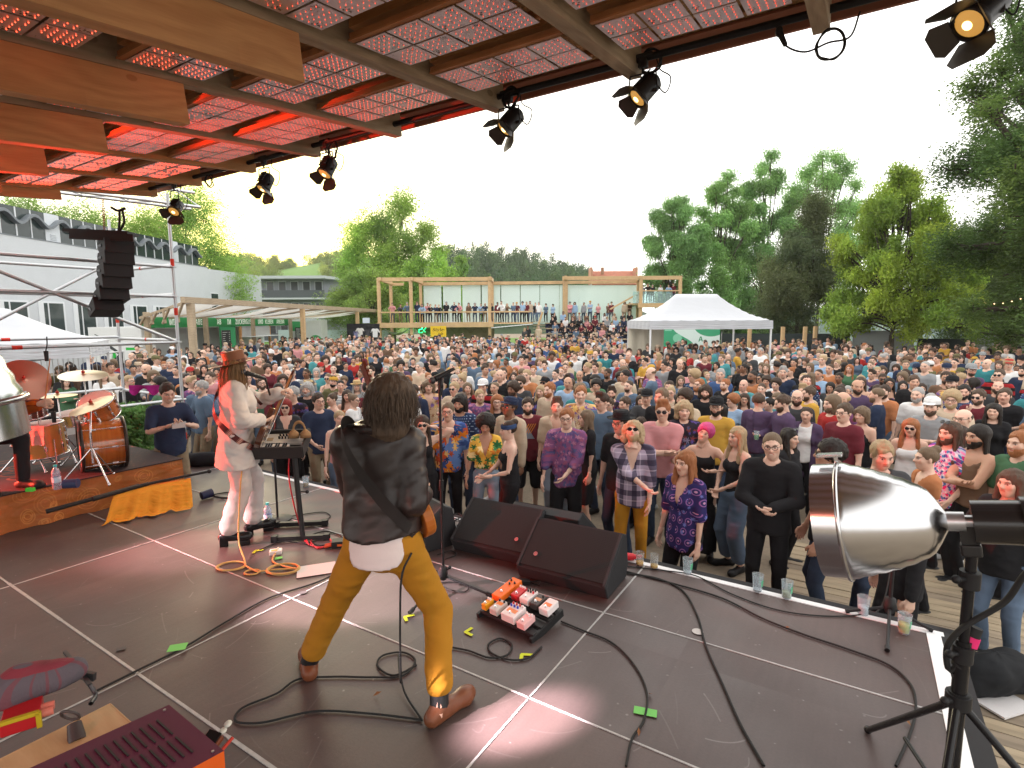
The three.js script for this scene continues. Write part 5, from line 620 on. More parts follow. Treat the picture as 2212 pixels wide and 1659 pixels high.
const glassesGeo = (() => { const ring = (s) => new THREE.TorusGeometry(0.0215, 0.0024, 5, 14).scale(1.12, 0.92, 1).translate(s * 0.031, 0.008, 0.103); return merge([ring(1), ring(-1), rod(V(-0.009, 0.012, 0.104), V(0.009, 0.012, 0.104), 0.002, 0.002, 5), rod(V(0.054, 0.012, 0.10), V(0.081, 0.012, 0), 0.002, 0.002, 5), rod(V(-0.054, 0.012, 0.10), V(-0.081, 0.012, 0), 0.002, 0.002, 5)]); })();
const shadesGeo = (() => { const ln = (s) => lathe([[0, 0.003], [0.017, 0.002], [0.0225, -0.001], [0, -0.002]], 14).rotateX(Math.PI / 2).scale(1.18, 0.85, 1).translate(s * 0.031, 0.008, 0.103); return merge([glassesGeo.clone(), ln(1), ln(-1)]); })();
const capHat = merge([lathe([[0.094, 0.05], [0.097, 0.08], [0.088, 0.125], [0.05, 0.152], [0, 0.158]], 24).scale(1, 1, 1.12).translate(0, 0, -0.014), extr([[-0.07, 0], [0.07, 0], [0.066, 0.05], [0.04, 0.08], [0, 0.088], [-0.04, 0.08], [-0.066, 0.05]], 0.006, 0.002).rotateX(Math.PI / 2 + 0.12).translate(0, 0.064, 0.076), ball(0.007, 0, 0.158, -0.014, 6, 5)]);
const brimHat = merge([lathe([[0.16, 0.072], [0.15, 0.064], [0.095, 0.066], [0.096, 0.072], [0.092, 0.13], [0.075, 0.158], [0.03, 0.15], [0, 0.148]], 28).scale(1, 1, 1.1).translate(0, 0, -0.014)]);
const bandGeo = lathe([[0.092, 0.02], [0.098, 0.03], [0.099, 0.065], [0.092, 0.078]], 24).scale(1, 1, 1.1).rotateX(0.12).translate(0, 0.01, -0.012);
const cupGeo = lathe([[0, 0], [0.03, 0], [0.031, 0.004], [0.04, 0.13], [0.041, 0.132], [0.039, 0.132], [0.0295, 0.006], [0, 0.006]], 20);
const cupMat = new THREE.MeshPhysicalMaterial({ color: C(0.85, 0.9, 0.93), roughness: 0.25, transmission: 0.88, thickness: 0, side: THREE.DoubleSide });
// ---------------------------------------------------------------- palette
const skinMats = [[0.60, 0.375, 0.28], [0.66, 0.43, 0.33], [0.54, 0.32, 0.225], [0.46, 0.255, 0.17], [0.22, 0.105, 0.06], [0.62, 0.36, 0.27]].map(([r, g, b]) => new THREE.MeshPhysicalMaterial({ color: C(r, g, b), vertexColors: true, roughness: 0.52, sheen: 0.2, sheenRoughness: 0.5, sheenColor: C(0.6, 0.3, 0.2), side: THREE.DoubleSide }));
T.hair = tex(256, 0.3, (u, v) => { const s = 0.55 + 0.75 * (0.5 + 0.5 * fbm(u * 130, v * 6, 3, 3)); return [s, s, s]; });
const HAIR = { black: [0.018, 0.014, 0.012], 'dark brown': [0.042, 0.026, 0.018], brown: [0.07, 0.046, 0.031], 'light brown': [0.135, 0.092, 0.058], blond: [0.33, 0.235, 0.135], ginger: [0.26, 0.10, 0.04], grey: [0.30, 0.29, 0.28], red: [0.20, 0.022, 0.018], pink: [0.42, 0.05, 0.17] };
const hairMats = {}; for (const k in HAIR) hairMats[k] = new THREE.MeshPhysicalMaterial({ color: C(...HAIR[k].map((x) => x * 1.15)), map: T.hair, roughness: 0.55, bumpMap: T.hair, bumpScale: 0.006, specularIntensity: 0.45, side: THREE.DoubleSide });
const SHIRT = { black: [0.016, 0.016, 0.018], charcoal: [0.05, 0.052, 0.056], navy: [0.022, 0.032, 0.065], white: [0.68, 0.68, 0.68], grey: [0.26, 0.27, 0.28], maroon: [0.13, 0.022, 0.032], 'light blue': [0.27, 0.39, 0.55], beige: [0.48, 0.38, 0.28], green: [0.06, 0.14, 0.075], teal: [0.04, 0.2, 0.22], orange: [0.42, 0.17, 0.075], yellow: [0.50, 0.29, 0.05], red: [0.36, 0.03, 0.028], pink: [0.55, 0.25, 0.26], blue: [0.045, 0.085, 0.20], purple: [0.085, 0.055, 0.11], brown: [0.14, 0.085, 0.055], olive: [0.13, 0.12, 0.055], turquoise: [0.07, 0.26, 0.28], denim: [0.10, 0.15, 0.22] };
const PANTS = { black: [0.014, 0.014, 0.016], 'dark blue': [0.035, 0.05, 0.085], jeans: [0.10, 0.145, 0.215], khaki: [0.22, 0.17, 0.11], grey: [0.10, 0.10, 0.105], mustard: [0.46, 0.21, 0.02], 'light jeans': [0.24, 0.31, 0.39] };
const shirtMat = (k) => cloth(...SHIRT[k]), pantMat = (k) => cloth(...PANTS[k]);
// printed fabrics
const PRINT = {}; function print(name, w, fn, rep = 1 / 0.6) { PRINT[name] = cloth(1, 1, 1, 0.85, canvasTex(w, w, fn, [rep, rep])); }
const flowers = (x, w, cols, n, r0, r1, seed) => { const r = rng(seed); for (let i = 0; i < n; i++) { const px = r() * w, py = r() * w, s = rr(r0, r1, r), a = r() * 6.28; for (const [ox, oy] of [[0, 0], [w, 0], [-w, 0], [0, w], [0, -w]]) { x.fillStyle = cols[i % cols.length]; for (let k = 0; k < 6; k++) { x.beginPath(); x.ellipse(px + ox + Math.cos(a + k * 1.05) * s * 0.6, py + oy + Math.sin(a + k * 1.05) * s * 0.6, s * 0.62, s * 0.24, a + k * 1.05, 0, 7); x.fill(); } } } };
print('hawaii', 256, (x, w) => { x.fillStyle = '#5f7fb8'; x.fillRect(0, 0, w, w); flowers(x, w, ['#d07a2a', '#27355f', '#b8502a', '#e0b36a', '#36508c'], 70, 14, 30, 3); });
print('pineapple', 256, (x, w) => { x.fillStyle = '#e2b34c'; x.fillRect(0, 0, w, w); flowers(x, w, ['#2f6b3e', '#c9752c', '#f0d79a', '#3e8a55'], 46, 12, 24, 5); });
print('floral', 256, (x, w) => { x.fillStyle = '#7d4f78'; x.fillRect(0, 0, w, w); flowers(x, w, ['#50547f', '#93506a', '#a8748f', '#54426f'], 300, 4, 10, 7); });
print('leafy', 256, (x, w) => { x.fillStyle = '#c9a98a'; x.fillRect(0, 0, w, w); flowers(x, w, ['#7a5f9a', '#d9b26a', '#9a6a4a', '#e6d0b0'], 80, 9, 20, 9); });
print('darkfloral', 256, (x, w) => { x.fillStyle = '#2b2530'; x.fillRect(0, 0, w, w); flowers(x, w, ['#5b4a8c', '#7c3a3a', '#3d4a6a', '#77708a'], 90, 8, 18, 13); });
print('blouse', 256, (x, w) => { x.fillStyle = '#2e2a5c'; x.fillRect(0, 0, w, w); for (let i = 0; i < 6; i++) for (let j = 0; j < 6; j++) { const px = (i + (j % 2) * 0.5) * w / 6, py = j * w / 6; x.strokeStyle = '#8d5f96'; x.lineWidth = 4; x.beginPath(); x.arc(px, py, 13, 0, 7); x.stroke(); x.fillStyle = '#b98aa8'; x.beginPath(); x.arc(px, py, 5, 0, 7); x.fill(); } flowers(x, w, ['#6c76b8', '#3a2450'], 40, 5, 9, 17); });
print('plaid', 256, (x, w) => { x.fillStyle = '#a89aae'; x.fillRect(0, 0, w, w); for (const [a, b] of [[10, 46], [140, 46]]) { x.fillStyle = 'rgba(42,36,54,0.62)'; x.fillRect(a, 0, b, w); x.fillRect(0, a, w, b); } x.fillStyle = 'rgba(240,225,235,0.4)'; x.fillRect(90, 0, 10, w); x.fillRect(0, 90, w, 10); x.fillRect(215, 0, 8, w); x.fillRect(0, 215, w, 8); }, 1 / 0.34);
print('tiedye', 256, (x, w) => { const r = rng(6); x.fillStyle = '#b9c3d6'; x.fillRect(0, 0, w, w); for (let i = 0; i < 420; i++) { const a = i * 0.31, d = i * 0.42; x.fillStyle = ['#c2327e', '#2f5f9e', '#e08ab8', '#3f7fb0', '#7a3f8f', '#dfe6f0'][(i >> 3) % 6]; x.beginPath(); x.ellipse(w / 2 + Math.cos(a) * d, w / 2 + Math.sin(a) * d, 5 + r() * 9, 3 + r() * 5, a, 0, 7); x.fill(); } }, 1 / 0.5);
print('check', 256, (x, w) => { x.fillStyle = '#33507a'; x.fillRect(0, 0, w, w); x.fillStyle = 'rgba(12,18,32,0.6)'; for (let i = 0; i < 4; i++) { x.fillRect(i * 64, 0, 28, w); x.fillRect(0, i * 64, w, 28); } x.fillStyle = 'rgba(230,230,220,0.5)'; for (let i = 0; i < 4; i++) { x.fillRect(i * 64 + 42, 0, 4, w); x.fillRect(0, i * 64 + 42, w, 4); } }, 1 / 0.3);
print('stripes', 64, (x, w) => { x.fillStyle = '#d8d8d4'; x.fillRect(0, 0, w, w); x.fillStyle = '#2c3550'; for (let i = 0; i < 4; i++) x.fillRect(0, i * 16, w, 6); }, 1 / 0.12);
print('redstripes', 64, (x, w) => { x.fillStyle = '#8c1f22'; x.fillRect(0, 0, w, w); x.fillStyle = '#1d1a1c'; x.fillRect(0, 0, w, 30); }, 1 / 0.14);
print('dots', 128, (x, w) => { x.fillStyle = '#2c3a5a'; x.fillRect(0, 0, w, w); x.fillStyle = '#9fb2cc'; for (let i = 0; i < 8; i++) for (let j = 0; j < 8; j++) { x.beginPath(); x.arc((i + (j % 2) / 2) * 16, j * 16, 3, 0, 7); x.fill(); } }, 1 / 0.3);
const matOfTop = (k) => PRINT[k] || shirtMat(k);
const lensMat = new THREE.MeshPhysicalMaterial({ color: C(0.01, 0.01, 0.012), roughness: 0.08 }), frameMat = mat(0.012, 0.011, 0.011, 0.35), strawMat = mat(0.42, 0.30, 0.15, 0.85);
// assemble one person from attributes; returns a Group standing at the origin, facing +z
const geoCache = new Map(); const cached = (k, f) => { if (!geoCache.has(k)) geoCache.set(k, f()); return geoCache.get(k); };
function figure(parent, a, lod, poseKey, J, own) {
  const L = LOD[lod], key = own ? null : poseKey + lod + a.fem, get = (k, f) => (key ? cached(key + k, f) : f());
  part('body', get('body' + (a.smile ? 1 : 0) + (a.rcurl ?? '') + (a.lcurl ?? ''), () => bodyGeo(J, lod, a)), skinMats[a.skin || 0], parent);
  const tk = JSON.stringify(a.topCut || {}); part(a.topName || 'shirt', get('top' + tk, () => topGeo(J, lod, a.topCut)), a.topMat || matOfTop(a.top), parent);
  const bk = JSON.stringify(a.botCut || {}); part(a.botCut && a.botCut.skirt ? 'skirt' : 'trousers', get('bot' + bk, () => bottomGeo(J, lod, a.botCut)), a.botMat || pantMat(a.bottom || 'black'), parent);
  part('shoes', get('shoes', () => shoesGeo(J, lod, a)), a.shoe || MB.black, parent);
  const head = (name, g, m) => { const q = part(name, g, m, parent); q.applyMatrix4(J.headM); return q; };
  if (a.hair && a.hair !== 'none') head('hair', hairGeo(a.hair, L.hair), hairMats[a.hairColor]);
  if (a.beard) head('beard', beardGeo(L.hair, a.beard), hairMats[a.beardColor || a.hairColor]);
  if (a.glasses) head('glasses', glassesGeo, frameMat); if (a.shades) head('sunglasses', shadesGeo, lensMat); if (a.shadesUp) { const q = part('sunglasses', shadesGeo, lensMat, parent); q.applyMatrix4(J.headM.clone().multiply(M4().makeTranslation(0, 0.075, -0.01)).multiply(M4().makeRotationX(-0.55))); }
  if (a.cap) { const q = head('cap', capHat, shirtMat(a.cap)); if (a.capBack) { q.matrix.identity(); q.position.set(0, 0, 0); q.rotation.set(0, 0, 0); q.scale.set(1, 1, 1); q.applyMatrix4(J.headM.clone().multiply(M4().makeRotationY(Math.PI))); } } if (a.hat) head('hat', brimHat, a.hat === 'straw' ? strawMat : shirtMat(a.hat)); if (a.band) head('headband', bandGeo, cloth(...SHIRT[a.band]));
  return parent;
}
// ================================================================ the audience
const POSES = {
  stand: {}, relaxed: { lw: [0.27, 0.88, 0.1], rw: [-0.24, 0.85, 0.02], yaw: 0.2, lean: [0.02, 0, 0] }, crossed: { lw: [-0.09, 1.15, 0.23], rw: [0.10, 1.19, 0.22], lh: [0.8, -0.5, 0], rh: [-0.8, -0.5, 0] }, drink: { rw: [-0.12, 1.15, 0.27], rh: [-0.6, -0.8, -0.2], yaw: -0.25 }, drinkl: { lw: [0.13, 1.18, 0.26], lh: [0.6, -0.8, -0.2], yaw: 0.3 }, clasp: { lw: [0.035, 1.02, 0.24], rw: [-0.035, 1.0, 0.25], lh: [0.8, -0.4, -0.3], rh: [-0.8, -0.4, -0.3] }, pocket: { lw: [0.21, 0.9, 0.1], rw: [-0.24, 0.86, 0.05], lh: [1, 0, -0.7], tilt: 0.08 }, phone: { lw: [0.06, 1.27, 0.30], rw: [-0.07, 1.26, 0.30], lh: [0.7, -0.8, 0], rh: [-0.7, -0.8, 0], pitch: 0.25 }, clap: { lw: [0.05, 1.2, 0.3], rw: [-0.05, 1.22, 0.3], lh: [0.8, -0.7, 0], rh: [-0.8, -0.7, 0] }, chin: { rw: [-0.05, 1.40, 0.2], rh: [-0.5, -1, 0], lw: [0.02, 1.12, 0.22], lh: [0.8, -0.4, 0], pitch: 0.06 }, lookleft: { yaw: -0.6, lw: [0.26, 0.87, 0.05] }, lookup: { pitch: -0.22, tilt: -0.1 },
  lean: { lean: [0, -0.04, 0.16], lw: [0.2, 1.06, 0.42], rw: [-0.2, 1.06, 0.42], lh: [0.6, -0.3, -0.2], rh: [-0.6, -0.3, -0.2], pelvis: [0, 0.93, -0.06] }, sit: { pelvis: [0, 0.52, 0], la: [0.13, 0.085, 0.42], ra: [-0.12, 0.085, 0.40], lk: [0.1, 1, 0.6], rk: [-0.1, 1, 0.6], lw: [0.1, 0.62, 0.36], rw: [-0.1, 0.64, 0.34], lean: [0, -0.02, 0.08] }, sitback: { pelvis: [0, 0.52, 0], la: [0.16, 0.085, 0.44], ra: [-0.1, 0.085, 0.38], lk: [0.2, 1, 0.6], rk: [-0.2, 1, 0.6], lw: [0.26, 0.55, 0.1], rw: [-0.08, 0.75, 0.3], yaw: -0.35 },
};
const skel = (k, fem) => cached('skel' + k + fem, () => skeleton(POSES[k], fem));
const headOf = (pose, fem) => skel(pose, fem).head.y;
const people = [];                                                    // footprints already taken: [x, z, screen x, head y, depth]
const lookAtCam = (x, z) => Math.atan2(-x, -z), RAD = Math.PI / 180;
function screenOf(p) { const v = V(p.x, p.y - EYE, p.z), c = Math.cos(PITCH), s = Math.sin(PITCH), y = v.y * c - v.z * s, z = v.y * s + v.z * c, X = v.x / -z, Y = y / -z, cr = Math.cos(ROLL), sr = Math.sin(ROLL); return [MIDX + FOCAL * (X * cr - Y * sr), MIDY - FOCAL * (X * sr + Y * cr)]; }
function heldCup(o, J, i, label, liquid) { const d = J.wr[i].clone().sub(J.el[i]).normalize(), p = J.wr[i].clone().addScaledVector(d, 0.085).add(V(i ? 0.03 : -0.03, -0.05, 0.02)); o.updateMatrixWorld(); const c = thing('plastic_cup', label, 'cup', o.localToWorld(p), 0, 'cups held by the audience'); part('cup_wall', cupGeo, cupMat, c); if (liquid) part('drink', lathe([[0, 0.008], [0.0295, 0.008], [0.0345, 0.07], [0, 0.071]], 16), mat(...liquid, 0.15), c); return c; }
// ---------------------------------------------------------------- front rows, one by one: [head x, head y on the print, turn from the viewer, attributes]
const T_TANK = { sleeve: 0, neck: 'tank', hem: 0.02, loose: 0.012, wr: 0.006 }, T_TEE = { sleeve: 0.4 }, T_SHIRT = { sleeve: 0.42, neck: 'shirt', hem: 0.13 }, T_OPEN = { sleeve: 0.44, neck: 'open', hem: 0.12, loose: 0.024 }, T_LONG = { sleeve: 0.97, hem: 0.13, loose: 0.026, flare: 0.01 }, T_ROLL = { sleeve: 0.66, neck: 'shirt', hem: 0.13, loose: 0.022, flare: 0.012 }, SHORTS = { len: 0.52, loose: 0.016, flare: 0.03 };
const FRONT = [
  [912, 918, 0, { fem: 1, hair: 'long', hairColor: 'dark brown', shades: 1, top: 'black', topCut: T_TANK, bottom: 'black', pose: { lw: [0.15, 1.60, 0.04], lh: [1, -0.1, 0.1] } }, 'woman\'s figure in black strap top and sunglasses, one hand behind her head'],
  [968, 890, -10, { hair: 'pony', hairColor: 'light brown', glasses: 1, top: 'hawaii', topCut: T_OPEN, bottom: 'black', pose: {} }, 'person in blue and orange flower shirt behind the microphone stand'],
  [1049, 920, -6, { fem: 1, hair: 'afro', hairColor: 'black', skin: 3, top: 'pineapple', topCut: { ...T_OPEN, hem: -0.08 }, bottom: 'light jeans', pose: { pitch: 0.25, rw: [-0.27, 0.87, 0.1] } }, 'person with big afro hair and yellow fruit print shirt'],
  [1098, 930, -78, { fem: 1, hair: 'bun', hairColor: 'dark brown', band: 'blue', top: 'black', topCut: T_TANK, bottom: 'black', pose: { lw: [0.12, 1.08, 0.3], rw: [-0.12, 1.02, 0.32] } }, 'person in profile with blue headband, bun and black top'],
  [1140, 878, 0, { hair: 'short', hairColor: 'dark brown', beard: 1, top: 'maroon', topCut: T_TEE, bottom: 'black', botCut: SHORTS, pose: {} }, 'bearded person in maroon t-shirt with triangle print'],
  [1203, 880, -4, { hair: 'quiff', hairColor: 'brown', top: 'beige', topCut: T_OPEN, bottom: 'light jeans', pose: { pitch: -0.12 } }, 'person with moustache in open beige shirt and pale jeans'],
  [1224, 905, -8, { hair: 'short', hairColor: 'ginger', glasses: 1, top: 'floral', topCut: { ...T_ROLL, sleeve: 0.7 }, bottom: 'black', botCut: SHORTS, pose: { rw: [-0.27, 0.9, 0.12], lw: [0.02, 1.0, 0.27], lh: [1, -0.5, -0.2] } }, 'ginger person with glasses in purple flower pattern shirt'],
  [1266, 905, -70, { fem: 1, hair: 'long', hairColor: 'light brown', smile: 1, top: 'black', topCut: T_TEE, bottom: 'black', botCut: { skirt: 0.5 }, shoe: mat(0.5, 0.5, 0.5, 0.8), pose: POSES.drink }, 'laughing person with long light brown hair in black dress and white sneakers'],
  [1340, 915, -35, { hair: 'short', hairColor: 'dark brown', hat: 'black', glasses: 1, skin: 5, top: 'black', topCut: T_TEE, bottom: 'dark blue', pose: {} }, 'person in small black brimmed hat and glasses'],
  [1368, 935, -6, { hair: 'wavy', hairColor: 'blond', shades: 1, beard: 0.3, top: 'plaid', topCut: { ...T_ROLL, sleeve: 0.62, neck: 'open' }, bottom: 'mustard', pose: { pitch: -0.5, rw: [0.16, 1.08, 0.22], rh: [-1, -0.5, 0], lw: [0.2, 0.88, 0.13] } }, 'long haired person in plaid shirt and mustard trousers gazing up'],
  [1480, 1002, -38, { fem: 1, hair: 'long', hairColor: 'ginger', top: 'blouse', topCut: { sleeve: 0.46, hem: 0.14, loose: 0.026, neck: 'open' }, bottom: 'black', pose: { lw: [0.22, 0.84, 0.08] } }, 'person with long reddish hair in violet patterned blouse at stage edge'],
  [1522, 938, -12, { fem: 1, hair: 'curly', hairColor: 'pink', top: 'black', topCut: T_TANK, bottom: 'black', botCut: { skirt: 0.8 }, smile: 1, pose: { tilt: -0.3, pitch: -0.2, rw: [-0.2, 1.2, 0.24], rh: [-1, -0.6, 0], lw: [0.16, 1.22, 0.24], lh: [1, -0.6, 0] } }, 'person with short pink hair singing along in dark dress'],
  [1478, 888, 6, { hair: 'wavy', hairColor: 'blond', top: 'darkfloral', topCut: T_SHIRT, bottom: 'black', pose: {} }, 'person with wavy blond hair in dark flower print shirt'],
  [1547, 880, -10, { hair: 'short', hairColor: 'black', cap: 'black', glasses: 1, beard: 0.6, top: 'yellow', topCut: T_TEE, bottom: 'dark blue', pose: {} }, 'person in black cap, glasses and mustard yellow t-shirt'],
  [1592, 945, -52, { fem: 1, hair: 'long', hairColor: 'blond', top: 'black', topCut: T_TANK, bottom: 'jeans', botCut: { loose: 0.03, flare: 0.03, len: 0.86 }, pose: POSES.clasp }, 'person with very long blond hair, black top and wide jeans'],
  [1668, 965, -4, { hair: 'crop', hairColor: 'light brown', glasses: 1, smile: 1, top: 'black', topCut: { ...T_LONG, loose: 0.027 }, bottom: 'black', pose: { lw: [0.04, 1.12, 0.27], rw: [-0.04, 1.1, 0.28], lh: [0.8, -0.6, -0.2], rh: [-0.8, -0.6, -0.2], tilt: 0.06 } }, 'person with slicked hair and glasses in loose black sweatshirt'],
  [1706, 948, 62, { fem: 1, hair: 'long', hairColor: 'black', shadesUp: 1, top: 'black', topCut: T_TEE, bottom: 'black', pose: {} }, 'dark haired person with sunglasses on head behind the black sweatshirt'],
  [1742, 897, -10, { fem: 1, hair: 'crop', hairColor: 'dark brown', top: 'white', topCut: { sleeve: 0.3, hem: 0.02 }, bottom: 'black', pose: {}, cardigan: 'purple' }, 'short haired person in white top and open dark purple cardigan'],
  [1823, 893, -34, { hair: 'short', hairColor: 'brown', glasses: 1, top: 'maroon', topCut: T_TEE, bottom: 'dark blue', pose: {} }, 'person with round glasses in plain dusty maroon t-shirt'],
  [1790, 985, -82, { hair: 'curly', hairColor: 'black', skin: 3, shades: 1, top: 'black', topCut: T_TEE, bottom: 'dark blue', pose: { lw: [0.2, 0.87, 0.1], rw: [-0.22, 0.9, 0.14], pitch: -0.15 } }, 'curly haired person in profile with dark glasses left of the metal lamp'],
  [1967, 925, -6, { fem: 1, hair: 'long', hairColor: 'ginger', shades: 1, top: 'white', topCut: T_TANK, bottom: 'black', pose: {} }, 'red haired person in sunglasses and white top'],
  [2012, 880, -16, { hair: 'short', hairColor: 'brown', cap: 'white', beard: 1, top: 'grey', topCut: T_TEE, bottom: 'black', pose: POSES.crossed }, 'bearded person in white cap and grey printed t-shirt'],
  [2052, 938, -42, { hair: 'long', hairColor: 'brown', beard: 0.4, shadesUp: 1, top: 'tiedye', topCut: T_TEE, bottom: 'black', pose: { lw: [0.2, 0.95, 0.18] } }, 'long haired person in pink and blue tie-dye t-shirt'],
  [2112, 945, -46, { hair: 'dreads', hairColor: 'black', skin: 3, beard: 0.2, top: 'brown', topCut: T_TANK, bottom: 'black', pose: POSES.crossed }, 'person with long dark dreadlocks in sleeveless brown top'],
  [2000, 992, -66, { fem: 1, hair: 'bun', hairColor: 'light brown', smile: 1, top: 'orange', topCut: { sleeve: 0.2, hem: 0.1, neck: 'open' }, bottom: 'black', pose: {} }, 'person with bun and fringe in salmon orange top behind the lamp'],
  [1905, 985, 24, { hair: 'short', hairColor: 'blond', skin: 5, top: 'charcoal', topCut: T_TEE, bottom: 'dark blue', pose: { pitch: 0.22 } }, 'short haired blond person looking down above the metal lamp'],
  [2184, 1046, -20, { fem: 1, hair: 'long', hairColor: 'brown', top: 'black', topCut: T_LONG, bottom: 'jeans', pose: POSES.drink }, 'person with brown hair sipping a drink at the right edge'],
  [1955, 1075, -60, { fem: 1, hair: 'long', hairColor: 'black', top: 'black', topCut: T_LONG, bottom: 'black', botCut: { skirt: 0.85 }, pose: { pitch: 0.3 } }, 'black clad person mostly hidden behind the metal lamp'],
  [2204, 960, -42, { hair: 'short', hairColor: 'ginger', beard: 1, top: 'green', topCut: T_TEE, bottom: 'black', pose: {} }, 'ginger bearded person in green top cut by the right edge'],
  [1640, 868, 155, { hair: 'short', hairColor: 'brown', top: 'purple', topCut: T_TEE, bottom: 'jeans', pose: POSES.drink }, 'person seen from behind in purple shirt'],
  [1690, 872, -60, { hair: 'short', hairColor: 'brown', beard: 0.7, top: 'purple', topCut: T_LONG, bottom: 'black', pose: { ...POSES.drink, pitch: 0.2 }, cup: [0.06, 0.35, 0.08] }, 'bearded person in dark purple shirt holding a green drink'],
  [1722, 860, -5, { hair: 'balding', hairColor: 'dark brown', beard: 1, glasses: 1, top: 'charcoal', topCut: T_TEE, bottom: 'black', pose: {} }, 'balding bearded person with glasses and charcoal t-shirt'],
  [1746, 852, -62, { hair: 'short', hairColor: 'brown', beard: 0.5, top: 'yellow', topCut: T_TEE, bottom: 'khaki', pose: {} }, 'bearded person in profile wearing ochre yellow t-shirt'],
  [1796, 874, -55, { hair: 'bob', hairColor: 'light brown', beard: 0.6, top: 'red', topCut: T_TEE, bottom: 'black', pose: {} }, 'bearded person with tied back hair in bright red t-shirt'],
  [1861, 898, -30, { fem: 1, hair: 'wavy', hairColor: 'light brown', smile: 1, top: 'black', topCut: T_TANK, bottom: 'black', pose: {} }, 'smiling person with wavy hair and choker behind the maroon t-shirt'],
  [1893, 855, -92, { hair: 'crop', hairColor: 'light brown', beard: 0.5, top: 'navy', topCut: T_TEE, bottom: 'black', pose: {} }, 'person in strict profile with cropped hair and dark hooded vest'],
  [1982, 854, -22, { hair: 'crop', hairColor: 'grey', beard: 0.8, top: 'white', topCut: T_TEE, bottom: 'dark blue', pose: {} }, 'grey bearded person in white printed t-shirt'],
  [2146, 890, -8, { fem: 1, hair: 'long', hairColor: 'black', smile: 1, top: 'black', topCut: T_TEE, bottom: 'black', pose: {} }, 'person with straight black hair smiling near the right edge'],
  [2170, 856, -10, { hair: 'short', hairColor: 'brown', top: 'black', topCut: T_TEE, bottom: 'dark blue', pose: {}, skin: 5 }, 'broad shouldered person in black t-shirt near the right edge'],
  [617, 880, -8, { fem: 1, hair: 'bob', hairColor: 'red', shades: 1, top: 'charcoal', topCut: { sleeve: 0.44, neck: 'open', hem: 0.08 }, bottom: 'black', pose: {} }, 'red haired person in mirrored sunglasses behind the keyboard'],
  [688, 868, 24, { hair: 'short', hairColor: 'dark brown', glasses: 1, top: 'navy', topCut: T_TEE, bottom: 'khaki', pose: { rw: [-0.16, 1.02, 0.25] } }, 'person with glasses in navy t-shirt right of the keyboard'],
  [664, 842, -22, { hair: 'wavy', hairColor: 'grey', beard: 1, top: 'black', topCut: T_TEE, bottom: 'black', pose: {} }, 'white bearded person with long grey hair in black t-shirt'],
  [567, 828, -2, { hair: 'short', hairColor: 'brown', beard: 1, glasses: 1, smile: 1, top: 'green', topCut: T_TEE, bottom: 'jeans', pose: {} }, 'bearded smiling person with glasses in green t-shirt behind the guitar neck'],
  [362, 850, 14, { hair: 'short', hairColor: 'dark brown', smile: 1, top: 'navy', topCut: T_TEE, bottom: 'khaki', lift: 0.32, pose: POSES.phone }, 'person in navy t-shirt filming with a phone by the scaffold'],
  [400, 818, 8, { fem: 1, hair: 'long', hairColor: 'brown', smile: 1, top: 'orange', topCut: T_LONG, bottom: 'jeans', pose: {} }, 'person with long brown hair in orange red top by the scaffold pole'],
  [452, 816, -12, { hair: 'short', hairColor: 'brown', top: 'pink', topCut: T_TEE, bottom: 'grey', pose: POSES.drink, cup: [0.5, 0.35, 0.05] }, 'person in pale pink t-shirt holding a cup left of the singer'],
  [797, 843, 5, { hair: 'curly', hairColor: 'black', skin: 2, beard: 0.5, top: 'maroon', topCut: T_TEE, bottom: 'black', pose: { rw: [-0.05, 1.43, 0.22], rh: [-0.7, -0.8, 0], pitch: 0.1 }, cup: [0.5, 0.35, 0.05] }, 'curly haired person drinking from a cup behind the guitarist'],
  [926, 836, 2, { hair: 'wavy', hairColor: 'light brown', top: 'leafy', topCut: T_OPEN, bottom: 'khaki', pose: {} }, 'person with wavy hair in yellow and violet leaf print shirt'],
  [734, 905, 14, { fem: 1, hair: 'pony', hairColor: 'blond', smile: 1, top: 'pink', topCut: T_TANK, bottom: 'jeans', pose: {} }, 'laughing blond person with ponytail beside the guitarist'],
  [765, 866, 60, { fem: 1, hair: 'bun', hairColor: 'light brown', glasses: 1, top: 'white', topCut: T_TEE, bottom: 'jeans', pose: {} }, 'person in profile with glasses and bun behind the guitar head'],
];
const usedLabels = new Set();
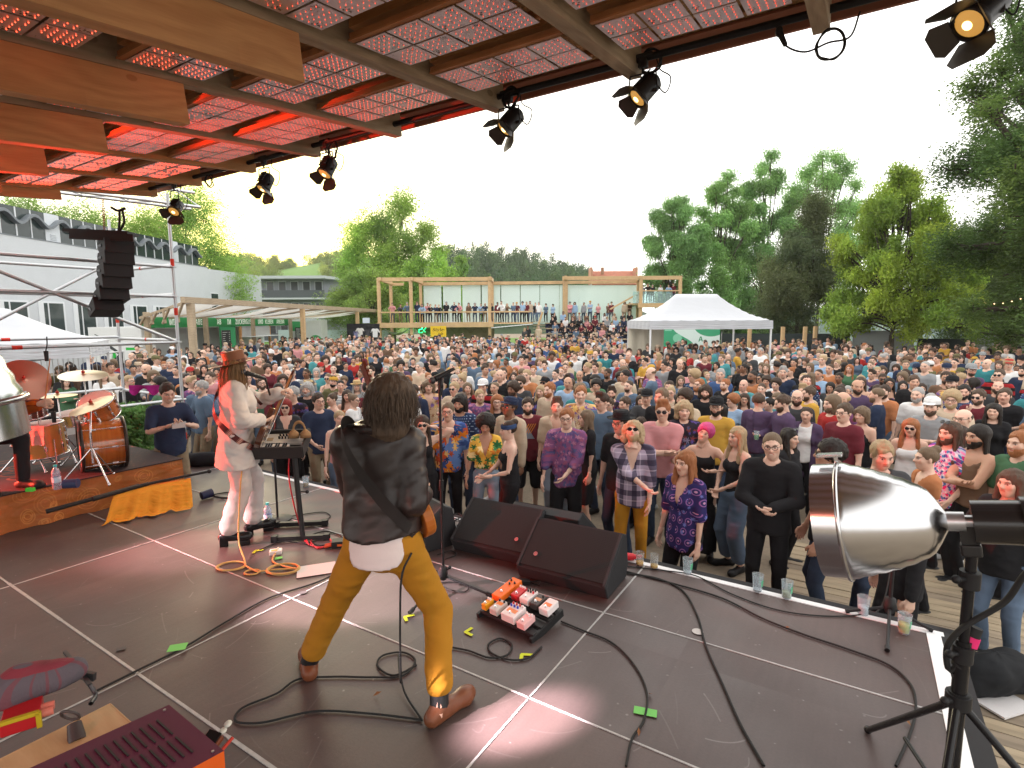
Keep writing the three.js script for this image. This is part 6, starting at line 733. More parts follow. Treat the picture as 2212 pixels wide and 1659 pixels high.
FRONT.forEach(([px, py, turn, a, label], i) => {
  label = label.replace("woman's figure", 'person');
  a = { skin: (i * 5) % 3 === 0 ? 1 : 0, fem: 0, ...a }; const sc = (a.fem ? 0.955 : 1.025) * rr(0.985, 1.015), J = skeleton(a.pose, a.fem), lift = a.lift || 0, p = onY(px, py, J.head.y * sc + lift);
  const d = Math.hypot(p.x, p.z), o = thing('person', label, 'person', V(p.x, lift, p.z), lookAtCam(p.x, p.z) + turn * RAD, 'audience'); o.scale.setScalar(sc); usedLabels.add(label);
  // keep the head, not the feet, on the measured spot
  const off = V(J.head.x, 0, J.head.z).multiplyScalar(sc).applyAxisAngle(V(0, 1, 0), o.rotation.y); o.position.sub(off);
  const lod = -p.z < 6.3 ? 'near' : 'mid'; if (a.topCut) a.topCut = { seed: i, ...a.topCut }; figure(o, a, lod, null, J, true);
  if (a.cardigan) part('cardigan', topGeo(J, lod, { ...T_LONG, loose: 0.038, open: true, hem: 0.3 }), shirtMat(a.cardigan), o);
  if (a.cup) heldCup(o, J, 1, `clear plastic cup in the hand of ${label.split(' ').slice(0, 5).join(' ')}`.split(' ').slice(0, 15).join(' '), a.cup);
  if (a.pose === POSES.phone) { const ph = thing('mobile_phone', 'mobile phone held up by the person in navy t-shirt', 'phone', V(0, 0, 0)); o.updateMatrixWorld(); const c = o.localToWorld(V(0, 1.27, 0.39)); ph.position.copy(c); ph.rotation.y = o.rotation.y; part('case', box(0.15, 0.075, 0.009, 0, 0, 0, 0.004), mat(0.5, 0.45, 0.42, 0.4), ph); part('screen', box(0.14, 0.066, 0.002, 0, 0, -0.006), MB.blackGloss, ph); }
  people.push([o.position.x, o.position.z, px, py, -p.z]);
});
// prints on chests
{
  const m = scene.children.find((c) => c.userData.label && c.userData.label.includes('triangle print'));
  const tri = extr([[-0.1, 0], [0.1, 0], [0, 0.17]], 0.002); part('shirt_print', [tri.translate(0, 1.17, 0.134)], mat(0.22, 0.25, 0.32, 0.9), m); part('shirt_print', [0, 1, 2, 3].map((k) => box(0.012, 0.16, 0.002, 0, 0, 0).rotateZ(-0.5).translate(-0.02 + k * 0.032, 1.32, 0.137)), mat(0.6, 0.22, 0.05, 0.9), m);
}
// ---------------------------------------------------------------- the rest of the crowd
const CR = rng(4242), crowdSpots = [];
{
  const tries = 16000, blocked = (x, z) => { const px = screenOf(V(x, 1.6, z))[0], d = -z, [s, t] = toST(V(x, 0, z)); if (t < 5.3 && s < 1.2) return true; if (d < (px > 1450 ? 5.2 : 6.4) && px > 700) return true; if (px < 330 && d < 10.5) return true; if (px < 760 && px > 330 && d < 8.8) return true; if (px > 1840 && d > 27) return true; if (px > 1345 && d > 32) return true; if (d > 43.5 || (px > 1140 && d > 42.5)) return true; if (x < -16.4 && d > 26) return true; if (px < 290 && d > 13 + px * 0.03) return true; if (px < -60 || px > 2270) return true; return false; };
  const cell = new Map(), add = (x, z) => { const k = Math.floor(x) + ',' + Math.floor(z); if (!cell.has(k)) cell.set(k, []); cell.get(k).push([x, z]); }; for (const p of people) add(p[0], p[1]);
  const clear = (x, z, r) => { for (let i = -1; i <= 1; i++) for (let j = -1; j <= 1; j++) for (const q of cell.get((Math.floor(x) + i) + ',' + (Math.floor(z) + j)) || []) if (Math.hypot(q[0] - x, q[1] - z) < r) return false; return true; };
  for (let i = 0; i < tries; i++) {
    const d = 5 + 39 * Math.pow(CR(), 0.9), px = rr(-60, 2270, CR), p = atZ(px, 700, d), x = p.x, z = p.z; if (blocked(x, z)) continue; const r = d < 12 ? 0.5 : d < 20 ? 0.62 : 0.74; if (!clear(x, z, r)) continue;
    const sx = screenOf(V(x, 1.62, z)); let hide = false; for (const q of people) if (d < q[4] + 0.05 && Math.abs(sx[0] - q[2]) < 40 * 7 / d && q[4] < 11) hide = true; if (hide) continue;
    crowdSpots.push([x, z, d, sx[0]]); add(x, z);
  }
  crowdSpots.sort((a, b) => a[2] - b[2]);
}
const hairWord = { short: 'short', crop: 'cropped', quiff: 'swept up', wavy: 'wavy', bob: 'bobbed', long: 'long', bun: 'pinned-up', pony: 'ponytailed', afro: 'big curly', curly: 'curly', balding: 'thinning' };
const tops = ['black', 'black', 'black', 'black', 'black', 'black', 'black', 'navy', 'navy', 'navy', 'charcoal', 'charcoal', 'white', 'white', 'white', 'white', 'white', 'grey', 'grey', 'grey', 'maroon', 'light blue', 'light blue', 'light blue', 'beige', 'beige', 'green', 'teal', 'orange', 'yellow', 'red', 'pink', 'blue', 'purple', 'brown', 'olive', 'turquoise', 'denim', 'denim', 'denim', 'check', 'stripes', 'redstripes', 'dots', 'leafy', 'floral', 'darkfloral'];
const topWord = { check: 'blue checked shirt', stripes: 'striped shirt', redstripes: 'red striped shirt', dots: 'dotted blue shirt', leafy: 'leaf print shirt', floral: 'purple print shirt', darkfloral: 'dark print shirt', denim: 'denim shirt' };
const poseKeys = ['stand', 'stand', 'relaxed', 'relaxed', 'crossed', 'drink', 'drinkl', 'clasp', 'pocket', 'lookleft', 'lookup', 'chin', 'clap'];
function randomLook(r) {
  const fem = r() < 0.46 ? 1 : 0, a = { fem, skin: r() < 0.06 ? 4 : r() < 0.15 ? 3 : pick([0, 1, 2, 5, 0, 1], r) };
  a.hair = fem ? pick(['long', 'long', 'long', 'bob', 'wavy', 'bun', 'pony', 'curly', 'short'], r) : pick(['short', 'short', 'short', 'crop', 'quiff', 'balding', 'curly', 'wavy', 'short'], r); a.hairColor = a.skin >= 3 ? pick(['black', 'dark brown'], r) : pick(['dark brown', 'brown', 'brown', 'light brown', 'light brown', 'blond', 'blond', 'black', 'grey', 'ginger'], r); if (a.hair === 'balding' && a.hairColor === 'ginger') a.hairColor = 'grey';
  if (!fem && r() < 0.42) a.beard = pick([0.3, 0.7, 1], r); if (r() < 0.17) a.glasses = 1; else if (r() < 0.1) a.shades = 1; if (r() < (fem ? 0.04 : 0.13)) a.cap = pick(['black', 'navy', 'white', 'grey', 'red', 'olive', 'yellow', 'beige'], r); else if (r() < 0.03) a.hat = pick(['black', 'brown', 'straw'], r);
  a.top = pick(tops, r); const q = r(); a.topCut = fem ? (q < 0.28 ? T_TANK : q < 0.75 ? T_TEE : T_LONG) : (q < 0.62 ? T_TEE : q < 0.82 ? T_SHIRT : T_LONG); a.bottom = pick(['black', 'black', 'dark blue', 'dark blue', 'jeans', 'khaki', 'grey'], r); a.botCut = !fem && r() < 0.2 ? SHORTS : {}; a.smile = r() < 0.35; a.pose = pick(poseKeys, r); a.shoe = r() < 0.5 ? MB.black : mat(0.45, 0.45, 0.45, 0.8); return a;
}
function lookWords(a) { const hat = a.cap ? `${a.cap} cap` : a.hat ? `${a.hat} hat` : null, h = hat || (a.hair === 'balding' ? 'thinning ' + a.hairColor + ' hair' : `${hairWord[a.hair]} ${a.hairColor} hair`), ex = a.beard && (a.beard > 0.5) ? ' and beard' : a.shades ? ' and shades' : a.glasses ? ' and glasses' : '', t = topWord[a.top] || `${a.top} ${a.topCut === T_TANK ? 'strap top' : a.topCut === T_LONG ? 'sweater' : a.topCut === T_SHIRT ? 'shirt' : 't-shirt'}`; return `person with ${h}${ex} in ${t}`; }
const zoneOf = (px, d) => (px < 330 ? 'behind the scaffold' : px < 520 ? 'towards the bar' : px < 720 ? 'before the pergola' : px < 900 ? 'before the shirt rack' : px < 1080 ? 'before the gallery' : px < 1345 ? 'before the tiers' : px < 1660 ? (d > 22 ? 'under the tent' : 'before the tent') : px < 1850 ? 'before the fence' : px < 2010 ? 'by the yellowing tree' : 'below the huge tree');
function place(spot, a, lod, extra) {
  const [x, z, d, px] = spot, sc = (a.fem ? 0.95 : 1.02) * rr(0.95, 1.06, CR), tgt = ST(-3.2, 1.6), o = thing('person', extra, 'person', V(x, 0, z), 0, 'audience'); o.rotation.y = Math.atan2(tgt.x - x, tgt.z - z) + (CR() < 0.16 ? rr(-1.5, 1.5, CR) : rr(-0.4, 0.4, CR)); o.scale.setScalar(sc); return figure(o, a, lod, a.pose, skel(a.pose, a.fem)); }
const NEAR_N = 72, FAR_N = 108;
crowdSpots.slice(0, NEAR_N + FAR_N).forEach((spot, i) => { let a, label, k = 0; do { a = randomLook(CR); label = `${lookWords(a)} ${zoneOf(spot[3], spot[2])}`; } while (usedLabels.has(label) && k++ < 60); usedLabels.add(label); place(spot, a, i < NEAR_N ? 'mid' : 'far', label); });
// gallery, steps and seating tiers
{
  const deckY = g8(1000, 697, 48).y, upY = g8(1420, 655, 48).y, ordn = ['first', 'second', 'third', 'fourth', 'fifth', 'sixth', 'seventh', 'eighth', 'ninth', 'tenth', 'eleventh', 'twelfth', 'thirteenth', 'fourteenth', 'fifteenth', 'sixteenth', 'seventeenth', 'eighteenth', 'nineteenth', 'twentieth', 'twenty-first', 'twenty-second', 'twenty-third', 'twenty-fourth'];
  const row = (xs, z, y, pose, where, jitter = 0.12) => xs.forEach((px, i) => { const a = randomLook(CR); a.pose = typeof pose === 'string' ? pose : pick(pose, CR); a.top = pick(['black', 'black', 'navy', 'white', 'charcoal', 'light blue', 'grey', 'maroon', 'denim', 'brown', 'beige', 'pink'], CR); a.topCut = pick([T_TEE, T_LONG], CR); a.botCut = {}; const zz = z + rr(-jitter, jitter, CR), p = atZ(px, 690, zz), yy = typeof y === 'function' ? y(zz) : y; const o = thing('person', `person in ${topWord[a.top] || a.top + ' top'} ${where}, ${ordn[i]} from the left`, 'person', V(p.x, yy, -zz), lookAtCam(p.x, -zz) + rr(-0.5, 0.3, CR), 'people on the gallery and tiers'); o.scale.setScalar((a.fem ? 0.95 : 1.03) * rr(0.96, 1.05, CR)); figure(o, a, 'far', a.pose, skel(a.pose, a.fem)); });
  const Z6 = (l) => l.map((z) => (1000 + z * 0.31646) * 0.72620), Z7 = (l) => l.map((z) => (1600 + z * 0.31646) * 0.72620);
  row(Z6([535, 605, 675, 765, 812, 860, 885, 940, 970, 1035, 1110, 1160, 1245, 1305, 1362, 1400, 1458, 1515, 1560, 1605, 1665, 1700]), 48.35, deckY, ['lean', 'lean', 'stand', 'relaxed'], 'leaning at the gallery rail');
  row(Z7([978, 1032, 1070, 1145, 1218, 1265]), 48.2, upY, ['stand', 'lean', 'crossed'], 'on the high corner platform');
  row(Z7([75, 140, 300, 345, 430, 490, 565, 660, 690, 812, 860]), 49.4, 2.72, ['stand', 'relaxed', 'crossed'], 'standing behind the seating tiers', 0.15);
  row(Z6([1750, 1790, 1822, 1870, 1905]), 48.5, deckY, ['stand', 'relaxed'], 'by the top of the steps', 0.3);
  row([1133, 1140, 1163], 45.6, 0.6, ['stand', 'relaxed'], 'climbing the gallery steps', 0.2);
  for (let k = 1; k < 6; k++) { const n = [0, 9, 9, 10, 10, 10][k], xs = []; for (let i = 0; i < n; i++) xs.push(lerp(1190, 1372, (i + rr(0.2, 0.8, CR)) / n)); row(xs, 44.65 + k * 0.8, 0.45 + k * 0.45 - 0.43, ['sit', 'sit', 'sitback'], `sitting on the ${['', 'lowest', 'second', 'third', 'fourth', 'top'][k]} seating tier`, 0.05); }
}
// everyone further back: too many and too small to tell apart
{
  const rest = crowdSpots.slice(NEAR_N + FAR_N), g = new THREE.Group(); g.name = 'crowd'; g.userData.kind = 'stuff'; tag(g, 'dense festival crowd filling the ground towards the gallery', 'crowd'); scene.add(g);
  const kinds = new Map(); const white = new THREE.MeshPhysicalMaterial({ color: C(1, 1, 1), roughness: 0.9, specularIntensity: 0.35, bumpMap: T.folds, bumpScale: 0.03, side: THREE.DoubleSide }), skinW = new THREE.MeshPhysicalMaterial({ color: C(1, 1, 1), vertexColors: true, roughness: 0.55, side: THREE.DoubleSide }), hairW = new THREE.MeshPhysicalMaterial({ color: C(1, 1, 1), map: T.hair, roughness: 0.6, specularIntensity: 0.4, side: THREE.DoubleSide });
  const put = (key, geo, m, mx, col) => { if (!kinds.has(key)) kinds.set(key, { geo, m, list: [] }); kinds.get(key).list.push([mx, col]); };
  for (const [x, z] of rest) { const a = randomLook(CR); a.pose = pick(['stand', 'relaxed', 'crossed', 'drink', 'lookleft'], CR); if (a.topCut !== T_LONG) a.topCut = T_TEE; const J = skel(a.pose, a.fem), sc = (a.fem ? 0.95 : 1.02) * rr(0.94, 1.07, CR), tgt = ST(-3.2, 1.6), mx = M4().compose(V(x, 0, z), new THREE.Quaternion().setFromAxisAngle(V(0, 1, 0), Math.atan2(tgt.x - x, tgt.z - z) + (CR() < 0.2 ? rr(-2, 2, CR) : rr(-0.4, 0.4, CR))), V(sc, sc, sc)), k = a.pose + 'far' + a.fem;
    put('b' + k, cached(k + 'body0', () => bodyGeo(J, 'far', a)), skinW, mx, skinMats[a.skin].color); const tk = JSON.stringify(a.topCut); const tc = SHIRT[a.top] ? C(...SHIRT[a.top]) : C(...pick(Object.values(SHIRT), CR)); put('t' + k + tk, cached(k + 'top' + tk, () => topGeo(J, 'far', a.topCut)), white, mx, tc); put('p' + k, cached(k + 'bot{}', () => bottomGeo(J, 'far', {})), white, mx, C(...PANTS[a.bottom])); put('h' + a.hair, hairGeo(a.hair, LOD.far.hair), hairW, mx.clone().multiply(J.headM), C(...HAIR[a.hairColor].map((v) => v * 1.15))); if (a.cap) put('cap', capHat, white, mx.clone().multiply(J.headM), C(...SHIRT[a.cap])); if (a.hat) put('hat', brimHat, white, mx.clone().multiply(J.headM), C(...SHIRT[a.hat === 'straw' ? 'beige' : a.hat])); }
  const nm = { b: 'bodies', t: 'tops', p: 'legwear', h: 'hairstyles', c: 'caps' }; for (const [k, e] of kinds) { const im = new THREE.InstancedMesh(e.geo, e.m, e.list.length); e.list.forEach(([mx, c], i) => { im.setMatrixAt(i, mx); im.setColorAt(i, c); }); im.name = k === 'hat' ? 'hats' : nm[k[0]]; im.userData.kind = 'stuff'; im.castShadow = im.receiveShadow = true; g.add(im); }
  console.log('crowd spots', crowdSpots.length, 'rest', rest.length, 'depth at cut', crowdSpots[NEAR_N][2].toFixed(1), (crowdSpots[NEAR_N + FAR_N] || [0, 0, 0])[2].toFixed(1));
}
// ================================================================ the band
function strands(n, len, spread, seed, o = {}) {                      // loose locks falling from the scalp, head space
  const r = rng(seed), pos = [], idx = [], uv = []; const { back = -0.2, front = 0.35, w = 0.006, flat = 0, jitter = 0.02, side = 1 } = o;
  for (let i = 0; i < n; i++) { const a = rr(-Math.PI * (0.5 + front * 0.5), Math.PI * (0.5 + front * 0.5), r), x0 = Math.sin(a) * 0.09, z0 = -Math.cos(a) * 0.105 - 0.015, y0 = rr(0.02, 0.10, r), L = len * rr(0.75, 1.08, r), sx = x0 * (1 + spread * r()) + rr(-jitter, jitter, r), sz = z0 * (1 + spread * 0.6 * r()) + rr(-jitter, jitter, r), ww = w * rr(0.6, 1.4, r), ph = r() * 6.28, c = 0.012 * r();
    const seg = 7; for (let k = 0; k <= seg; k++) { const t = k / seg, e = Math.min(1, t * 2.4), px = lerp(x0 * 0.55, sx, e) + c * Math.sin(t * 7 + ph), pz = lerp(z0 * 0.55, sz, e) + c * Math.cos(t * 6 + ph), py = (1 - e) * 0.137 + e * y0 - Math.max(0, t - 0.1) * L + (1 - e) * 0; const tx = Math.cos(a), tz = Math.sin(a), q = ww * (1 - 0.75 * t); const o2 = pos.length / 3; pos.push(px - tx * q, py, pz - tz * q, px + tx * q, py, pz + tz * q); uv.push(0, t * 0.3, 0.02, t * 0.3); if (k) idx.push(o2 - 2, o2 - 1, o2, o2 - 1, o2 + 1, o2); } }
  const g = new THREE.BufferGeometry(); g.setAttribute('position', new THREE.Float32BufferAttribute(pos, 3)); g.setAttribute('uv', new THREE.Float32BufferAttribute(uv, 2)); g.setIndex(idx); g.computeVertexNormals(); return g;
}
function guitar(label, m, bodyMat, edgeMat, strapPts, o) {            // neck along +y, front +z, end pin at the origin
  const t = thing('electric_guitar', label, 'guitar', [0, 0, 0]), shp = new THREE.Shape(), P = [[0, 0], [0.13, 0.01], [0.172, 0.09], [0.15, 0.17], [0.105, 0.225], [0.12, 0.29], [0.135, 0.35], [0.11, 0.385], [0.075, 0.36], [0.03, 0.385], [-0.04, 0.40], [-0.125, 0.38], [-0.125, 0.30], [-0.1, 0.23], [-0.15, 0.17], [-0.172, 0.09], [-0.13, 0.01]];
  shp.splineThru && shp.moveTo(0, 0); const cv = new THREE.CatmullRomCurve3(P.map(([x, y]) => V(x, y, 0)), true), pts = cv.getPoints(60).map((p) => new THREE.Vector2(p.x, p.y)); const sh = new THREE.Shape(pts), A = (g) => g.applyMatrix4(m);
  part('body', A(new THREE.ExtrudeGeometry(sh, { depth: 0.042, bevelEnabled: true, bevelSize: 0.004, bevelThickness: 0.004, bevelSegments: 2 }).translate(0, 0, -0.025)), edgeMat, t); part('top', A(new THREE.ExtrudeGeometry(sh, { depth: 0.004, bevelEnabled: false }).scale(0.985, 0.985, 1).translate(0, 0.003, 0.0225)), bodyMat, t);
  part('neck', A(box(0.048, 0.52, 0.026, 0, 0.60, 0.022, 0.006)), mat(0.32, 0.13, 0.05, 0.4), t); part('fretboard', A(box(0.05, 0.47, 0.005, 0, 0.62, 0.0385)), mat(0.035, 0.02, 0.014, 0.5), t);
  const hd = part('headstock', A(extr([[-0.026, 0], [0.026, 0], [0.042, 0.06], [0.036, 0.16], [0, 0.15], [-0.036, 0.16], [-0.042, 0.06]], 0.016, 0.002).translate(0, 0.86, 0.014)), mat(0.10, 0.022, 0.012, 0.3), t); part('tuner', A(merge([...Array(6)].map((_, i) => merge([rod(V(i % 2 ? 0.03 : -0.03, 0.90 + (i >> 1) * 0.035, 0.022), V(i % 2 ? 0.062 : -0.062, 0.90 + (i >> 1) * 0.035, 0.022), 0.004, 0.004, 6), ball(0.01, i % 2 ? 0.066 : -0.066, 0.90 + (i >> 1) * 0.035, 0.022, 6, 5)])))), mat(0.62, 0.58, 0.45, 0.3, 0.6), hd);
  part('pickup', A(merge([box(0.075, 0.034, 0.012, 0, 0.19, 0.03), box(0.075, 0.034, 0.012, 0, 0.30, 0.03)])), MB.chrome, t); part('bridge', A(merge([box(0.085, 0.016, 0.012, 0, 0.125, 0.032), box(0.09, 0.012, 0.014, 0, 0.09, 0.032)])), MB.chrome, t); part('string', A(merge([...Array(6)].map((_, i) => rod(V(-0.02 + i * 0.008, 0.1, 0.043), V(-0.017 + i * 0.0068, 0.88, 0.043), 0.0008, 0.0008, 4)))), MB.steel, t);
  part('knob', A(merge([disc(0.012, 0.014).rotateX(Math.PI / 2).translate(0.1, 0.06, 0.034), disc(0.012, 0.014).rotateX(Math.PI / 2).translate(0.12, 0.11, 0.034), disc(0.012, 0.014).rotateX(Math.PI / 2).translate(0.085, 0.1, 0.034)])), mat(0.4, 0.25, 0.08, 0.4), t); part('jack_plate', A(merge([disc(0.016, 0.01).rotateZ(Math.PI / 2).translate(0.14, 0.035, 0), rod(V(0.14, 0.035, 0), V(0.19, 0.03, 0), 0.007)])), MB.chrome, t);
  return t;
}
const basisY = (a, b, front) => { const y = b.clone().sub(a).normalize(), z = front.clone().addScaledVector(y, -front.dot(y)).normalize(), x = y.clone().cross(z); return M4().makeBasis(x, y, z).setPosition(a); };
const flatUV = (g) => { const p = g.attributes.position, u = g.attributes.uv; for (let i = 0; i < p.count; i++) u.setXY(i, p.getX(i) + 0.4 * p.getZ(i), p.getY(i)); return g; };
// ---------------------------------------------------------------- guitarist with his back to the view
const leather = new THREE.MeshPhysicalMaterial({ color: C(0.020, 0.012, 0.0105), roughness: 0.42, specularIntensity: 0.7, bumpMap: T.folds, bumpScale: 0.012, clearcoat: 0.12, clearcoatRoughness: 0.4, side: THREE.DoubleSide });
const mustard = cloth(0.36, 0.165, 0.014, 0.85);
{
  const fl = onStage(665, 1462), fr = onStage(948, 1562), sc = 1.05, O = V(-0.665, STAGE, -2.70), o = thing('person', 'guitarist in dark leather jacket and mustard trousers, back to the view', 'person', O, Math.PI - 0.06); o.scale.setScalar(sc); o.updateMatrixWorld();
  const L = (w) => o.worldToLocal(w.clone()), a1 = L(fl.clone().setY(STAGE + 0.09)), a2 = L(fr.clone().setY(STAGE + 0.09));
  const pose = { pelvis: [0, 0.845, 0], sw: 0.162, lean: [0.025, 0, 0.05], head: [-0.055, 1.50, 0.06], la: [a1.x, 0.085, a1.z + 0.02], ra: [a2.x, 0.085, a2.z + 0.02], lt: [a1.x + 0.07, 0.03, a1.z + 0.15], rt: [a2.x - 0.10, 0.03, a2.z + 0.15], lk: [0.3, 0, 1], rk: [-0.25, 0, 1], lw: [0.17, 1.20, 0.36], lh: [0.05, -1, 0.3], rw: [-0.165, 1.02, 0.20], rh: [-0.12, -0.6, -1], yaw: -0.25, tilt: 0.05, pitch: 0.1 };
  const J = skeleton(pose, 0); part('body', bodyGeo(J, 'hero', { rcurl: 0.75, lcurl: 0.9, rthumb: V(0, 0.5, 1) }), skinMats[0], o);
  part('undershirt', flatUV(topGeo(J, 'hero', { sleeve: 0.2, hem: 0.085, tail: 6e5, loose: 0.004, hemFlare: 0.07, wr: 0.008, seed: 9 })), cloth(0.62, 0.56, 0.55), o);
  const jk = part('leather_jacket', flatUV(topGeo(J, 'hero', { sleeve: 0.95, hem: -0.045, loose: 0.03, flare: 0.01, wr: 0.02, seed: 4, neck: 'shirt', hemFlare: 0.03 })), leather, o);
  part('collar', tube([V(J.nb.x - 0.085, J.nb.y + 0.03, J.nb.z + 0.055), V(J.nb.x - 0.082, J.nb.y + 0.03, J.nb.z - 0.03), V(J.nb.x, J.nb.y + 0.035, J.nb.z - 0.085), V(J.nb.x + 0.082, J.nb.y + 0.03, J.nb.z - 0.03), V(J.nb.x + 0.085, J.nb.y + 0.03, J.nb.z + 0.055)], 0.026, 30, 8).scale(1, 1, 1), leather, jk);
  part('trousers', flatUV(bottomGeo(J, 'hero', { loose: 0.013, flare: 0.016, len: 0.9, wr: 0.012, seed: 6, rise: 0.16 })), mustard, o);
  part('socks', [0, 1].map((i) => rod(mixV(J.kn[i], J.an[i], 0.74), J.an[i].clone().add(V(0, -0.02, 0)), 0.047, 0.046, 14)), MB.black, o); part('shoes', shoesGeo(J, 'hero'), mat(0.15, 0.05, 0.022, 0.35), o);
  const hm = hairMats.brown.clone(), H = J.headM.clone().multiply(M4().makeScale(1.1, 1.04, 1.12)); part('hair', [hairGeo('bob', LOD.hero.hair).clone().applyMatrix4(H), strands(1300, 0.15, 0.26, 12, { w: 0.003, front: 0.5, jitter: 0.02 }).applyMatrix4(H)], hm, o);
  o.updateMatrixWorld(); const W = (x, y, z) => o.localToWorld(V(x, y, z)); const end = W(-0.185, 0.82, 0.12), top = W(0.16, 1.56, 0.33), fwd = W(-0.9, 1, 0.55).sub(W(0, 1, 0));
  guitar('amber electric guitar held by the guitarist in leather', basisY(end, top, fwd.normalize()), mat(0.45, 0.16, 0.02, 0.35), mat(0.34, 0.10, 0.015, 0.38));
  const st = [W(-0.19, 0.81, 0.08), W(-0.16, 0.92, -0.06), W(-0.05, 1.10, -0.165), W(0.08, 1.29, -0.165), W(0.155, 1.41, -0.08), W(0.165, 1.42, 0.05), W(0.14, 1.2, 0.24)]; const sg = []; for (let i = 0; i < st.length - 1; i++) for (let k = 0; k < 4; k++) sg.push(0); const cv = new THREE.CatmullRomCurve3(st), rows = []; for (let k = 0; k <= 40; k++) { const p = cv.getPoint(k / 40), tn = cv.getTangent(k / 40), c = W(-0.03, p.y / 1.05 - 0.85, 0).setY(p.y), nrm = p.clone().sub(c).normalize(), b = tn.clone().cross(nrm).normalize().multiplyScalar(0.028); rows.push([p.clone().add(b), p.clone().sub(b)]); } solo('guitar_strap', sheet(rows), mat(0.02, 0.016, 0.015, 0.6), 'dark strap running across the leather jacket\'s back', 'strap');
}
// ---------------------------------------------------------------- singer in white with the hat
{
  const O = V(-2.50, STAGE + 0.045, -4.88), sc = 0.945, o = thing('person', 'singer in white suit and brown hat playing guitar at the microphone', 'person', O, 116 * RAD); o.scale.setScalar(sc); o.updateMatrixWorld(); const W = (x, y, z) => o.localToWorld(V(x, y, z));
  const J = skeleton({ rw: [-0.12, 1.13, 0.23], rh: [-1, -0.25, -0.6], lw: [0.12, 1.36, 0.42], lh: [0.9, -0.8, 0], la: [0.09, 0.085, 0.10], ra: [-0.10, 0.085, -0.12], pitch: 0.05, lean: [0, 0, 0.02], yaw: -0.08 }, 1);
  part('body', bodyGeo(J, 'hero', { rcurl: 0.7, lcurl: 0.8, lthumb: V(-1, 0, 0) }), skinMats[1], o); const wh = cloth(0.52, 0.48, 0.46, 0.85), cream = cloth(0.50, 0.45, 0.43, 0.85);
  part('shirt', topGeo(J, 'hero', { sleeve: 0.93, hem: 0.235, loose: 0.052, flare: 0.016, wr: 0.034, seed: 2, neck: 'shirt', hemFlare: 0.05 }), wh, o); part('trousers', bottomGeo(J, 'hero', { loose: 0.024, flare: 0.03, len: 0.94, wr: 0.02, seed: 8 }), cream, o);
  part('socks', [0, 1].map((i) => rod(mixV(J.kn[i], J.an[i], 0.8), J.an[i].clone().add(V(0, -0.02, 0)), 0.042, 0.042, 12)), mustard, o); part('shoes', [shoesGeo(J, 'hero', {}), ...[0, 1].map((i) => box(0.07, 0.10, 0.075, J.an[i].x, 0.0, J.an[i].z - 0.035, 0.01)), ...[0, 1].map((i) => box(0.075, 0.045, 0.1, J.toe[i].x, -0.022, J.toe[i].z - 0.01, 0.01))], mat(0.012, 0.012, 0.013, 0.16), o);
  const hm = hairMats['light brown'].clone(); hm.color = C(0.21, 0.115, 0.05); part('hair', [hairGeo('long', LOD.hero.hair).clone().applyMatrix4(J.headM), strands(900, 0.50, 0.55, 5, { w: 0.0045, front: 0.6 }).applyMatrix4(J.headM)], hm, o);
  const hatM = mat(0.20, 0.075, 0.032, 0.42), hat = part('hat', [lathe([[0.225, 0.082], [0.21, 0.074], [0.09, 0.072], [0.089, 0.08], [0.092, 0.19], [0.089, 0.197], [0.08, 0.194], [0, 0.192]], 36).scale(1, 1, 1.1).translate(0, 0, -0.014)].map((g) => g.rotateX(-0.26).translate(0, -0.012, 0.022).applyMatrix4(J.headM)), hatM, o); part('hat_band', lathe([[0.0915, 0.08], [0.0925, 0.108]], 32).scale(1, 1, 1.1).translate(0, 0, -0.014).rotateX(-0.26).translate(0, -0.012, 0.022).applyMatrix4(J.headM), mat(0.10, 0.035, 0.018, 0.5), hat);
  o.updateMatrixWorld(); const end = W(-0.16, 0.86, 0.17), top = W(0.36, 1.50, 0.52), fwd = W(0.1, 1, 1).sub(W(0, 1, 0)); guitar('dark sunburst electric guitar held by the singer in white', basisY(end, top, fwd.normalize()), mat(0.10, 0.035, 0.012, 0.2, 0, { clearcoat: 1 }), mat(0.06, 0.022, 0.012, 0.25, 0, { clearcoat: 0.8 }));
  const st = [W(-0.16, 0.88, 0.14), W(-0.205, 1.0, -0.0), W(-0.11, 1.2, -0.155), W(0.03, 1.38, -0.14), W(0.11, 1.46, -0.05), W(0.12, 1.45, 0.06), W(0.12, 1.25, 0.24)], cv = new THREE.CatmullRomCurve3(st), rows = []; for (let k = 0; k <= 40; k++) { const p = cv.getPoint(k / 40), tn = cv.getTangent(k / 40), c = W(0, 0, 0).setY(p.y), n = p.clone().sub(c).normalize(), b = tn.clone().cross(n).normalize().multiplyScalar(0.026); rows.push([p.clone().add(b).addScaledVector(n, 0.005), p.clone().sub(b).addScaledVector(n, 0.005)]); } solo('guitar_strap', sheet(rows), matT(canvasTex(64, 64, (x) => { x.fillStyle = '#4a1416'; x.fillRect(0, 0, 64, 64); x.fillStyle = '#b98a7a'; for (let i = 0; i < 4; i++) { x.beginPath(); x.moveTo(32, i * 16); x.lineTo(50, i * 16 + 8); x.lineTo(32, i * 16 + 16); x.lineTo(14, i * 16 + 8); x.fill(); } }, [12, 1]), 0.8), 'patterned dark red strap across the singer\'s white back', 'strap');
}
